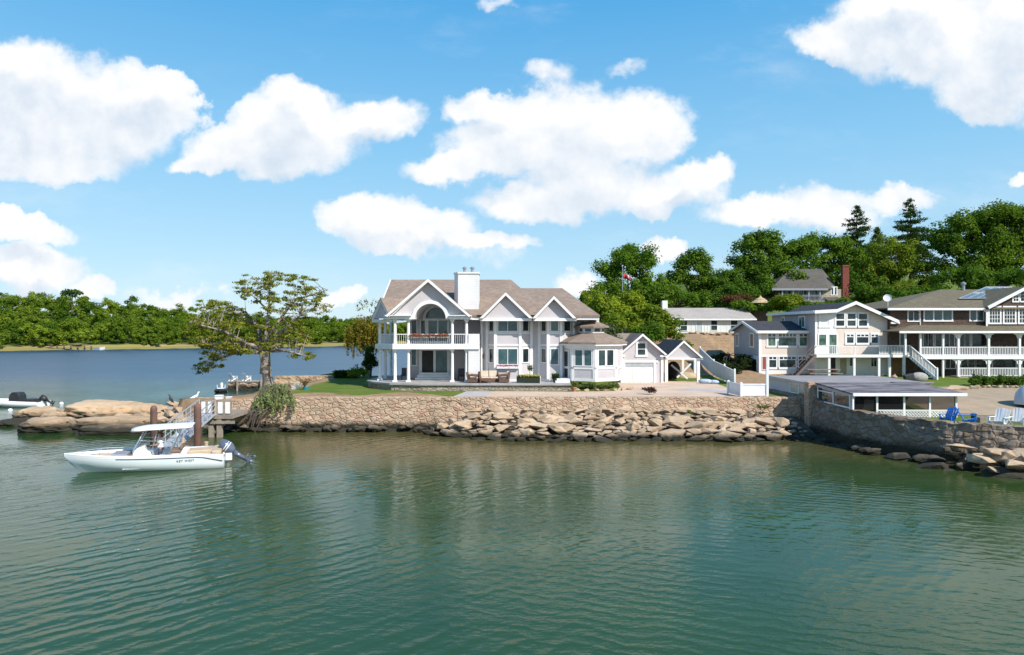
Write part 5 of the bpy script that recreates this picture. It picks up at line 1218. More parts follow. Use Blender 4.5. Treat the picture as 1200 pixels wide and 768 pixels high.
while k < xb:
    for s in (-1, 1):
        p0 = Vector((k, 43.44 + .012 * s, zl - .04)); dx = (zt - zl + .04) * s
        if xa <= k + dx <= xb: m.bar(p0, (k + dx, 43.44 + .012 * s, zt), .018, .05)
    k += .19
m.build('lattice', TRIM, lp)
MB().box(LX0 + .12, U(1088, 48.2), 48.15, 48.22, 2.0, lz1 - .12).build('back_wall', simple('dim_board', (.20, .17, .15), None, 2, .8), lp)
m = MB(); fs = T((LX0 - .02, 48.4, 0)) @ RZ(-90)
m = MB(fs); m.box(.2, 5.2, -.05, .05, 2.42, 2.52); m.box(.2, .32, -.05, .05, 2.52, 3.54); m.box(2.5, 2.62, -.05, .05, 2.52, 3.47); m.box(5.08, 5.2, -.05, .05, 2.52, 3.32); m.box(.2, 2.6, -.04, .04, 3.16, 3.23)
sf = m.build('side_window', TRIM, lp)
MB(fs).box(.32, 2.5, -.012, .012, 2.52, 3.47).build('pane', GLASS, sf); MB(fs).box(2.62, 5.08, -.012, .012, 2.52, 3.35).build('pane', GLASS, sf)
x = U(999, 43.2); m = MB(); m.tube([(x + .1, 43.1, lz0 - .18), (x + .12, 43.38, lz0 - .4), (x + .12, 43.38, 2.38)], .03, 8); m.build('downspout', TRIM, lp)
# lounge chair inside the porch
m = MB(T((U(1017, 44.6), 44.6, 1.95)) @ RZ(160)); m.box(-.3, .3, -.3, .3, .3, .36); m.bar((0, .28, .35), (0, .55, 1.0), .55, .05)
tag(m.build('lounge_chair', WHITE), 'pale chair back seen through the left screens of the lattice porch', 'chair')

# =================================================================== TREES
def tree(name, label, blobs, base, leaf, c1, c2, seed, dens=1.0, size=.5, group=None, trunk_r=.45, bark=None, per=110, cat='tree'):
    """blobs: crown lobes (x, y, z, rx, ry, rz); base: foot of the trunk"""
    rng = np.random.RandomState(seed); C = []; RR = []
    for (x, y, z, rx, ry, rz) in blobs:
        K = int(dens * 3.1 * (rx * rz + rx * ry + ry * rz) / 3 / leaf ** 2) + 4
        for _ in range(K):
            d = rng.normal(size=3); d /= np.linalg.norm(d); d[2] = d[2] if d[2] > -.55 else -d[2]
            if d[1] > .5 and rng.rand() < .4: d[1] *= -1
            r_ = rng.uniform(.55, 1.02); C.append((x + d[0] * rx * r_, y + d[1] * ry * r_, z + d[2] * rz * r_)); RR.append(leaf * rng.uniform(.6, 1.25))
    C = np.array(C); RR = np.array(RR)
    t_ = thing(name, base, label, cat, group)
    leaf_mesh('crown', C, np.stack([RR, RR, RR * .78], 1), int(per * 1.9), size * .72, c1, c2, seed + 1, parent=t_, up=.6)
    bx, by, bz = base; m = MB()
    tops = [b for b in blobs]; bx2 = np.mean([b[0] for b in tops]); zt = min(b[2] - b[5] * .5 for b in tops); zt = max(zt, bz + 1.5)
    m.tube([(bx, by, bz - .4), (bx + .1, by, bz + (zt - bz) * .5), (bx * .6 + bx2 * .4, by, zt)], [trunk_r * 1.25, trunk_r * .95, trunk_r * .8], 9)
    for (x, y, z, rx, ry, rz) in blobs:
        for _ in range(5):
            q = C[rng.randint(len(C))]
            if np.hypot(q[0] - x, q[2] - z) < max(rx, rz) * 1.1:
                mid = ((bx + q[0]) / 2 + rng.uniform(-.4, .4), (by + q[1]) / 2, (zt + q[2]) / 2 + .3)
                m.tube([(bx * .6 + bx2 * .4, by, zt - .2), mid, tuple(q)], [trunk_r * .5, trunk_r * .28, trunk_r * .08], 6)
    m.build('trunk', bark or BARKD, t_, smooth=True)
    return t_
def blob(px, py, hw, hh, Y, dep=None, dy=0): Yb = Y + dy; return (U(px, Yb), Yb, V(py, Yb), hw * Yb / 800, (dep or hw) * Yb / 800, hh * Yb / 800)
G1, G2 = (.064, .140, .014), (.150, .235, .028)
Y1, Y2 = (.140, .205, .018), (.255, .310, .030)
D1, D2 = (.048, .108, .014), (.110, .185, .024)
def base_at(px, Y): x = U(px, Y); return (x, Y, ground_z(x, Y))
tree('maple_tree', 'broad round maple behind the right end of the lavender house roof', [blob(735, 330, 40, 34, 116), blob(708, 352, 24, 22, 114), blob(765, 352, 32, 30, 117), blob(742, 305, 26, 16, 116)], base_at(738, 116), 1.5, G1, G2, 31, size=.55)
tree('maple_tree', 'round green maple above the white ranch house', [blob(812, 322, 28, 26, 122), blob(835, 345, 24, 24, 122), blob(798, 345, 22, 26, 121), blob(815, 303, 16, 10, 122)], base_at(815, 122), 1.5, D1, G2, 32, size=.55)
tree('oak_tree', 'large spreading dark oak left of the hillside house roof', [blob(892, 305, 38, 28, 124), blob(870, 325, 24, 24, 122), blob(925, 305, 34, 26, 124), blob(905, 330, 38, 20, 119), blob(895, 283, 22, 9, 124)], base_at(893, 124), 1.6, D1, G2, 33, size=.58, trunk_r=.6)
tree('oak_tree', 'green oak crown directly behind the red brick chimney', [blob(968, 300, 34, 24, 132), blob(992, 312, 26, 24, 131), blob(950, 288, 18, 12, 133)], base_at(972, 132), 1.6, D1, G2, 34, size=.58)
tree('locust_tree', 'yellow green airy tree between the brick chimney and the solar roof', [blob(1040, 305, 34, 26, 118), blob(1062, 330, 36, 26, 116), blob(1022, 332, 22, 28, 117), blob(1045, 352, 40, 16, 114), blob(1085, 348, 22, 18, 115)], base_at(1045, 118), 1.35, (.09, .15, .016), (.20, .245, .03), 35, dens=.85, size=.48)
tree('oak_tree', 'biggest oak, rising above the solar panels at the right edge', [blob(1140, 285, 48, 34, 114), blob(1180, 282, 48, 36, 116), blob(1112, 300, 22, 30, 113), blob(1160, 258, 45, 16, 114), blob(1215, 300, 40, 45, 115), blob(1150, 315, 40, 18, 111)], base_at(1155, 114), 1.6, D1, (.14, .21, .024), 36, size=.58, trunk_r=.7)
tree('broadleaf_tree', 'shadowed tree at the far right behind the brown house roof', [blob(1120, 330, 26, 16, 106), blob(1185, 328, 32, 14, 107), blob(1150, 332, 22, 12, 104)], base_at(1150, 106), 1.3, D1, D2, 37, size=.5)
tree('broadleaf_tree', 'dark tree filling the gap left of the hillside house porch', [blob(862, 348, 26, 12, 112), blob(895, 345, 24, 12, 114)], base_at(875, 113), 1.2, D1, D2, 38, size=.48)
tree('copper_shrub', 'reddish leaved shrub above the ranch house roof', [blob(858, 354, 13, 6, 108), blob(872, 352, 8, 5, 108)], base_at(862, 108), .8, (.10, .045, .03), (.17, .09, .045), 39, size=.35, trunk_r=.12, cat='shrub')
tree('japanese_maple', 'flat topped yellow green small tree below the hillside porch', [blob(918, 355, 20, 6, 100), blob(930, 352, 14, 5, 100)], base_at(922, 100), .8, Y1, (.20, .24, .03), 40, size=.38, trunk_r=.15)
tree('copper_tree', 'orange brown tree crown under the biggest oak', [blob(1132, 327, 12, 12, 109), blob(1142, 318, 8, 9, 110)], base_at(1134, 109), .9, (.17, .12, .03), (.24, .16, .045), 41, size=.42, trunk_r=.15)
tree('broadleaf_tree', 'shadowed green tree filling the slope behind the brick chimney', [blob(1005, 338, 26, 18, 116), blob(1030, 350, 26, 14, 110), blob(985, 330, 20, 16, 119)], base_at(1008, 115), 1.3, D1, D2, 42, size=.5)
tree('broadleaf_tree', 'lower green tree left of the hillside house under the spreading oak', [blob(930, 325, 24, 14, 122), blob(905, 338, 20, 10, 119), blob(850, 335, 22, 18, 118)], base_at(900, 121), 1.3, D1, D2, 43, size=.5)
tree('broadleaf_tree', 'lower leafy tree between the two round maples', [blob(785, 352, 30, 14, 112), blob(765, 350, 20, 14, 112), blob(830, 355, 24, 10, 114)], base_at(785, 113), 1.3, D1, G2, 44, size=.5)
tree('broadleaf_tree', 'small green tree behind the far right corner of the lavender house', [blob(690, 358, 14, 16, 100), blob(680, 372, 10, 12, 98)], base_at(690, 100), 1.0, G1, Y2, 45, size=.45)
tree('broadleaf_tree', 'dark green tree behind the roof of the beige house gable', [blob(1060, 352, 26, 12, 104), blob(1085, 345, 24, 10, 105), blob(1035, 358, 16, 8, 102)], base_at(1062, 104), 1.2, D1, D2, 46, size=.48)
tree('hillside_bush', 'green bush bank left of the straw parasol', [blob(872, 360, 16, 6, 104), blob(905, 362, 14, 5, 103)], base_at(880, 104), .9, D1, G2, 47, size=.42, trunk_r=.1, cat='shrub')
tree('hillside_bush', 'green bush bank behind the beige house roof ridge', [blob(955, 362, 24, 6, 98), blob(985, 358, 16, 6, 99), blob(935, 366, 14, 5, 97)], base_at(955, 98), .9, D1, G2, 48, size=.42, trunk_r=.1, cat='shrub')
for i, (lb, bl, bs, c1, c2, n) in enumerate([
    ('tall yellow green bush beside the right end of the lavender house', [blob(712, 368, 22, 20, 88), blob(700, 355, 14, 12, 90)], (714, 88), Y1, Y2, 'bush'),
    ('bright yellow green bush in the middle behind the garage', [blob(752, 372, 26, 16, 90), blob(738, 358, 18, 14, 92)], (752, 90), Y1, Y2, 'bush'),
    ('yellow green bush hiding the left end of the ranch house', [blob(778, 386, 19, 17, 86), blob(765, 372, 14, 10, 88)], (778, 86), (.06, .115, .015), Y2, 'bush'),
    ('green bush directly above the garage roof ridge', [blob(732, 380, 22, 13, 84)], (732, 84), G1, Y2, 'bush'),
    ('dark green bush behind the carport roof', [blob(762, 392, 18, 12, 82), blob(795, 412, 14, 9, 82)], (765, 82), G1, (.09, .15, .02), 'bush'),
    ('grey green shrub between octagon and garage', [blob(713, 391, 5, 6, 68), blob(716, 404, 5, 10, 68), blob(719, 425, 5, 14, 68)], (716, 68), (.06, .09, .04), (.12, .15, .07), 'shrub'),
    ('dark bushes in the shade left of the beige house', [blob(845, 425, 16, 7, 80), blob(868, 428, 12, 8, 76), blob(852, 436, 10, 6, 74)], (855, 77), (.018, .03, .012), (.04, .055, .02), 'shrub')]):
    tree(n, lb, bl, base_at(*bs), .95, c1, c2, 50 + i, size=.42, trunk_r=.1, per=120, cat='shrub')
def spruce(px, tip, bot, hw, Y, label, seed):
    rng = np.random.RandomState(seed); x = U(px, Y); zt, zb_ = V(tip, Y), V(bot, Y); H = zt - zb_; C = []; RR = []
    t_ = thing('spruce_tree', (x, Y, ground_z(x, Y)), label, 'tree'); m = MB(); m.tube([(x, Y, ground_z(x, Y) - .5), (x, Y, zt - .2)], [.4, .04], 7)
    for i in range(26):
        f = (i + .3 + rng.uniform(-.35, .35)) / 26; z = zt - H * f; L_ = hw * Y / 800 * (f ** .62) * rng.uniform(.6, 1.25)
        for k in range(4 + int(4 * f)):
            a = rng.uniform(0, 6.28); l = L_ * rng.uniform(.65, 1.15); nseg = max(1, int(l / .75))
            m.tube([(x, Y, z), (x + l * math.cos(a), Y + l * math.sin(a), z + .15 * l - .05 * l * l)], [.06, .02], 4)
            for s in range(nseg):
                r_ = l * (s + .8) / nseg; C.append((x + r_ * math.cos(a), Y + r_ * math.sin(a), z + .15 * r_ - .05 * r_ * r_)); RR.append((.75, .75, .5))
    C.append((x, Y, zt)); RR.append((.15, .15, .5))
    leaf_mesh('crown', C, RR, 40, .42, (.028, .060, .018), (.065, .105, .03), seed, parent=t_, aspect=.35, shell=.1); m.build('trunk', BARKD, t_)
spruce(1004, 243, 330, 33, 135, 'left and shorter of the two dark spruces on the skyline', 71)
spruce(1067, 235, 320, 37, 138, 'right and taller of the two dark spruces on the skyline', 72)
spruce(1028, 268, 330, 18, 136, 'short spruce top just right of the left skyline spruce', 73)
# flagpole
fl = thing('flagpole', base_at(729.5, 104), 'thin flagpole with red flag in front of the maple', 'flagpole'); x, y, z = base_at(729.5, 104)
MB().tube([(x, y, z), (x, y, V(312, 104))], [.09, .05], 8).build('pole', GREYM, fl); MB().ball((x, y, V(311.5, 104)), .11, 8, 6).build('finial', METAL, fl)
m = MB(); n_ = 12; top = V(321, 104)
for i in range(n_ + 1):
    f = i / n_; sag = .5 * f * f; yy = y + .18 * math.sin(f * 7); m.v += [(x + .1 + 1.15 * f, yy, top - sag), (x + .1 + 1.1 * f, yy + .05, top - .72 - sag * .8)]
m.f = [(2 * i, 2 * i + 2, 2 * i + 3, 2 * i + 1) for i in range(n_)]
fm_ = NT('flag_cloth'); fz = fm_.sep(fm_.pos())[2]
o = m.build('flag', fm_.done(fm_.mix(fm_.ss(fm_.noise(fm_.pos(), 1.2, 2), .52, .58), (.42, .03, .035), (.55, .42, .42)), .8), fl, smooth=True); sm = o.modifiers.new('solid', 'SOLIDIFY'); sm.thickness = .02

# the spreading shore tree on the point
def shore_tree():
    rng = np.random.RandomState(77); Y0 = 59.0; bx, by, bz = U(315, Y0), Y0, 1.85
    t_ = thing('shore_tree', (bx, by, bz), 'tall sparse spreading tree with mottled pale trunk on the point', 'tree')
    P = lambda px, py, dy=0: Vector((U(px, Y0 + dy), Y0 + dy, V(py, Y0 + dy)))
    m = MB()
    m.tube([P(316, 460), P(315, 452), P(313, 440), P(312, 425), P(311, 412)], [.66, .50, .39, .36, .38], 12)
    m.tube([P(308, 438, -.2), P(309, 424), P(307, 411)], [.27, .25, .25], 9)
    limbs = []
    def limb(pts, r0, r1):
        pts = [Vector(p) for p in pts]; k = len(pts); m.tube(pts, list(np.linspace(r0 * .72, r1 * .7, k)), 8)
        for a, b in zip(pts[:-1], pts[1:]):
            for t in np.linspace(0, 1, 6): limbs.append((a.lerp(b, t), r1))
    limb([P(311, 413), P(305, 400, 1), P(303, 385, 1.5), P(292, 372, 2), P(288, 366, 2)], .36, .12)
    limb([P(312, 413), P(319, 402), P(325, 392, -1), P(342, 380, -1.5), P(352, 370, -2)], .34, .1)
    limb([P(307, 411), P(296, 405, -1), P(280, 402, -2), P(258, 402, -2.5), P(240, 405, -3)], .3, .08)
    limb([P(309, 414), P(290, 412, 1.5), P(272, 415, 2.5), P(252, 423, 3), P(236, 433, 3)], .22, .05)
    limb([P(311, 412), P(312, 390, 0), P(315, 365, .5), P(316, 345, .5), P(314, 326, .5)], .3, .06)
    limb([P(313, 395), P(330, 372, 1), P(345, 352, 1.5), P(368, 345, 1.5), P(384, 340, 1)], .22, .05)
    limb([P(303, 385, 1.5), P(285, 374, 2.5), P(262, 366, 3), P(240, 360, 3)], .18, .05)
    limb([P(316, 410), P(332, 411, -2), P(346, 414, -3), P(358, 417, -3)], .18, .05)
    limb([P(315, 365, .5), P(300, 350, 1), P(288, 340, 1)], .14, .04)
    limb([P(288, 402, -2), P(262, 388, -3), P(230, 380, -3), P(222, 378, -3)], .18, .05)
    # leaf pads: (px, py, half width, half height, number, depth)
    regs = [(252, 368, 30, 20, 60, 3.5), (240, 390, 24, 18, 52, 3.5), (285, 385, 32, 16, 60, 4), (280, 405, 45, 8, 52, 4), (335, 393, 30, 16, 60, 3.5), (300, 408, 55, 6, 36, 4), (268, 362, 20, 9, 18, 2.5),
            (345, 340, 42, 18, 52, 3), (305, 340, 28, 15, 30, 3), (320, 326, 38, 7, 22, 2.5), (370, 355, 20, 14, 22, 2.5), (335, 365, 34, 12, 28, 3), (288, 335, 14, 8, 10, 2), (315, 355, 25, 14, 16, 3),
            (245, 424, 20, 8, 20, 2), (236, 434, 9, 4, 6, 1.2), (356, 417, 14, 4, 13, 1.5), (260, 413, 24, 5, 14, 2)]
    C = []; RR = []; PT = MB()
    for (px, py, hw, hh, n, dp) in regs:
        for _ in range(n):
            r_ = rng.rand() ** .5; a = rng.uniform(0, 6.28); q = P(px + hw * r_ * math.cos(a), py + hh * r_ * math.sin(a), rng.uniform(-dp, dp))
            C.append(tuple(q)); s = rng.uniform(.26, .54); RR.append((s * 1.15, s, s * .42))
            if rng.rand() < .6:
                l, _r = min(limbs, key=lambda l: (l[0] - q).length + (3 if l[0].z > q.z + .6 else 0)); mid = l.lerp(q, .5) + Vector((0, 0, .25))
                PT.tube([l, mid, q], [.035, .022, .01], 5)
    leaf_mesh('crown', C, RR, 56, .16, (.125, .155, .016), (.29, .28, .045), 78, parent=t_, up=.8, shell=.2)
    PT.build('twigs', BARK, t_); m.build('trunk', BARK, t_, smooth=True)
shore_tree()
# other garden plants on the point
def willow():
    rng = np.random.RandomState(81); Y = 76.0; x = U(432, Y); z = 2.0; t_ = thing('weeping_tree', (x, Y, z), 'golden weeping tree at the left corner of the lavender house', 'tree'); C = []; RR = []; m = MB()
    m.tube([(x, Y, z), (x - .2, Y, z + 3), (x, Y, V(385, Y))], [.3, .22, .12], 8)
    for _ in range(260):
        a = rng.uniform(0, 6.28); r_ = rng.uniform(.1, 1) ** .6; px, py = 432 + 26 * r_ * math.cos(a), 388 - 22 * abs(r_ * math.sin(a)) + 6; dy = rng.uniform(-2, 2); L_ = rng.uniform(.4, 2.6) * (1 if py > 375 else .6)
        for k in range(int(L_ / .3) + 1): C.append((U(px, Y) + rng.uniform(-.08, .08), Y + dy, V(py, Y) - .3 * k)); RR.append((.16, .16, .26))
    for _ in range(26):
        px, py = rng.uniform(418, 446), rng.uniform(352, 374); C += [(U(px, Y), Y + rng.uniform(-1, 1), V(py, Y))] * 1; RR += [(.3, .3, .25)]
    leaf_mesh('crown', C, RR, 9, .26, (.16, .15, .02), (.30, .24, .045), 82, parent=t_, up=0, aspect=.4); m.build('trunk', BARK, t_)
willow()
tree('conical_evergreen', 'dark conical evergreen shrub behind the left porch columns', [blob(434, 428, 7, 10, 73), blob(434, 416, 4, 7, 73)], (U(434, 73), 73, 2.4), .5, (.03, .06, .012), (.07, .11, .02), 90, size=.22, trunk_r=.08, cat='shrub', per=150)
m_ = base = None
tree('garden_shrub', 'low yellow green shrub at the end of the clipped hedge', [blob(415, 438, 7, 4, 71), blob(424, 438, 8, 5, 72)], (U(418, 71.5), 71.5, 2.4), .45, Y1, Y2, 91, size=.2, trunk_r=.05, cat='shrub')
C = [(U(392 + 22 * a, 71.2), 71.2 + .8 * b, 2.4 + .75 * c) for a in np.linspace(.03, .97, 9) for b in np.linspace(0, 1, 3) for c in np.linspace(.2, .85, 3)]
tag(leaf_mesh('hedge', C, [(.3, .3, .2)] * len(C), 60, .15, (.028, .058, .012), (.055, .09, .018), 92, shell=.4), 'short clipped dark green hedge on the lawn beside the water', 'hedge')
def weeping_shrub():
    rng = np.random.RandomState(95); t_ = thing('weeping_shrub', (U(322, 51), 51, 2.3), 'pale green weeping shrub spilling over the sea wall', 'shrub'); m = MB(); C = []; RR = []
    for k in range(46):
        px0, py0 = rng.uniform(312, 338), rng.uniform(450, 460); ex, ey = px0 + rng.uniform(-26, 10), py0 + rng.uniform(14, 32); y0 = rng.uniform(50.6, 52.5)
        p0 = Vector((U(px0, y0), y0, V(py0, y0))); ye = min(y0, 50.0 + rng.uniform(-.5, .3)); p2 = Vector((U(ex, ye), ye, V(ey, ye))); p1 = (p0 + p2) / 2 + Vector((0, -.2, .5))
        m.tube([Vector((U(324, 51.5), 51.5, 2.3)), p0, p1, p2], [.05, .035, .02, .008], 5)
        for t in np.linspace(0, 1, 14):
            q = p0 * (1 - t) ** 2 + p1 * 2 * t * (1 - t) + p2 * t * t; C.append(tuple(q + Vector((rng.normal() * .06, rng.normal() * .06, -.08)))); RR.append((.13, .13, .16))
    for k in range(14):     # bare dark branches trailing down to the water
        px0 = rng.uniform(300, 322); p0 = Vector((U(px0, 50.3), 50.3, V(474, 50.3))); px2 = px0 - rng.uniform(8, 38); p2 = Vector((U(px2, 49.7), 49.7, V(rng.uniform(494, 508), 49.7))); m.tube([p0, (p0 + p2) / 2 + Vector((0, -.3, .2)), p2], [.07, .05, .02], 5)
    leaf_mesh('foliage', C, RR, 13, .17, (.20, .25, .09), (.36, .41, .18), 96, parent=t_, up=0, aspect=.35); m.build('branches', BARKD, t_)
weeping_shrub()
# shrub bed along the brown house porch, a bed at the octagon, the small red shrub on the drive
C = []; 
rng_ = np.random.RandomState(98)
for i in range(13):
    px = 1140 + i * 6.4; Y = 61.5; cs = [(U(px + rng_.uniform(-3, 3), Y), Y + rng_.uniform(-.5, .5), 2.45 + rng_.uniform(.2, .75)) for _ in range(7)]
    tag(leaf_mesh('shrub', cs, [(.36, .34, .3)] * 7, 90, .17, (.05, .10, .015), (.11, .19, .03), 300 + i), 'leafy green shrub in the row below the brown house porch', 'shrub', 'shrubs below the porch of the brown house')
    put_rock(RK[i], (U(px, 59.6), 59.6, 2.5), (.34, .26, .2), (0, 0, i * 1.3), 'tan edging stone in front of the porch shrubs', 'edging stones of the shrub bed', 'edging_stone')
put_rock(RK[3], (U(1120, 57.6), 57.6, 2.5), (1.35, .9, .42), (0, .05, .2), 'broad flat tan outcrop on the gravel beside the lattice porch roof', None)
put_rock(RK[8], (U(1144, 58.4), 58.4, 2.5), (.7, .5, .35), (0, 0, .6), 'tan boulder just right of the broad flat outcrop', None)
for i, (px, y) in enumerate([(682, 57.0), (692, 56.5), (702, 56.2), (711, 56.4), (719, 56.9)]):
    cs = [(U(px, y) + rng_.uniform(-.35, .35), y + rng_.uniform(-.2, .2), 2.75 + rng_.uniform(-.05, .25)) for _ in range(5)]
    tag(leaf_mesh('bed_plant', cs, [(.22, .22, .15)] * 5, 50, .12, (.06, .11, .03), (.17, .19, .07), 320 + i), 'low green plant in the stone edged bed under the octagon room', 'plant', 'plants in the octagon bed')
for i in range(11):
    a = R(-155 + 13 * i); x, y = ocx + 3.6 * math.cos(a), ocy - .2 + 3.6 * math.sin(a)
    put_rock(RK[i % 14], (x, y, 2.5), (.34, .25, .24), (0, 0, i), 'pale edging stone around the bed under the octagon room', 'edging stones of the octagon bed', 'edging_stone')
cs = [(U(762, 53) + rng_.uniform(-.45, .45), 53 + rng_.uniform(-.3, .3), 2.6 + rng_.uniform(0, .35)) for _ in range(9)]
tag(leaf_mesh('red_shrub', cs, [(.24, .22, .16)] * 9, 60, .12, (.06, .03, .028), (.13, .07, .06), 340), 'small dusky red shrub on the driveway above the sea wall', 'shrub')
# tufts in the riprap
for i, (px, py, Y) in enumerate([(893, 478, 49.9), (905, 470, 50.8), (812, 484, 49.9), (520, 470, 50.9)]):
    cs = [(U(px, Y) + rng_.uniform(-.4, .4), Y + rng_.uniform(-.15, .15), V(py, Y) + rng_.uniform(-.1, .2)) for _ in range(5)]
    tag(leaf_mesh('weed', cs, [(.2, .2, .16)] * 5, 40, .11, (.06, .10, .02), (.15, .18, .04), 350 + i), ['green weed tuft at the top right of the riprap', 'green weed tuft beside the shaded gate panel', 'green weed tuft at the middle of the riprap foot of the wall', 'small weed tuft on the wall top near the paved path'][i], 'weed')
# =================================================================== LANDING, GANGWAY, FLOAT
LZ = 1.58
ld = thing('landing', (-20.5, 48.3, 0), 'timber landing on posts with white railing panels beside the wall end', 'landing')
lx0, lx1, ly0, ly1 = U(246, 47.4), U(273, 47.4), 47.3, 50.6
m = MB()
for i in range(12): a = lx0 + (lx1 - lx0) * i / 12; m.box(a + .01, a + (lx1 - lx0) / 12 - .01, ly0, ly1, LZ - .06, LZ)
m.build('decking', WOODG, ld)
m = MB(); m.box(lx0, lx1, ly0 - .05, ly0 - .001, LZ - .28, LZ - .02); m.box(lx0, lx0 + .1, ly0, ly1, LZ - .28, LZ - .061); m.box(lx1 - .1, lx1, ly0, ly1, LZ - .28, LZ - .061); m.box(lx0 - .5, lx1 + .2, ly0 - .12, ly0 - .052, LZ - .62, LZ - .42); m.build('beam', WOODG, ld)
for px in (258, 248.5):
    x = U(px, 47.5); MB().box(x - .16, x + .16, 47.3, 47.62, -.8, LZ - .281).build('post', WOODG, ld)
MB().bar((lx1 - .1, 47.4, LZ - .2), (lx1 - 1.3, 47.5, .3), .12, .16).build('brace', WOODG, ld)
for (a, b, y) in ((234.5, 250, 47.6), (254, 271, 47.35)):
    xa, xb = U(a, y), U(b, y); m = MB()
    for x in (xa, (xa + xb) / 2, xb): m.box(x - .045, x + .045, y - .045, y + .045, LZ - .2, LZ + .95)
    m.box(xa, xb, y - .04, y + .04, LZ + .9, LZ + .98); m.build('rail_frame', WOODG, ld)
    m = MB()
    for q0, q1 in ((xa, (xa + xb) / 2), ((xa + xb) / 2, xb)): m.box(q0 + .09, q1 - .09, y - .02, y + .02, LZ + .08, LZ + .88)
    m.build('white_panel', WHITE, ld)
g = thing('gangway', (-21, 44, .5), 'aluminium railed gangway sloping from the landing down to the float', 'gangway')
ga, gb = Vector((U(243, 47.3), 47.3, LZ + .02)), Vector((-20.2, 40.2, .55))
for s in (-.55, .55):
    off = Vector((s, 0, 0)); m = MB(); a, b = ga + off, gb + off
    for h, r in ((0, .055), (.38, .028), (.70, .028), (1.05, .045)): m.tube([a + Vector((0, 0, h)), b + Vector((0, 0, h))], r, 6)
    for i in range(9):
        q = a.lerp(b, i / 8); m.tube([q, q + Vector((0, 0, 1.05))], .028, 6)
        if i < 8: q2 = a.lerp(b, (i + 1) / 8); m.tube([q, q2 + Vector((0, 0, .7))], .018, 5)
    m.build('side_rail', METAL, g)
m = MB(); m.bar(ga + Vector((0, 0, .02)), gb + Vector((0, 0, .02)), 1.0, .05)
for i in range(24): q = ga.lerp(gb, (i + .5) / 24); m.bar(q + Vector((-.5, 0, .055)), q + Vector((.5, 0, .055)), .04, .03)
m.build('walkway', METAL, g)
f = thing('float_dock', (-18.8, 40, 0), 'tan planked floating dock behind the white centre console boat', 'dock')
fx0, fx1 = U(190, 40), U(262, 40); m = MB()
for i in range(26): a = fx0 + (fx1 - fx0) * i / 26; m.box(a + .008, a + (fx1 - fx0) / 26 - .008, 39.35, 41.3, .42, .46)
m.build('decking', WOODT, f); MB().box(fx0, fx1, 39.38, 41.27, -.25, .419).build('hull', WOODG, f)
for x in (U(242.5, 39.8), U(214, 41)): MB().lathe([(.11, 0), (.11, .42), (.13, .44), (.13, .5), (.02, .53)], (x, 39.7 if x > -17.9 else 41.0, .45), 10).build('bollard', WOODT, f)
for (px, Y, top, lb) in ((231.6, 40.75, 473, 'tall brown piling in front of the gangway'), (180.2, 44.0, 475, 'brown piling at the left beyond the boat canopy')):
    x = U(px, Y); m = MB(); zt = V(top + 1.5, Y); m.lathe([(.215, -1), (.205, zt - .15), (.19, zt - .06), (.10, zt + .05)], (x, Y, 0), 16); tag(m.build('piling', PILE, smooth=True), lb, 'piling')
# white boxes and a gull on the rocks behind
for px, py, Y, w_, h_, lb in ((255.5, 466.5, 52.2, .52, .26, 'larger white dock box behind the landing rails'), (267, 468, 52.0, .3, .22, 'smaller white dock box behind the landing rails')):
    x, z = U(px, Y), V(py, Y); m = MB(); m.box(x - w_ / 2, x + w_ / 2, Y, Y + .4, z - .45, z + h_ * .5); m.box(x - w_ / 2 - .03, x + w_ / 2 + .03, Y - .03, Y + .43, z + h_ * .5, z + h_ * .5 + .07); tag(m.build('dock_box', WHITE, bevel=.015), lb, 'box')
def bird(name, loc, rz, body, label, s=1.0, upright=False):
    t = 55 if upright else 18; m = MB(T(loc) @ RZ(rz) @ Matrix.Scale(s, 4)); ca, sa_ = math.cos(R(t)), math.sin(R(t))
    ax_ = lambda d, h: (d * ca - h * sa_, 0, .28 + d * sa_ + h * ca)
    m.tube([ax_(-.34, .02), ax_(-.2, 0), ax_(0, 0), ax_(.16, .03), ax_(.25, .10), ax_(.30, .2 if not upright else .12), ax_(.36, .24 if not upright else .10), ax_(.44, .23 if not upright else .02)], [.02, .07, .115, .10, .055, .045, .055, .012], 10)
    m.tube([(-.02, .05, .26), (.0, .05, 0), (.07, .05, 0)], .012, 5); m.tube([(-.02, -.05, .26), (.0, -.05, 0), (.07, -.05, 0)], .012, 5)
    return tag(m.build(name, body, smooth=True), label, 'bird')
bird('cormorant', (U(200.5, 53.6), 53.6, V(472.5, 53.6)), 200, BLACK, 'black cormorant standing upright on the rock jetty', 1.0, True)
bird('gull', (U(228, 54), 54, V(470, 54)), 20, WHITE, 'white gull on the rocks just behind the tall brown piling', 1.1)

# =================================================================== CENTRE CONSOLE BOAT
BM = T((-16.0, 38.1, 0)) @ RZ(198.9)
boat = thing('motor_boat', (-18.7, 37, 0), 'white centre console boat with hard top moored by the float', 'boat')
LB = 7.75
def section(x):
    f = max(0.0, min(1.0, x / LB)); b = 1.28 * (1 - max(0, (f - .45) / .55) ** 2.3); b = max(b, .03)
    sheer = .80 + .20 * f ** 2 - .10 * max(0, 1 - x / 1.3); keel = -.38 + (1.16 * max(0, (f - .80) / .2) ** 1.7 if f > .80 else 0)
    ch = -.02 + .22 * f + .42 * max(0, (f - .6) / .4) ** 2; bc = b * (.92 - .42 * f ** 2)
    ch = max(ch, keel + .02); return [(0, keel), (bc, ch), (b * .97, ch + (sheer - ch) * .45), (b, sheer - .14), (b + .015, sheer)]
xs_ = np.r_[np.linspace(0, LB * .8, 22), np.linspace(LB * .82, LB, 10)]
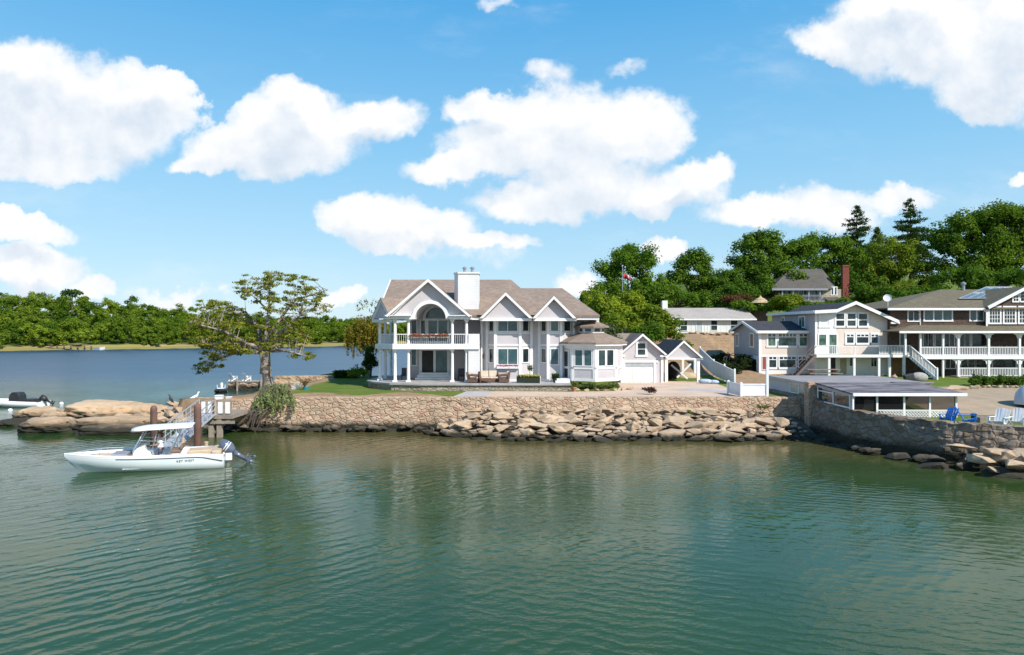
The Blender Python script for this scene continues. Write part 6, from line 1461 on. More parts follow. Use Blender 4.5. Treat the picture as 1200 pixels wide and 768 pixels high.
def strip(ids, inner=0.0, zoff=0.0):
    m = MB(BM); vs_ = []; 
    for s in (-1, 1):
        for x in xs_:
            sec = section(x)
            for k in ids: vs_.append((x, s * max(.0, sec[k][0] + inner), sec[k][1] + zoff))
    n_, k_ = len(xs_), len(ids); fs = [(h * n_ * k_ + i * k_ + j, h * n_ * k_ + (i + 1) * k_ + j, h * n_ * k_ + (i + 1) * k_ + j + 1, h * n_ * k_ + i * k_ + j + 1) for h in (0, 1) for i in range(n_ - 1) for j in range(k_ - 1)]
    m._add(vs_, fs); return m
m = strip([0, 1, 2, 3]); sec = section(0); m._add([(0, p[0], p[1]) for p in sec[:4]] + [(0, -p[0], p[1]) for p in sec[:4][::-1]], [tuple(range(8))])
m.build('hull', GELA, boat, smooth=True)
m = strip([3, 4], .006); m._add([(x, s * max(0.0, section(x)[4][0] + d), section(x)[4][1] + z) for s in (-1, 1) for x in xs_ for d, z in ((.012, 0), (-.0, .035), (-.20, .03), (-.22, -min(.45, max(.0, section(x)[4][1] - section(x)[0][1] - .12))))],
    [(h * len(xs_) * 4 + i * 4 + j, h * len(xs_) * 4 + (i + 1) * 4 + j, h * len(xs_) * 4 + (i + 1) * 4 + j + 1, h * len(xs_) * 4 + i * 4 + j + 1) for h in (0, 1) for i in range(len(xs_) - 1) for j in range(3)])
m.build('gunwale', GEL, boat, smooth=True)
# sheer stripe
for s in (-1, 1):
    m = MB(BM)
    for i in range(16):
        x0, x1 = .05 + i * .32, .05 + (i + 1) * .32; a, b = section(x0), section(x1); dz = lambda x: -.14 - .17 * max(0, 1 - x / 1.1)
        m.bar((x0, s * (a[3][0] + .012), a[4][1] + dz(x0)), (x1, s * (b[3][0] + .012), b[4][1] + dz(x1)), .012, .04)
    m.build('stripe', NAVY, boat)
m = MB(BM)
dv = [(x, s * max(.0, section(x)[4][0] - .2), .18 + (.42 * (x > 5.0) + .0)) for s in (-1, 1) for x in np.linspace(.1, 4.9, 8)]
m._add(dv, [(i, i + 1, 9 + i, 8 + i) for i in range(7)]); m.build('deck', GEL, boat)
m = MB(BM); bx_ = np.linspace(4.75, 7.45, 10)
dv = [(x, s * max(.01, section(x)[4][0] - .17), section(x)[4][1] - .10) for s in (-1, 1) for x in bx_]; m._add(dv, [(i, i + 1, 11 + i, 10 + i) for i in range(9)]); m.box(4.7, 4.75, -1.0, 1.0, .18, .72)
m.build('bow_deck', TANV, boat)
m = MB(BM); m.box(4.75, 5.5, -.6, .6, .74, .93); m.build('bow_cushion', simple('grey_cushion', (.26, .25, .27), None, 3, .7), boat, bevel=.03)
# console, windshield, seats
m = MB(BM); m.prism([(3.55, .18), (4.65, .18), (4.52, .95), (4.32, 1.15), (3.98, 1.28), (3.85, .95), (3.62, .9)], 'y', -.5, .5); con = m.build('console', GEL, boat, bevel=.04)
m = MB(BM); m.tube([(3.95, .0, 1.22), (3.78, 0, 1.2)], .03, 6); m.lathe([(.17, 0), (.19, .02), (.17, .04), (.15, .02)], (3.74, 0, 1.15), 14); m.build('steering_wheel', BLACK, con)
m = MB(BM); m._add([(4.42, -.5, 1.1), (4.42, .5, 1.1), (3.95, .42, 2.1), (3.95, -.42, 2.1)], [(0, 1, 2, 3)]); ws = NT('clear_screen'); tb = ws.nd('ShaderNodeBsdfTransparent'); gb_ = ws.nd('ShaderNodeBsdfGlossy'); gb_.inputs['Roughness'].default_value = .05; mx_ = ws.nd('ShaderNodeMixShader'); mx_.inputs[0].default_value = .25; ws.L.new(tb.outputs[0], mx_.inputs[1]); ws.L.new(gb_.outputs[0], mx_.inputs[2]); ws.L.new(mx_.outputs[0], ws.out.inputs[0])
m.build('windshield', ws.m, con)
m = MB(BM)
for s in (-1, 1):
    m.tube([(4.62, s * .55, .4), (4.45, s * .56, 1.1), (3.9, s * .62, 2.18)], .035, 8); m.tube([(2.9, s * .55, .2), (2.6, s * .6, 1.2), (2.2, s * .66, 2.14)], .035, 8); m.tube([(3.6, s * .56, .9), (3.3, s * .62, 2.17)], .025, 8); m.tube([(4.2, s * .6, 1.6), (2.5, s * .62, 1.45)], .02, 6)
m.build('canopy_frame', STEEL, boat, smooth=True)
m = MB(BM); N_ = 14; top = []
for i in range(N_ + 1):
    f_ = i / N_; x = 1.6 + 3.0 * f_; hw_ = .98 * (1 - .55 * max(0, (f_ - .8) / .2) ** 2) * (1 - .25 * max(0, (.1 - f_) / .1)); z = 2.28 - .06 * f_ - .10 * max(0, (f_ - .7) / .3) ** 2
    top.append([(x, hw_ * c_, z + .07 * (1 - c_ * c_)) for c_ in (-1, -.6, 0, .6, 1)] + [(x, hw_ * c_, z - .09) for c_ in (1, .6, 0, -.6, -1)])
m._add([p for r_ in top for p in r_], [(i * 10 + k, i * 10 + (k + 1) % 10, (i + 1) * 10 + (k + 1) % 10, (i + 1) * 10 + k) for i in range(N_) for k in range(10)] + [tuple(range(10)), tuple(range(N_ * 10 + 9, N_ * 10 - 1, -1))])
m.build('hard_top', GEL, boat, smooth=True)
m = MB(BM); m.box(2.2, 2.7, -.5, .5, .82, .98); m.box(2.1, 2.23, -.5, .5, .98, 1.2); m.build('leaning_post', simple('brown_seat', (.20, .13, .09), None, 3, .6), boat, bevel=.03)
m = MB(BM); m.box(2.25, 2.65, -.45, .45, .2, .8); m.build('seat_base', GEL, boat)
m = MB(BM); m.box(.15, .62, -1.0, 1.0, .5, .92); m.box(.62, 1.85, .3, .78, .5, .95); m.box(.62, 1.9, -.95, -.3, .5, .85); m.build('stern_seat', TANV, boat, bevel=.05)
# name on the topsides
fc = bpy.data.curves.new('lettering', 'FONT'); fc.body = 'KEY WEST'; fc.size = .155; fc.extrude = .004; fc.space_character = 1.25
fo = bpy.data.objects.new('lettering', fc); COL.objects.link(fo)
dg = bpy.context.evaluated_depsgraph_get(); me_ = bpy.data.meshes.new_from_object(fo.evaluated_get(dg)); bpy.data.objects.remove(fo)
tm = BM @ T((2.3, section(1.5)[3][0] + .005, .46)) @ RZ(180) @ Matrix.Rotation(R(90), 4, 'X')
me_.transform(tm); me_.materials.clear(); me_.materials.append(NAVY); link_mesh(me_, 'lettering', boat)
# outboard tilted up at the stern
OM = BM @ T((-.35, 0, .72)) @ Matrix.Rotation(R(55), 4, 'Y')
eng = MB(OM); eng.tube([(0, 0, .78), (-.02, 0, .70), (-.03, 0, .5), (-.02, 0, .2), (.02, 0, -.02), (.02, 0, -.15)], [.12, .27, .33, .33, .25, .16], 14)
outb = eng.build('outboard_motor', SLATEB, boat, smooth=True)
m = MB(OM); m.tube([(.02, 0, -.1), (.03, 0, -.5), (.02, 0, -1.0)], [.16, .12, .09], 10); m.tube([(.28, 0, -1.08), (.1, 0, -1.06), (-.25, 0, -1.06), (-.33, 0, -1.06)], [.02, .09, .085, .05], 10); m.box(-.32, .12, -.13, .13, -.85, -.82); m.prism([(-.1, -1.0), (.15, -1.0), (.0, -1.38), (-.12, -1.38)], 'y', -.015, .015); m.build('lower_unit', SLATEB, outb, smooth=True)
m = MB(OM)
for k in range(3):
    a = R(120 * k); m._add([(-.36, .05 * math.cos(a), -1.06 + .05 * math.sin(a)), (-.33, .2 * math.cos(a + .4), -1.06 + .2 * math.sin(a + .4)), (-.38, .22 * math.cos(a), -1.06 + .22 * math.sin(a)), (-.40, .18 * math.cos(a - .35), -1.06 + .18 * math.sin(a - .35))], [(0, 1, 2, 3)])
m.build('propeller', STEEL, outb)
m = MB(OM)
for z in (.28, .40): m.tube([(-.02, 0, z), (-.02, 0, z + .05)], [.336, .336], 16)
m.build('cowl_stripe', GEL, outb, smooth=True)
m = MB(BM); m.box(-.36, -.02, -.26, .26, .22, .62); m.box(-.36, -.03, -.16, .16, .5, .85); m.build('transom_bracket', GEL, boat, bevel=.03)

# bow rail, cleats and rod holders
m = MB(BM)
for s in (-1, 1):
    m.tube([(x, s * max(.05, section(x)[4][0] - .08), section(x)[4][1] + .16 * math.sin(math.pi * min(1, (x - 4.3) / 3.3))) for x in np.linspace(4.3, 7.5, 12)], .016, 6)
    for x in (5.1, 5.95, 6.8): m.tube([(x, s * (section(x)[4][0] - .08), section(x)[4][1]), (x, s * (section(x)[4][0] - .08), section(x)[4][1] + .15)], .013, 5)
m.build('bow_rail', STEEL, boat)
for s in (-1, 1):
    for x in (.5, 3.0, 6.3): m = MB(BM); y = s * (section(x)[4][0] - .1); z = section(x)[4][1] + .03; m.tube([(x - .12, y, z + .05), (x + .12, y, z + .05)], .016, 6); m.box(x - .05, x + .05, y - .02, y + .02, z, z + .05); m.build('cleat', STEEL, boat)
for i, (a, b) in enumerate(((BM @ Vector((6.3, -section(6.3)[4][0] + .1, .98)), Vector((-20.2, 39.6, .48))), (BM @ Vector((.5, -section(.5)[4][0] + .1, .78)), Vector((U(242.5, 39.8), 39.7, .7))))):
    mid = (a + b) / 2 - Vector((0, 0, .12)); tag(MB().tube([a, a.lerp(mid, .6) - Vector((0, 0, .03)), mid, b.lerp(mid, .6) - Vector((0, 0, .03)), b], .018, 6).build('mooring_line', WHITE), ['bow mooring line from the white boat to the float', 'stern mooring line from the white boat to the float bollard'][i], 'rope')
# =================================================================== PERSON AT THE HELM
def person():
    t_ = thing('person', tuple(BM @ Vector((3.22, .05, .18))), 'person with auburn hair and white shirt standing at the boat console', 'person')
    bm = bmesh.new(); sk = bm.verts.layers.skin.verify(); PM = BM @ T((3.22, .05, .18))
    def v(p, r, root=False):
        q = bm.verts.new(PM @ Vector(p)); q[sk].radius = (r, r); q[sk].use_root = root; return q
    def chain(a, pts):
        for p, r in pts: b = v(p, r); bm.edges.new((a, b)); a = b
        return a
    pel = v((0, 0, .93), .14, True); ch_ = chain(pel, [((.02, 0, 1.1), .125), ((.03, 0, 1.28), .15), ((.03, 0, 1.42), .12)])
    nk = chain(ch_, [((.05, 0, 1.5), .055), ((.06, 0, 1.58), .075), ((.07, 0, 1.66), .095), ((.065, 0, 1.73), .06)])
    for s in (-1, 1):
        chain(pel, [((.01, s * .1, .84), .095), ((.06, s * .12, .48), .06), ((.02, s * .12, .10), .042), ((.03, s * .12, .04), .045), ((.17, s * .13, .03), .035)])
        wr = chain(ch_, [((.03, s * .17, 1.40), .06), ((.08, s * .21, 1.15), .042), ((.30, s * .16, 1.07), .034), ((.38, s * .14, 1.07), .03)])
        pm_ = chain(wr, [((.43, s * .14, 1.07), .028)])
        for j, (dy, l_) in enumerate(((-.03, .06), (-.01, .075), (.01, .07), (.03, .05))): chain(pm_, [((.46, s * .14 + dy, 1.065), .010), ((.46 + l_ * .6, s * .14 + dy, 1.05), .009), ((.46 + l_ * .7, s * .14 + dy, 1.03), .008)])
        chain(wr, [((.42, s * .14 - s * .035, 1.085), .011), ((.46, s * .14 - s * .05, 1.09), .009)])
    me_ = bpy.data.meshes.new('body'); bm.to_mesh(me_); bm.free()
    sm_ = NT('person_skin'); me_.materials.append(sm_.done((.52, .30, .22), .55))
    o = link_mesh(me_, 'body', t_); md = o.modifiers.new('skin', 'SKIN'); md.use_smooth_shade = True; sb = o.modifiers.new('sub', 'SUBSURF'); sb.levels = 2; sb.render_levels = 2
    m = MB(PM); m.lathe([(.12, 0), (.165, .12), (.15, .3), (.175, .46), (.15, .58), (.07, .64)], (.025, 0, .84), 14)
    for s in (-1, 1): m.tube([(.03, s * .13, 1.43), (.05, s * .2, 1.3), (.08, s * .215, 1.17)], [.075, .068, .06], 10)
    m.build('shirt', WHITE, t_, smooth=True)
    m = MB(PM); m.lathe([(.15, 0), (.16, .1), (.12, .16)], (.0, 0, .8), 12)
    for s in (-1, 1): m.tube([(.01, s * .09, .86), (.05, s * .115, .55)], [.11, .085], 10)
    m.build('shorts', simple('navy_cloth', (.05, .06, .1), None, 4, .8), t_, smooth=True)
    hm = simple('auburn_hair', (.23, .065, .035), (.14, .04, .025), 9, .7)
    m = MB(PM); m.ball((.035, 0, 1.70), (.115, .105, .105), 14, 10); m.tube([(-.04, 0, 1.7), (-.07, 0, 1.58), (-.06, 0, 1.45)], [.085, .075, .03], 10); m.build('hair', hm, t_, smooth=True)
    m = MB(PM); m.ball((.17, 0, 1.645), (.022, .014, .02), 8, 6); m.build('nose', sm_.m, t_, smooth=True)
    m = MB(PM)
    for s in (-1, 1): m.ball((.152, s * .034, 1.67), .012, 8, 6)
    m.build('eyes', BLACK, t_)
    m = MB(PM); m.ball((.152, 0, 1.605), (.012, .026, .007), 8, 5); m.build('mouth', simple('lip', (.4, .13, .11), None, 3, .5), t_)
    m = MB(PM)
    for s in (-1, 1): m.ball((.06, s * .098, 1.66), (.022, .01, .03), 8, 6)
    m.build('ears', sm_.m, t_)
person()

# =================================================================== SMALL BOAT AT THE LEFT, DOCK, BOAT AT THE DOCK
M2 = T((U(51, 66), 66, 0)) @ RZ(176)
b2 = thing('skiff', (U(25, 66), 66, 0), 'low white skiff with black covered console moored at the left edge', 'boat')
xs2 = np.linspace(0, 5.6, 14)
def sec2(x): f = x / 5.6; b = .95 * (1 - max(0, (f - .5) / .5) ** 2.2) + .02; return [(0, -.2 + .5 * f ** 4), (b * .8, .02 + .2 * f ** 2), (b, .52 + .22 * f ** 1.5), (b - .14, .55 + .22 * f ** 1.5), (b - .16, .25)]
m = MB(M2); m._add([(x, s * max(0, p[0]), p[1]) for s in (-1, 1) for x in xs2 for p in sec2(x)], [(h * 70 + i * 5 + j, h * 70 + (i + 1) * 5 + j, h * 70 + (i + 1) * 5 + j + 1, h * 70 + i * 5 + j + 1) for h in (0, 1) for i in range(13) for j in range(4)])
m._add([(x, s * .8, .28) for s in (-1, 1) for x in (0, 4)], [(0, 1, 3, 2)]); m._add([(0, s * p[0], p[1]) for s in (1,) for p in sec2(0)[:3]] + [(0, -p[0], p[1]) for p in sec2(0)[:3][::-1]], [tuple(range(6))])
m.build('hull', GEL, b2, smooth=True)
m = MB(M2); m.prism([(2.0, .3), (3.3, .3), (3.15, 1.15), (2.9, 1.42), (2.3, 1.4), (2.1, 1.1)], 'y', -.45, .45); m.build('console_cover', BLACK, b2, bevel=.06)
m = MB(M2); m.box(.6, 1.9, -.6, .6, .45, .78); m.build('seat_cover', BLACK, b2, bevel=.08)
OM2 = M2 @ T((-.2, 0, .72)) @ Matrix.Rotation(R(60), 4, 'Y'); m = MB(OM2); m.tube([(0, 0, .55), (0, 0, .45), (0, 0, .1), (0, 0, -.1)], [.1, .27, .28, .17], 12); o2 = m.build('outboard_motor', BLACK, b2, smooth=True)
m = MB(OM2); m.tube([(0, 0, -.1), (0, 0, -.85)], [.13, .07], 8); m.tube([(.2, 0, -.9), (-.3, 0, -.9)], [.04, .07], 8); m.box(-.25, .1, -.1, .1, -.7, -.68); m.build('lower_unit', BLACK, o2, smooth=True)
for px, py in ((5, 472), (72, 474), (12, 482)):
    Y = 6000 / (py - 386); m = MB(); m.ball((U(px, Y), Y, .05), .2, 12, 8); tag(m.build('mooring_buoy', WHITE, smooth=True), {5: 'white mooring ball in front of the skiff bow', 72: 'white mooring ball right of the skiff outboard', 12: 'white mooring ball nearest the peaked tan boulder'}[px], 'buoy')
dkk = thing('stone_pier', (-29, 85, 0), 'low stone pier with timber top behind the spreading shore tree', 'pier')
px0, px1 = U(268, 84), U(350, 84); m = MB(); m.box(px0 - .1, px1, 83.7, 86, .98, 1.1); m.build('pier_deck', WOODG, dkk)
m = masonry('pier_wall', [(px0, 83.8, .98), (px1, 83.8, .98)], WALLST, 'x', zb=-.5, th=2.0, amp=.2, seed=7); 
for k_ in ('label', 'category'): del m[k_]
adopt(m, dkk)
for k_, px in enumerate((278, 306, 334)): x = U(px, 83.6); MB().lathe([(.13, -.6), (.12, 1.5)], (x, 83.55, 0), 8).build('post', WOODG, dkk)
def adirondack(M, mat, root):
    m = MB(M)
    for i in range(5): x = -.24 + i * .12; m.bar((x, .12, .30), (x * 1.1, .52, 1.0 - abs(i - 2) * .035), .105, .02)
    m.build('backrest', mat, root); m = MB(M)
    for i in range(5): q = i / 4; m.bar((-.27, -.38 + .52 * q, .40 - .14 * q), (.27, -.38 + .52 * q, .40 - .14 * q), .11, .022)
    m.build('seat', mat, root)
    for s in (-1, 1): m = MB(M); m.bar((s * .33, -.42, .6), (s * .33, .36, .56), .13, .025); m.build('armrest', mat, root)
    for s in (-1, 1):
        m = MB(M); m.box(s * .31 - .025, s * .31 + .025, -.40, -.31, 0, .59); m.build('leg', mat, root)
        m = MB(M); m.bar((s * .27, -.36, .36), (s * .27, .45, .03), .035, .1); m.build('leg', mat, root)
def chair(loc, rz, mat, label, group=None, s=1.0):
    t_ = thing('adirondack_chair', loc, label, 'chair', group); adirondack(T(loc) @ RZ(rz) @ Matrix.Scale(s, 4), mat, t_); return t_
chair((U(1133, 39.5), 39.5, 1.92), 55, BLUEP, 'bright blue slatted chair facing right with its fan back to the lattice', 'chairs on the lawn above the shaded wall', 1.12)
chair((U(1112, 40.0), 40.0, 1.92), -60, BLUEP, 'bright blue low chair at the lattice skirt, left of the fan backed blue one', 'chairs on the lawn above the shaded wall', 1.0)
chair((U(1171, 38.3), 38.3, 1.92), -55, WHITE, 'white slatted chair nearer to the blue chairs', 'chairs on the lawn above the shaded wall', 1.12)
chair((U(1193, 38.3), 38.3, 1.92), -50, WHITE, 'white slatted chair nearest the right edge of the photo', 'chairs on the lawn above the shaded wall', 1.12)
chair((U(347, 58), 58, 2.1), -150, WHITE, 'white slatted chair beside the teal pot under the shore tree', None, .95)
chair((U(273, 84.4), 84.4, 1.1), 150, WHITE, 'white chair on the stone pier end near the moored dinghy', 'white chairs on the stone pier', 1.0)
chair((U(289, 84.6), 84.6, 1.1), 150, WHITE, 'white chair on the stone pier nearer to the shore tree trunk', 'white chairs on the stone pier', 1.0)
M3 = T((U(259, 81), 81, 0)) @ RZ(-70); b3 = thing('dinghy', (U(259, 81), 81, 0), 'small dark dinghy with white outboard tied at the stone pier end', 'boat')
m = MB(M3)
for s in (-1, 1): m.tube([(-1.3, s * .5, .25), (.6, s * .5, .25), (1.3, s * .22, .36), (1.5, 0, .4)], [.2, .22, .2, .16], 10)
m.box(-1.2, 1.0, -.45, .45, .1, .16); m.build('hull', BLACK, b3, smooth=False)
m = MB(M3); m.tube([(-1.35, 0, 1.05), (-1.38, 0, .95), (-1.38, 0, .6), (-1.35, 0, -.1)], [.08, .17, .16, .05], 10); m.box(-1.0, -.4, -.4, .4, .4, .48); m.build('outboard_motor', GEL, b3); m = MB(M3)
for s in (-1, 1): m.tube([(-.2, s * .42, .4), (-.25, s * .44, .9)], .035, 6)
m.build('grab_post', GEL, b3)
# teal pot with ornamental grass
pt = thing('planter_pot', (U(358.5, 57.5), 57.5, 2.1), 'round teal glazed pot with pinkish ornamental grass', 'planter'); x, y = U(358.5, 57.5), 57.5
MB().lathe([(.16, 0), (.26, .12), (.31, .32), (.24, .52), (.27, .56), (.21, .56), (.2, .48)], (x, y, 2.1), 18).build('pot', simple('teal_glaze', (.02, .22, .24), (.015, .16, .19), 3, .2), pt, smooth=True)
rng = np.random.RandomState(5); C = []
for k in range(46):
    a = rng.uniform(0, 6.28); l = rng.uniform(.5, 1.1); t_x = rng.uniform(.15, .8)
    for q in np.linspace(.15, 1, 7): C.append((x - .1 + math.cos(a) * l * t_x * q ** 1.4, y + math.sin(a) * l * t_x * .6 * q, 2.62 + l * 1.05 * q - .35 * l * q * q))
leaf_mesh('grass_plume', C, [(.05, .05, .07)] * len(C), 3, .15, (.22, .14, .09), (.32, .22, .12), 5, parent=pt, up=0, aspect=.22)
flat_slab = MB(); flat_slab.box(U(350, 57.2), U(368, 57.2), 56.9, 57.9, 2.0, 2.1); tag(flat_slab.build('stone_slab', CONC), 'pale flat stone slab under the teal pot', 'slab')
m = masonry('low_wall', [(U(318, 72), 73.2, 2.45), (U(395, 72), 72.6, 2.55)], ROCKB, 'low pale stone edge along the back of the lawn by the hedge', zb=1.5, th=.6, amp=.12, seed=9); m['category'] = 'wall'
# =================================================================== PATIO ON THE TERRACE
WICK = simple('brown_wicker', (.16, .09, .055), (.09, .05, .035), 14, .8, .4, 40); CUSH = simple('cream_cushion', (.56, .47, .37), (.48, .39, .30), 3, .85)
def sofa(x, y, rz, w_, label, n):
    t_ = thing('wicker_seat', (x, y, FZ), label, 'outdoor seat', 'wicker seats on the terrace'); M = T((x, y, FZ)) @ RZ(rz)
    m = MB(M); m.box(-w_ / 2, w_ / 2, -.4, .4, .06, .34); m.build('frame', WICK, t_); m = MB(M); m.prism([(.28, .34), (.42, .34), (.5, .9), (.38, .92)], 'x', -w_ / 2, w_ / 2); m.build('backrest', WICK, t_, bevel=.04)
    for s in (-1, 1): m = MB(M); m.tube([(s * (w_ / 2 - .07), -.38, .3), (s * (w_ / 2 - .07), -.34, .62), (s * (w_ / 2 - .07), .4, .68)], .09, 8); m.build('armrest', WICK, t_)
    for i in range(n):
        a = -w_ / 2 + .16 + (w_ - .32) * i / n; b = a + (w_ - .32) / n; m = MB(M); m.box(a + .01, b - .01, -.4, .25, .34, .48); m.prism([(.18, .48), (.3, .48), (.38, .96), (.24, .98)], 'x', a + .02, b - .02); m.build('cushion', CUSH, t_, bevel=.04)
sofa(U(573, 57.9), 57.9, 10, 1.75, 'two seat brown wicker sofa with cream cushions', 2)
sofa(U(591, 57.6), 57.6, -95, .85, 'brown wicker armchair right of the wicker sofa', 1)
sofa(U(554, 57.4), 57.4, 80, .85, 'brown wicker armchair left of the wicker sofa', 1)
t_ = thing('coffee_table', (U(569, 57.0), 57.0, FZ), 'low dark table in front of the wicker sofa', 'table'); x = U(569, 57); m = MB(); m.box(x - .45, x + .45, 56.75, 57.2, FZ + .36, FZ + .41); m.build('tabletop', WICK, t_)
for a, b in ((-.4, 56.8), (.4, 56.8), (-.4, 57.15), (.4, 57.15)): MB().box(x + a - .03, x + a + .03, b - .03, b + .03, FZ, FZ + .359).build('leg', WICK, t_)
# boat shaped planter with yellow flowers
M4 = T((U(620, 57.2), 57.2, FZ)); t_ = thing('boat_planter', (U(620, 57.2), 57.2, FZ), 'boat shaped dark planter with yellow flowers and pale transom', 'planter')
m = MB(M4); N_ = 12; rr = []
for i in range(N_ + 1):
    f_ = i / N_; b = .42 * (1 - (1 - f_) ** 2.4) + .03; x = -1.05 + 1.95 * f_; rr += [(x, -b, .42 + .14 * (1 - f_) ** 2), (x, -b * .6, .03), (x, b * .6, .03), (x, b, .42 + .14 * (1 - f_) ** 2)]
m._add(rr, [(i * 4 + k, i * 4 + (k + 1) % 4, (i + 1) * 4 + (k + 1) % 4, (i + 1) * 4 + k) for i in range(N_) for k in range(4)]); m.build('hull', simple('dark_green_paint', (.03, .045, .03), None, 3, .5), t_)
m = MB(M4); m.prism([(-.42, .46), (-.26, .0), (.26, .0), (.42, .46), (.3, .55), (-.3, .55)], 'x', .905, .96); m.build('transom', WHITE, t_)
C = [(x, y, .55) for x in np.linspace(-.85, .8, 12) for y in (-.11, .09)]; C = [tuple(M4 @ Vector(c)) for c in C]
leaf_mesh('foliage', C, [(.15, .15, .13)] * len(C), 40, .09, (.04, .07, .015), (.08, .12, .02), 11, parent=t_); leaf_mesh('flowers', [(c[0], c[1] - .03, c[2] + .07) for c in C], [(.26, .2, .11)] * len(C), 26, .09, (.55, .48, .06), (.62, .58, .16), 12, parent=t_)
MB(M4).tube([(.08, 0, .4), (.08, 0, 1.2)], .03, 6).build('stem', BARKD, t_); leaf_mesh('shrub', [tuple(M4 @ Vector((.08 + .12 * a, 0, 1.25 + .14 * b))) for a in (-1, 0, 1) for b in (-1, 0, 1)], [(.13, .13, .12)] * 9, 30, .1, (.05, .08, .03), (.10, .13, .06), 13, parent=t_)
leaf_mesh('white_blossom', [tuple(M4 @ Vector((.08 + .12 * a, -.05, 1.48))) for a in (-1, 0, 1)], [(.11, .1, .09)] * 3, 22, .09, (.6, .6, .58), (.7, .7, .66), 14, parent=t_)
t_ = thing('potted_bush', (U(651, 58.0), 58.0, FZ), 'dark round bush in a tub between the right bay and the octagon', 'potted plant'); x = U(651, 58.2)
MB().lathe([(.2, 0), (.26, .3), (.23, .3)], (x, 58.2, FZ), 14).build('tub', BLACK, t_); leaf_mesh('foliage', [(x + .2 * a, 58.2 + .15 * b, FZ + .48 + .12 * c) for a in (-1, 0, 1) for b in (-1, 1) for c in (-1, 0, 1)], [(.19, .19, .17)] * 18, 40, .1, (.02, .045, .012), (.04, .075, .02), 15, parent=t_)
t_ = thing('flower_pot', (U(673, 55.6), 55.6, 2.43), 'terracotta pot with green plant at the right end of the terrace wall', 'potted plant'); x = U(673, 55.6)
MB().lathe([(.13, 0), (.2, .3), (.22, .3), (.22, .37), (.18, .37)], (x, 55.6, 2.43), 14).build('pot', simple('terracotta', (.36, .17, .10), None, 3, .8), t_); leaf_mesh('foliage', [(x + .17 * a, 55.6, 3.0 + .15 * b) for a in (-1, 0, 1) for b in (-1, 0, 1)], [(.17, .16, .15)] * 9, 36, .12, (.09, .13, .03), (.17, .2, .05), 16, parent=t_)
for px, Y, lb in ((474, 60.6, 'black cushioned chair in the shade at the left of the porch'), (540.5, 59.6, 'dark chair beside the right porch columns')):
    x = U(px, Y); t_ = thing('porch_chair', (x, Y, FZ), lb, 'chair'); M = T((x, Y, FZ)); m = MB(M); m.box(-.3, .3, -.3, .3, .36, .48); m.build('seat', BLACK, t_, bevel=.03); m = MB(M); m.prism([(.22, .48), (.3, .48), (.4, 1.05), (.32, 1.06)], 'x', -.3, .3); m.build('backrest', BLACK, t_)
    for a in (-.26, .26):
        for b in (-.26, .26): MB(M).box(a - .025, a + .025, b - .025, b + .025, 0, .359).build('leg', BLACK, t_)

# =================================================================== YARD THINGS ON THE RIGHT
t_ = thing('picnic_table', (U(964, 67), 67, 2.6), 'brown timber picnic table below the beige house deck', 'table'); M = T((U(964, 67), 67, 2.72))
m = MB(M); 
for i in range(4): m.box(-1.6, 1.6, -.4 + i * .2, -.21 + i * .2, .8, .86)
m.build('tabletop', simple('red_brown_timber', (.30, .17, .12), (.22, .13, .1), 3, .8), t_)
for s in (-1, 1): MB(M).box(-1.6, 1.6, s * .75 - .13, s * .75 + .13, .45, .5).build('bench', simple('bench_timber', (.32, .2, .14), None, 3, .8), t_)
for a in (-1.2, 1.2):
    m = MB(M); m.bar((a, -.75, 0), (a, .3, .8), .08, .1); m.bar((a + .081, .75, 0), (a + .081, -.3, .8), .08, .1); m.box(a - .03, a + .11, -.8, .8, .38, .449); m.build('leg', WOODG, t_)
m = MB(T((U(1077, 66), 66, 2.5))); m.ball((0, 0, .35), (.85, .5, .5), 14, 8); tag(m.build('boulder', simple('pale_grey_stone', (.36, .34, .32), (.26, .25, .24), 3, .9, .4), smooth=True), 'pale grey mound beside the white staircase foot', 'rock')
m = MB(T((U(1066, 65.8), 65.8, 2.5)) @ Matrix.Rotation(R(-14), 4, 'Y')); m.box(-.42, .42, -.25, .25, .08, .62); m.box(-.46, .46, -.28, .28, .62, .68)
tag(m.build('grill', BLACK, bevel=.03), 'tilted dark box beside the pale grey mound', 'box')
x, y = U(1048, 68), 68; m = MB(); m.ball((x, y, 2.75), (.28, .25, .18), 10, 7); m.tube([(x, y, 2.8), (x + .05, y, 3.05)], [.1, .08], 8); tag(m.build('flower_pot', simple('pale_terracotta', (.5, .3, .22), None, 3, .8)), 'small pinkish pot below the deck near the plank screen', 'pot')
t_ = thing('bicycle', (U(1141, 66.5), 66.5, 2.5), 'dark bicycle leaning at the brown house porch railing', 'bicycle'); M = T((U(1141, 66.5), 66.5, 2.5)) @ RZ(62)
for a in (-.52, .52):
    w_ = MB(M); w_.tube([(a + .33 * math.cos(t), 0, .34 + .33 * math.sin(t)) for t in np.linspace(0, 6.2832, 25)], .022, 6)
    for k in range(8): w_.tube([(a, 0, .34), (a + .32 * math.cos(k * .785), 0, .34 + .32 * math.sin(k * .785))], .005, 4)
    w_.build('wheel', BLACK, t_)
m = MB(M); Pq = {'r': (-.52, 0, .34), 'b': (-.08, 0, .3), 's': (-.2, 0, .85), 'h': (.36, 0, .82), 'f': (.52, 0, .34)}
for a, b in ('rb', 'rs', 'bs', 'sh', 'bh', 'hf'): m.tube([Pq[a], Pq[b]], .018, 6)
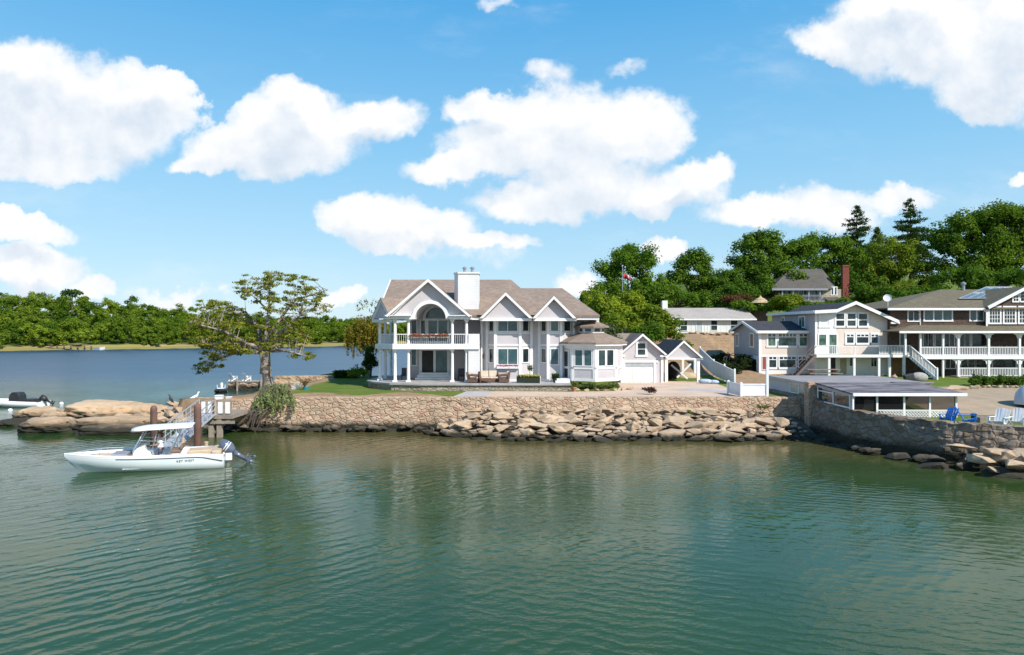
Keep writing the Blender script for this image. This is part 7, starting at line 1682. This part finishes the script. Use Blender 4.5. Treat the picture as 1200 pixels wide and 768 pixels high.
m.tube([(.36, 0, .82), (.32, 0, 1.0)], .016, 6); m.tube([(.32, -.26, 1.0), (.32, .26, 1.0)], .016, 6); m.build('frame', BLACK, t_); MB(M).box(-.34, -.1, -.07, .07, .87, .93).build('saddle', BLACK, t_)
t_ = thing('fire_pit', (U(1154, 41.3), 41.3, 2.08), 'low timber edged fire pit between blue and white chairs', 'fire pit'); x = U(1154, 41.3)
m = MB(); m.box(x - .55, x + .55, 40.9, 41.0, 1.85, 2.2); m.box(x - .55, x + .55, 41.6, 41.7, 1.85, 2.2); m.box(x - .55, x - .45, 41.0, 41.6, 1.85, 2.2); m.box(x + .45, x + .55, 41.0, 41.6, 1.85, 2.2); m.build('rim', WOODG, t_); MB().box(x - .45, x + .45, 41.0, 41.6, 1.85, 2.05).build('ash_bed', BLACK, t_)
m = MB(); x = U(1141, 40.6); m.lathe([(.13, 0), (.15, .5), (.17, .5), (.17, .56), (.12, .6)], (x, 40.6, 1.9), 12); tag(m.build('bin', BLACK), 'small black bin behind the fan backed blue chair', 'bin')
# white hull on a stand, cut by the right edge
t_ = thing('stored_boat', (36.9, 47.2, 2.1), 'rounded pale grey boat hull stored on the gravel at the right edge', 'boat'); M = T((36.65, 47.4, 2.3))
m = MB(M); N_, K_ = 14, 9; vs_ = []
for i in range(N_ + 1):
    f_ = i / N_; x = -1.75 + 5.2 * f_; k_ = (1 - (1 - min(1, f_ / .55)) ** 2.2) ** .5; hh_, ww_ = .12 + 1.75 * k_, .08 + 1.0 * k_
    for j in range(K_): t = math.pi * j / (K_ - 1); vs_.append((x, -ww_ * math.cos(t), hh_ * math.sin(t) ** .8))
m._add(vs_, [(i * K_ + j, i * K_ + j + 1, (i + 1) * K_ + j + 1, (i + 1) * K_ + j) for i in range(N_) for j in range(K_ - 1)] + [tuple(range(K_)), tuple(range(N_ * K_ + K_ - 1, N_ * K_ - 1, -1))])
m.build('hull', simple('pale_grey_gelcoat', (.50, .51, .53), (.42, .43, .45), 1, .3), t_, smooth=True)
for a in (-1.2, 1.6): MB(M).box(a - .15, a + .15, -.5, .5, -.25, .05).build('stand', BLACK, t_)
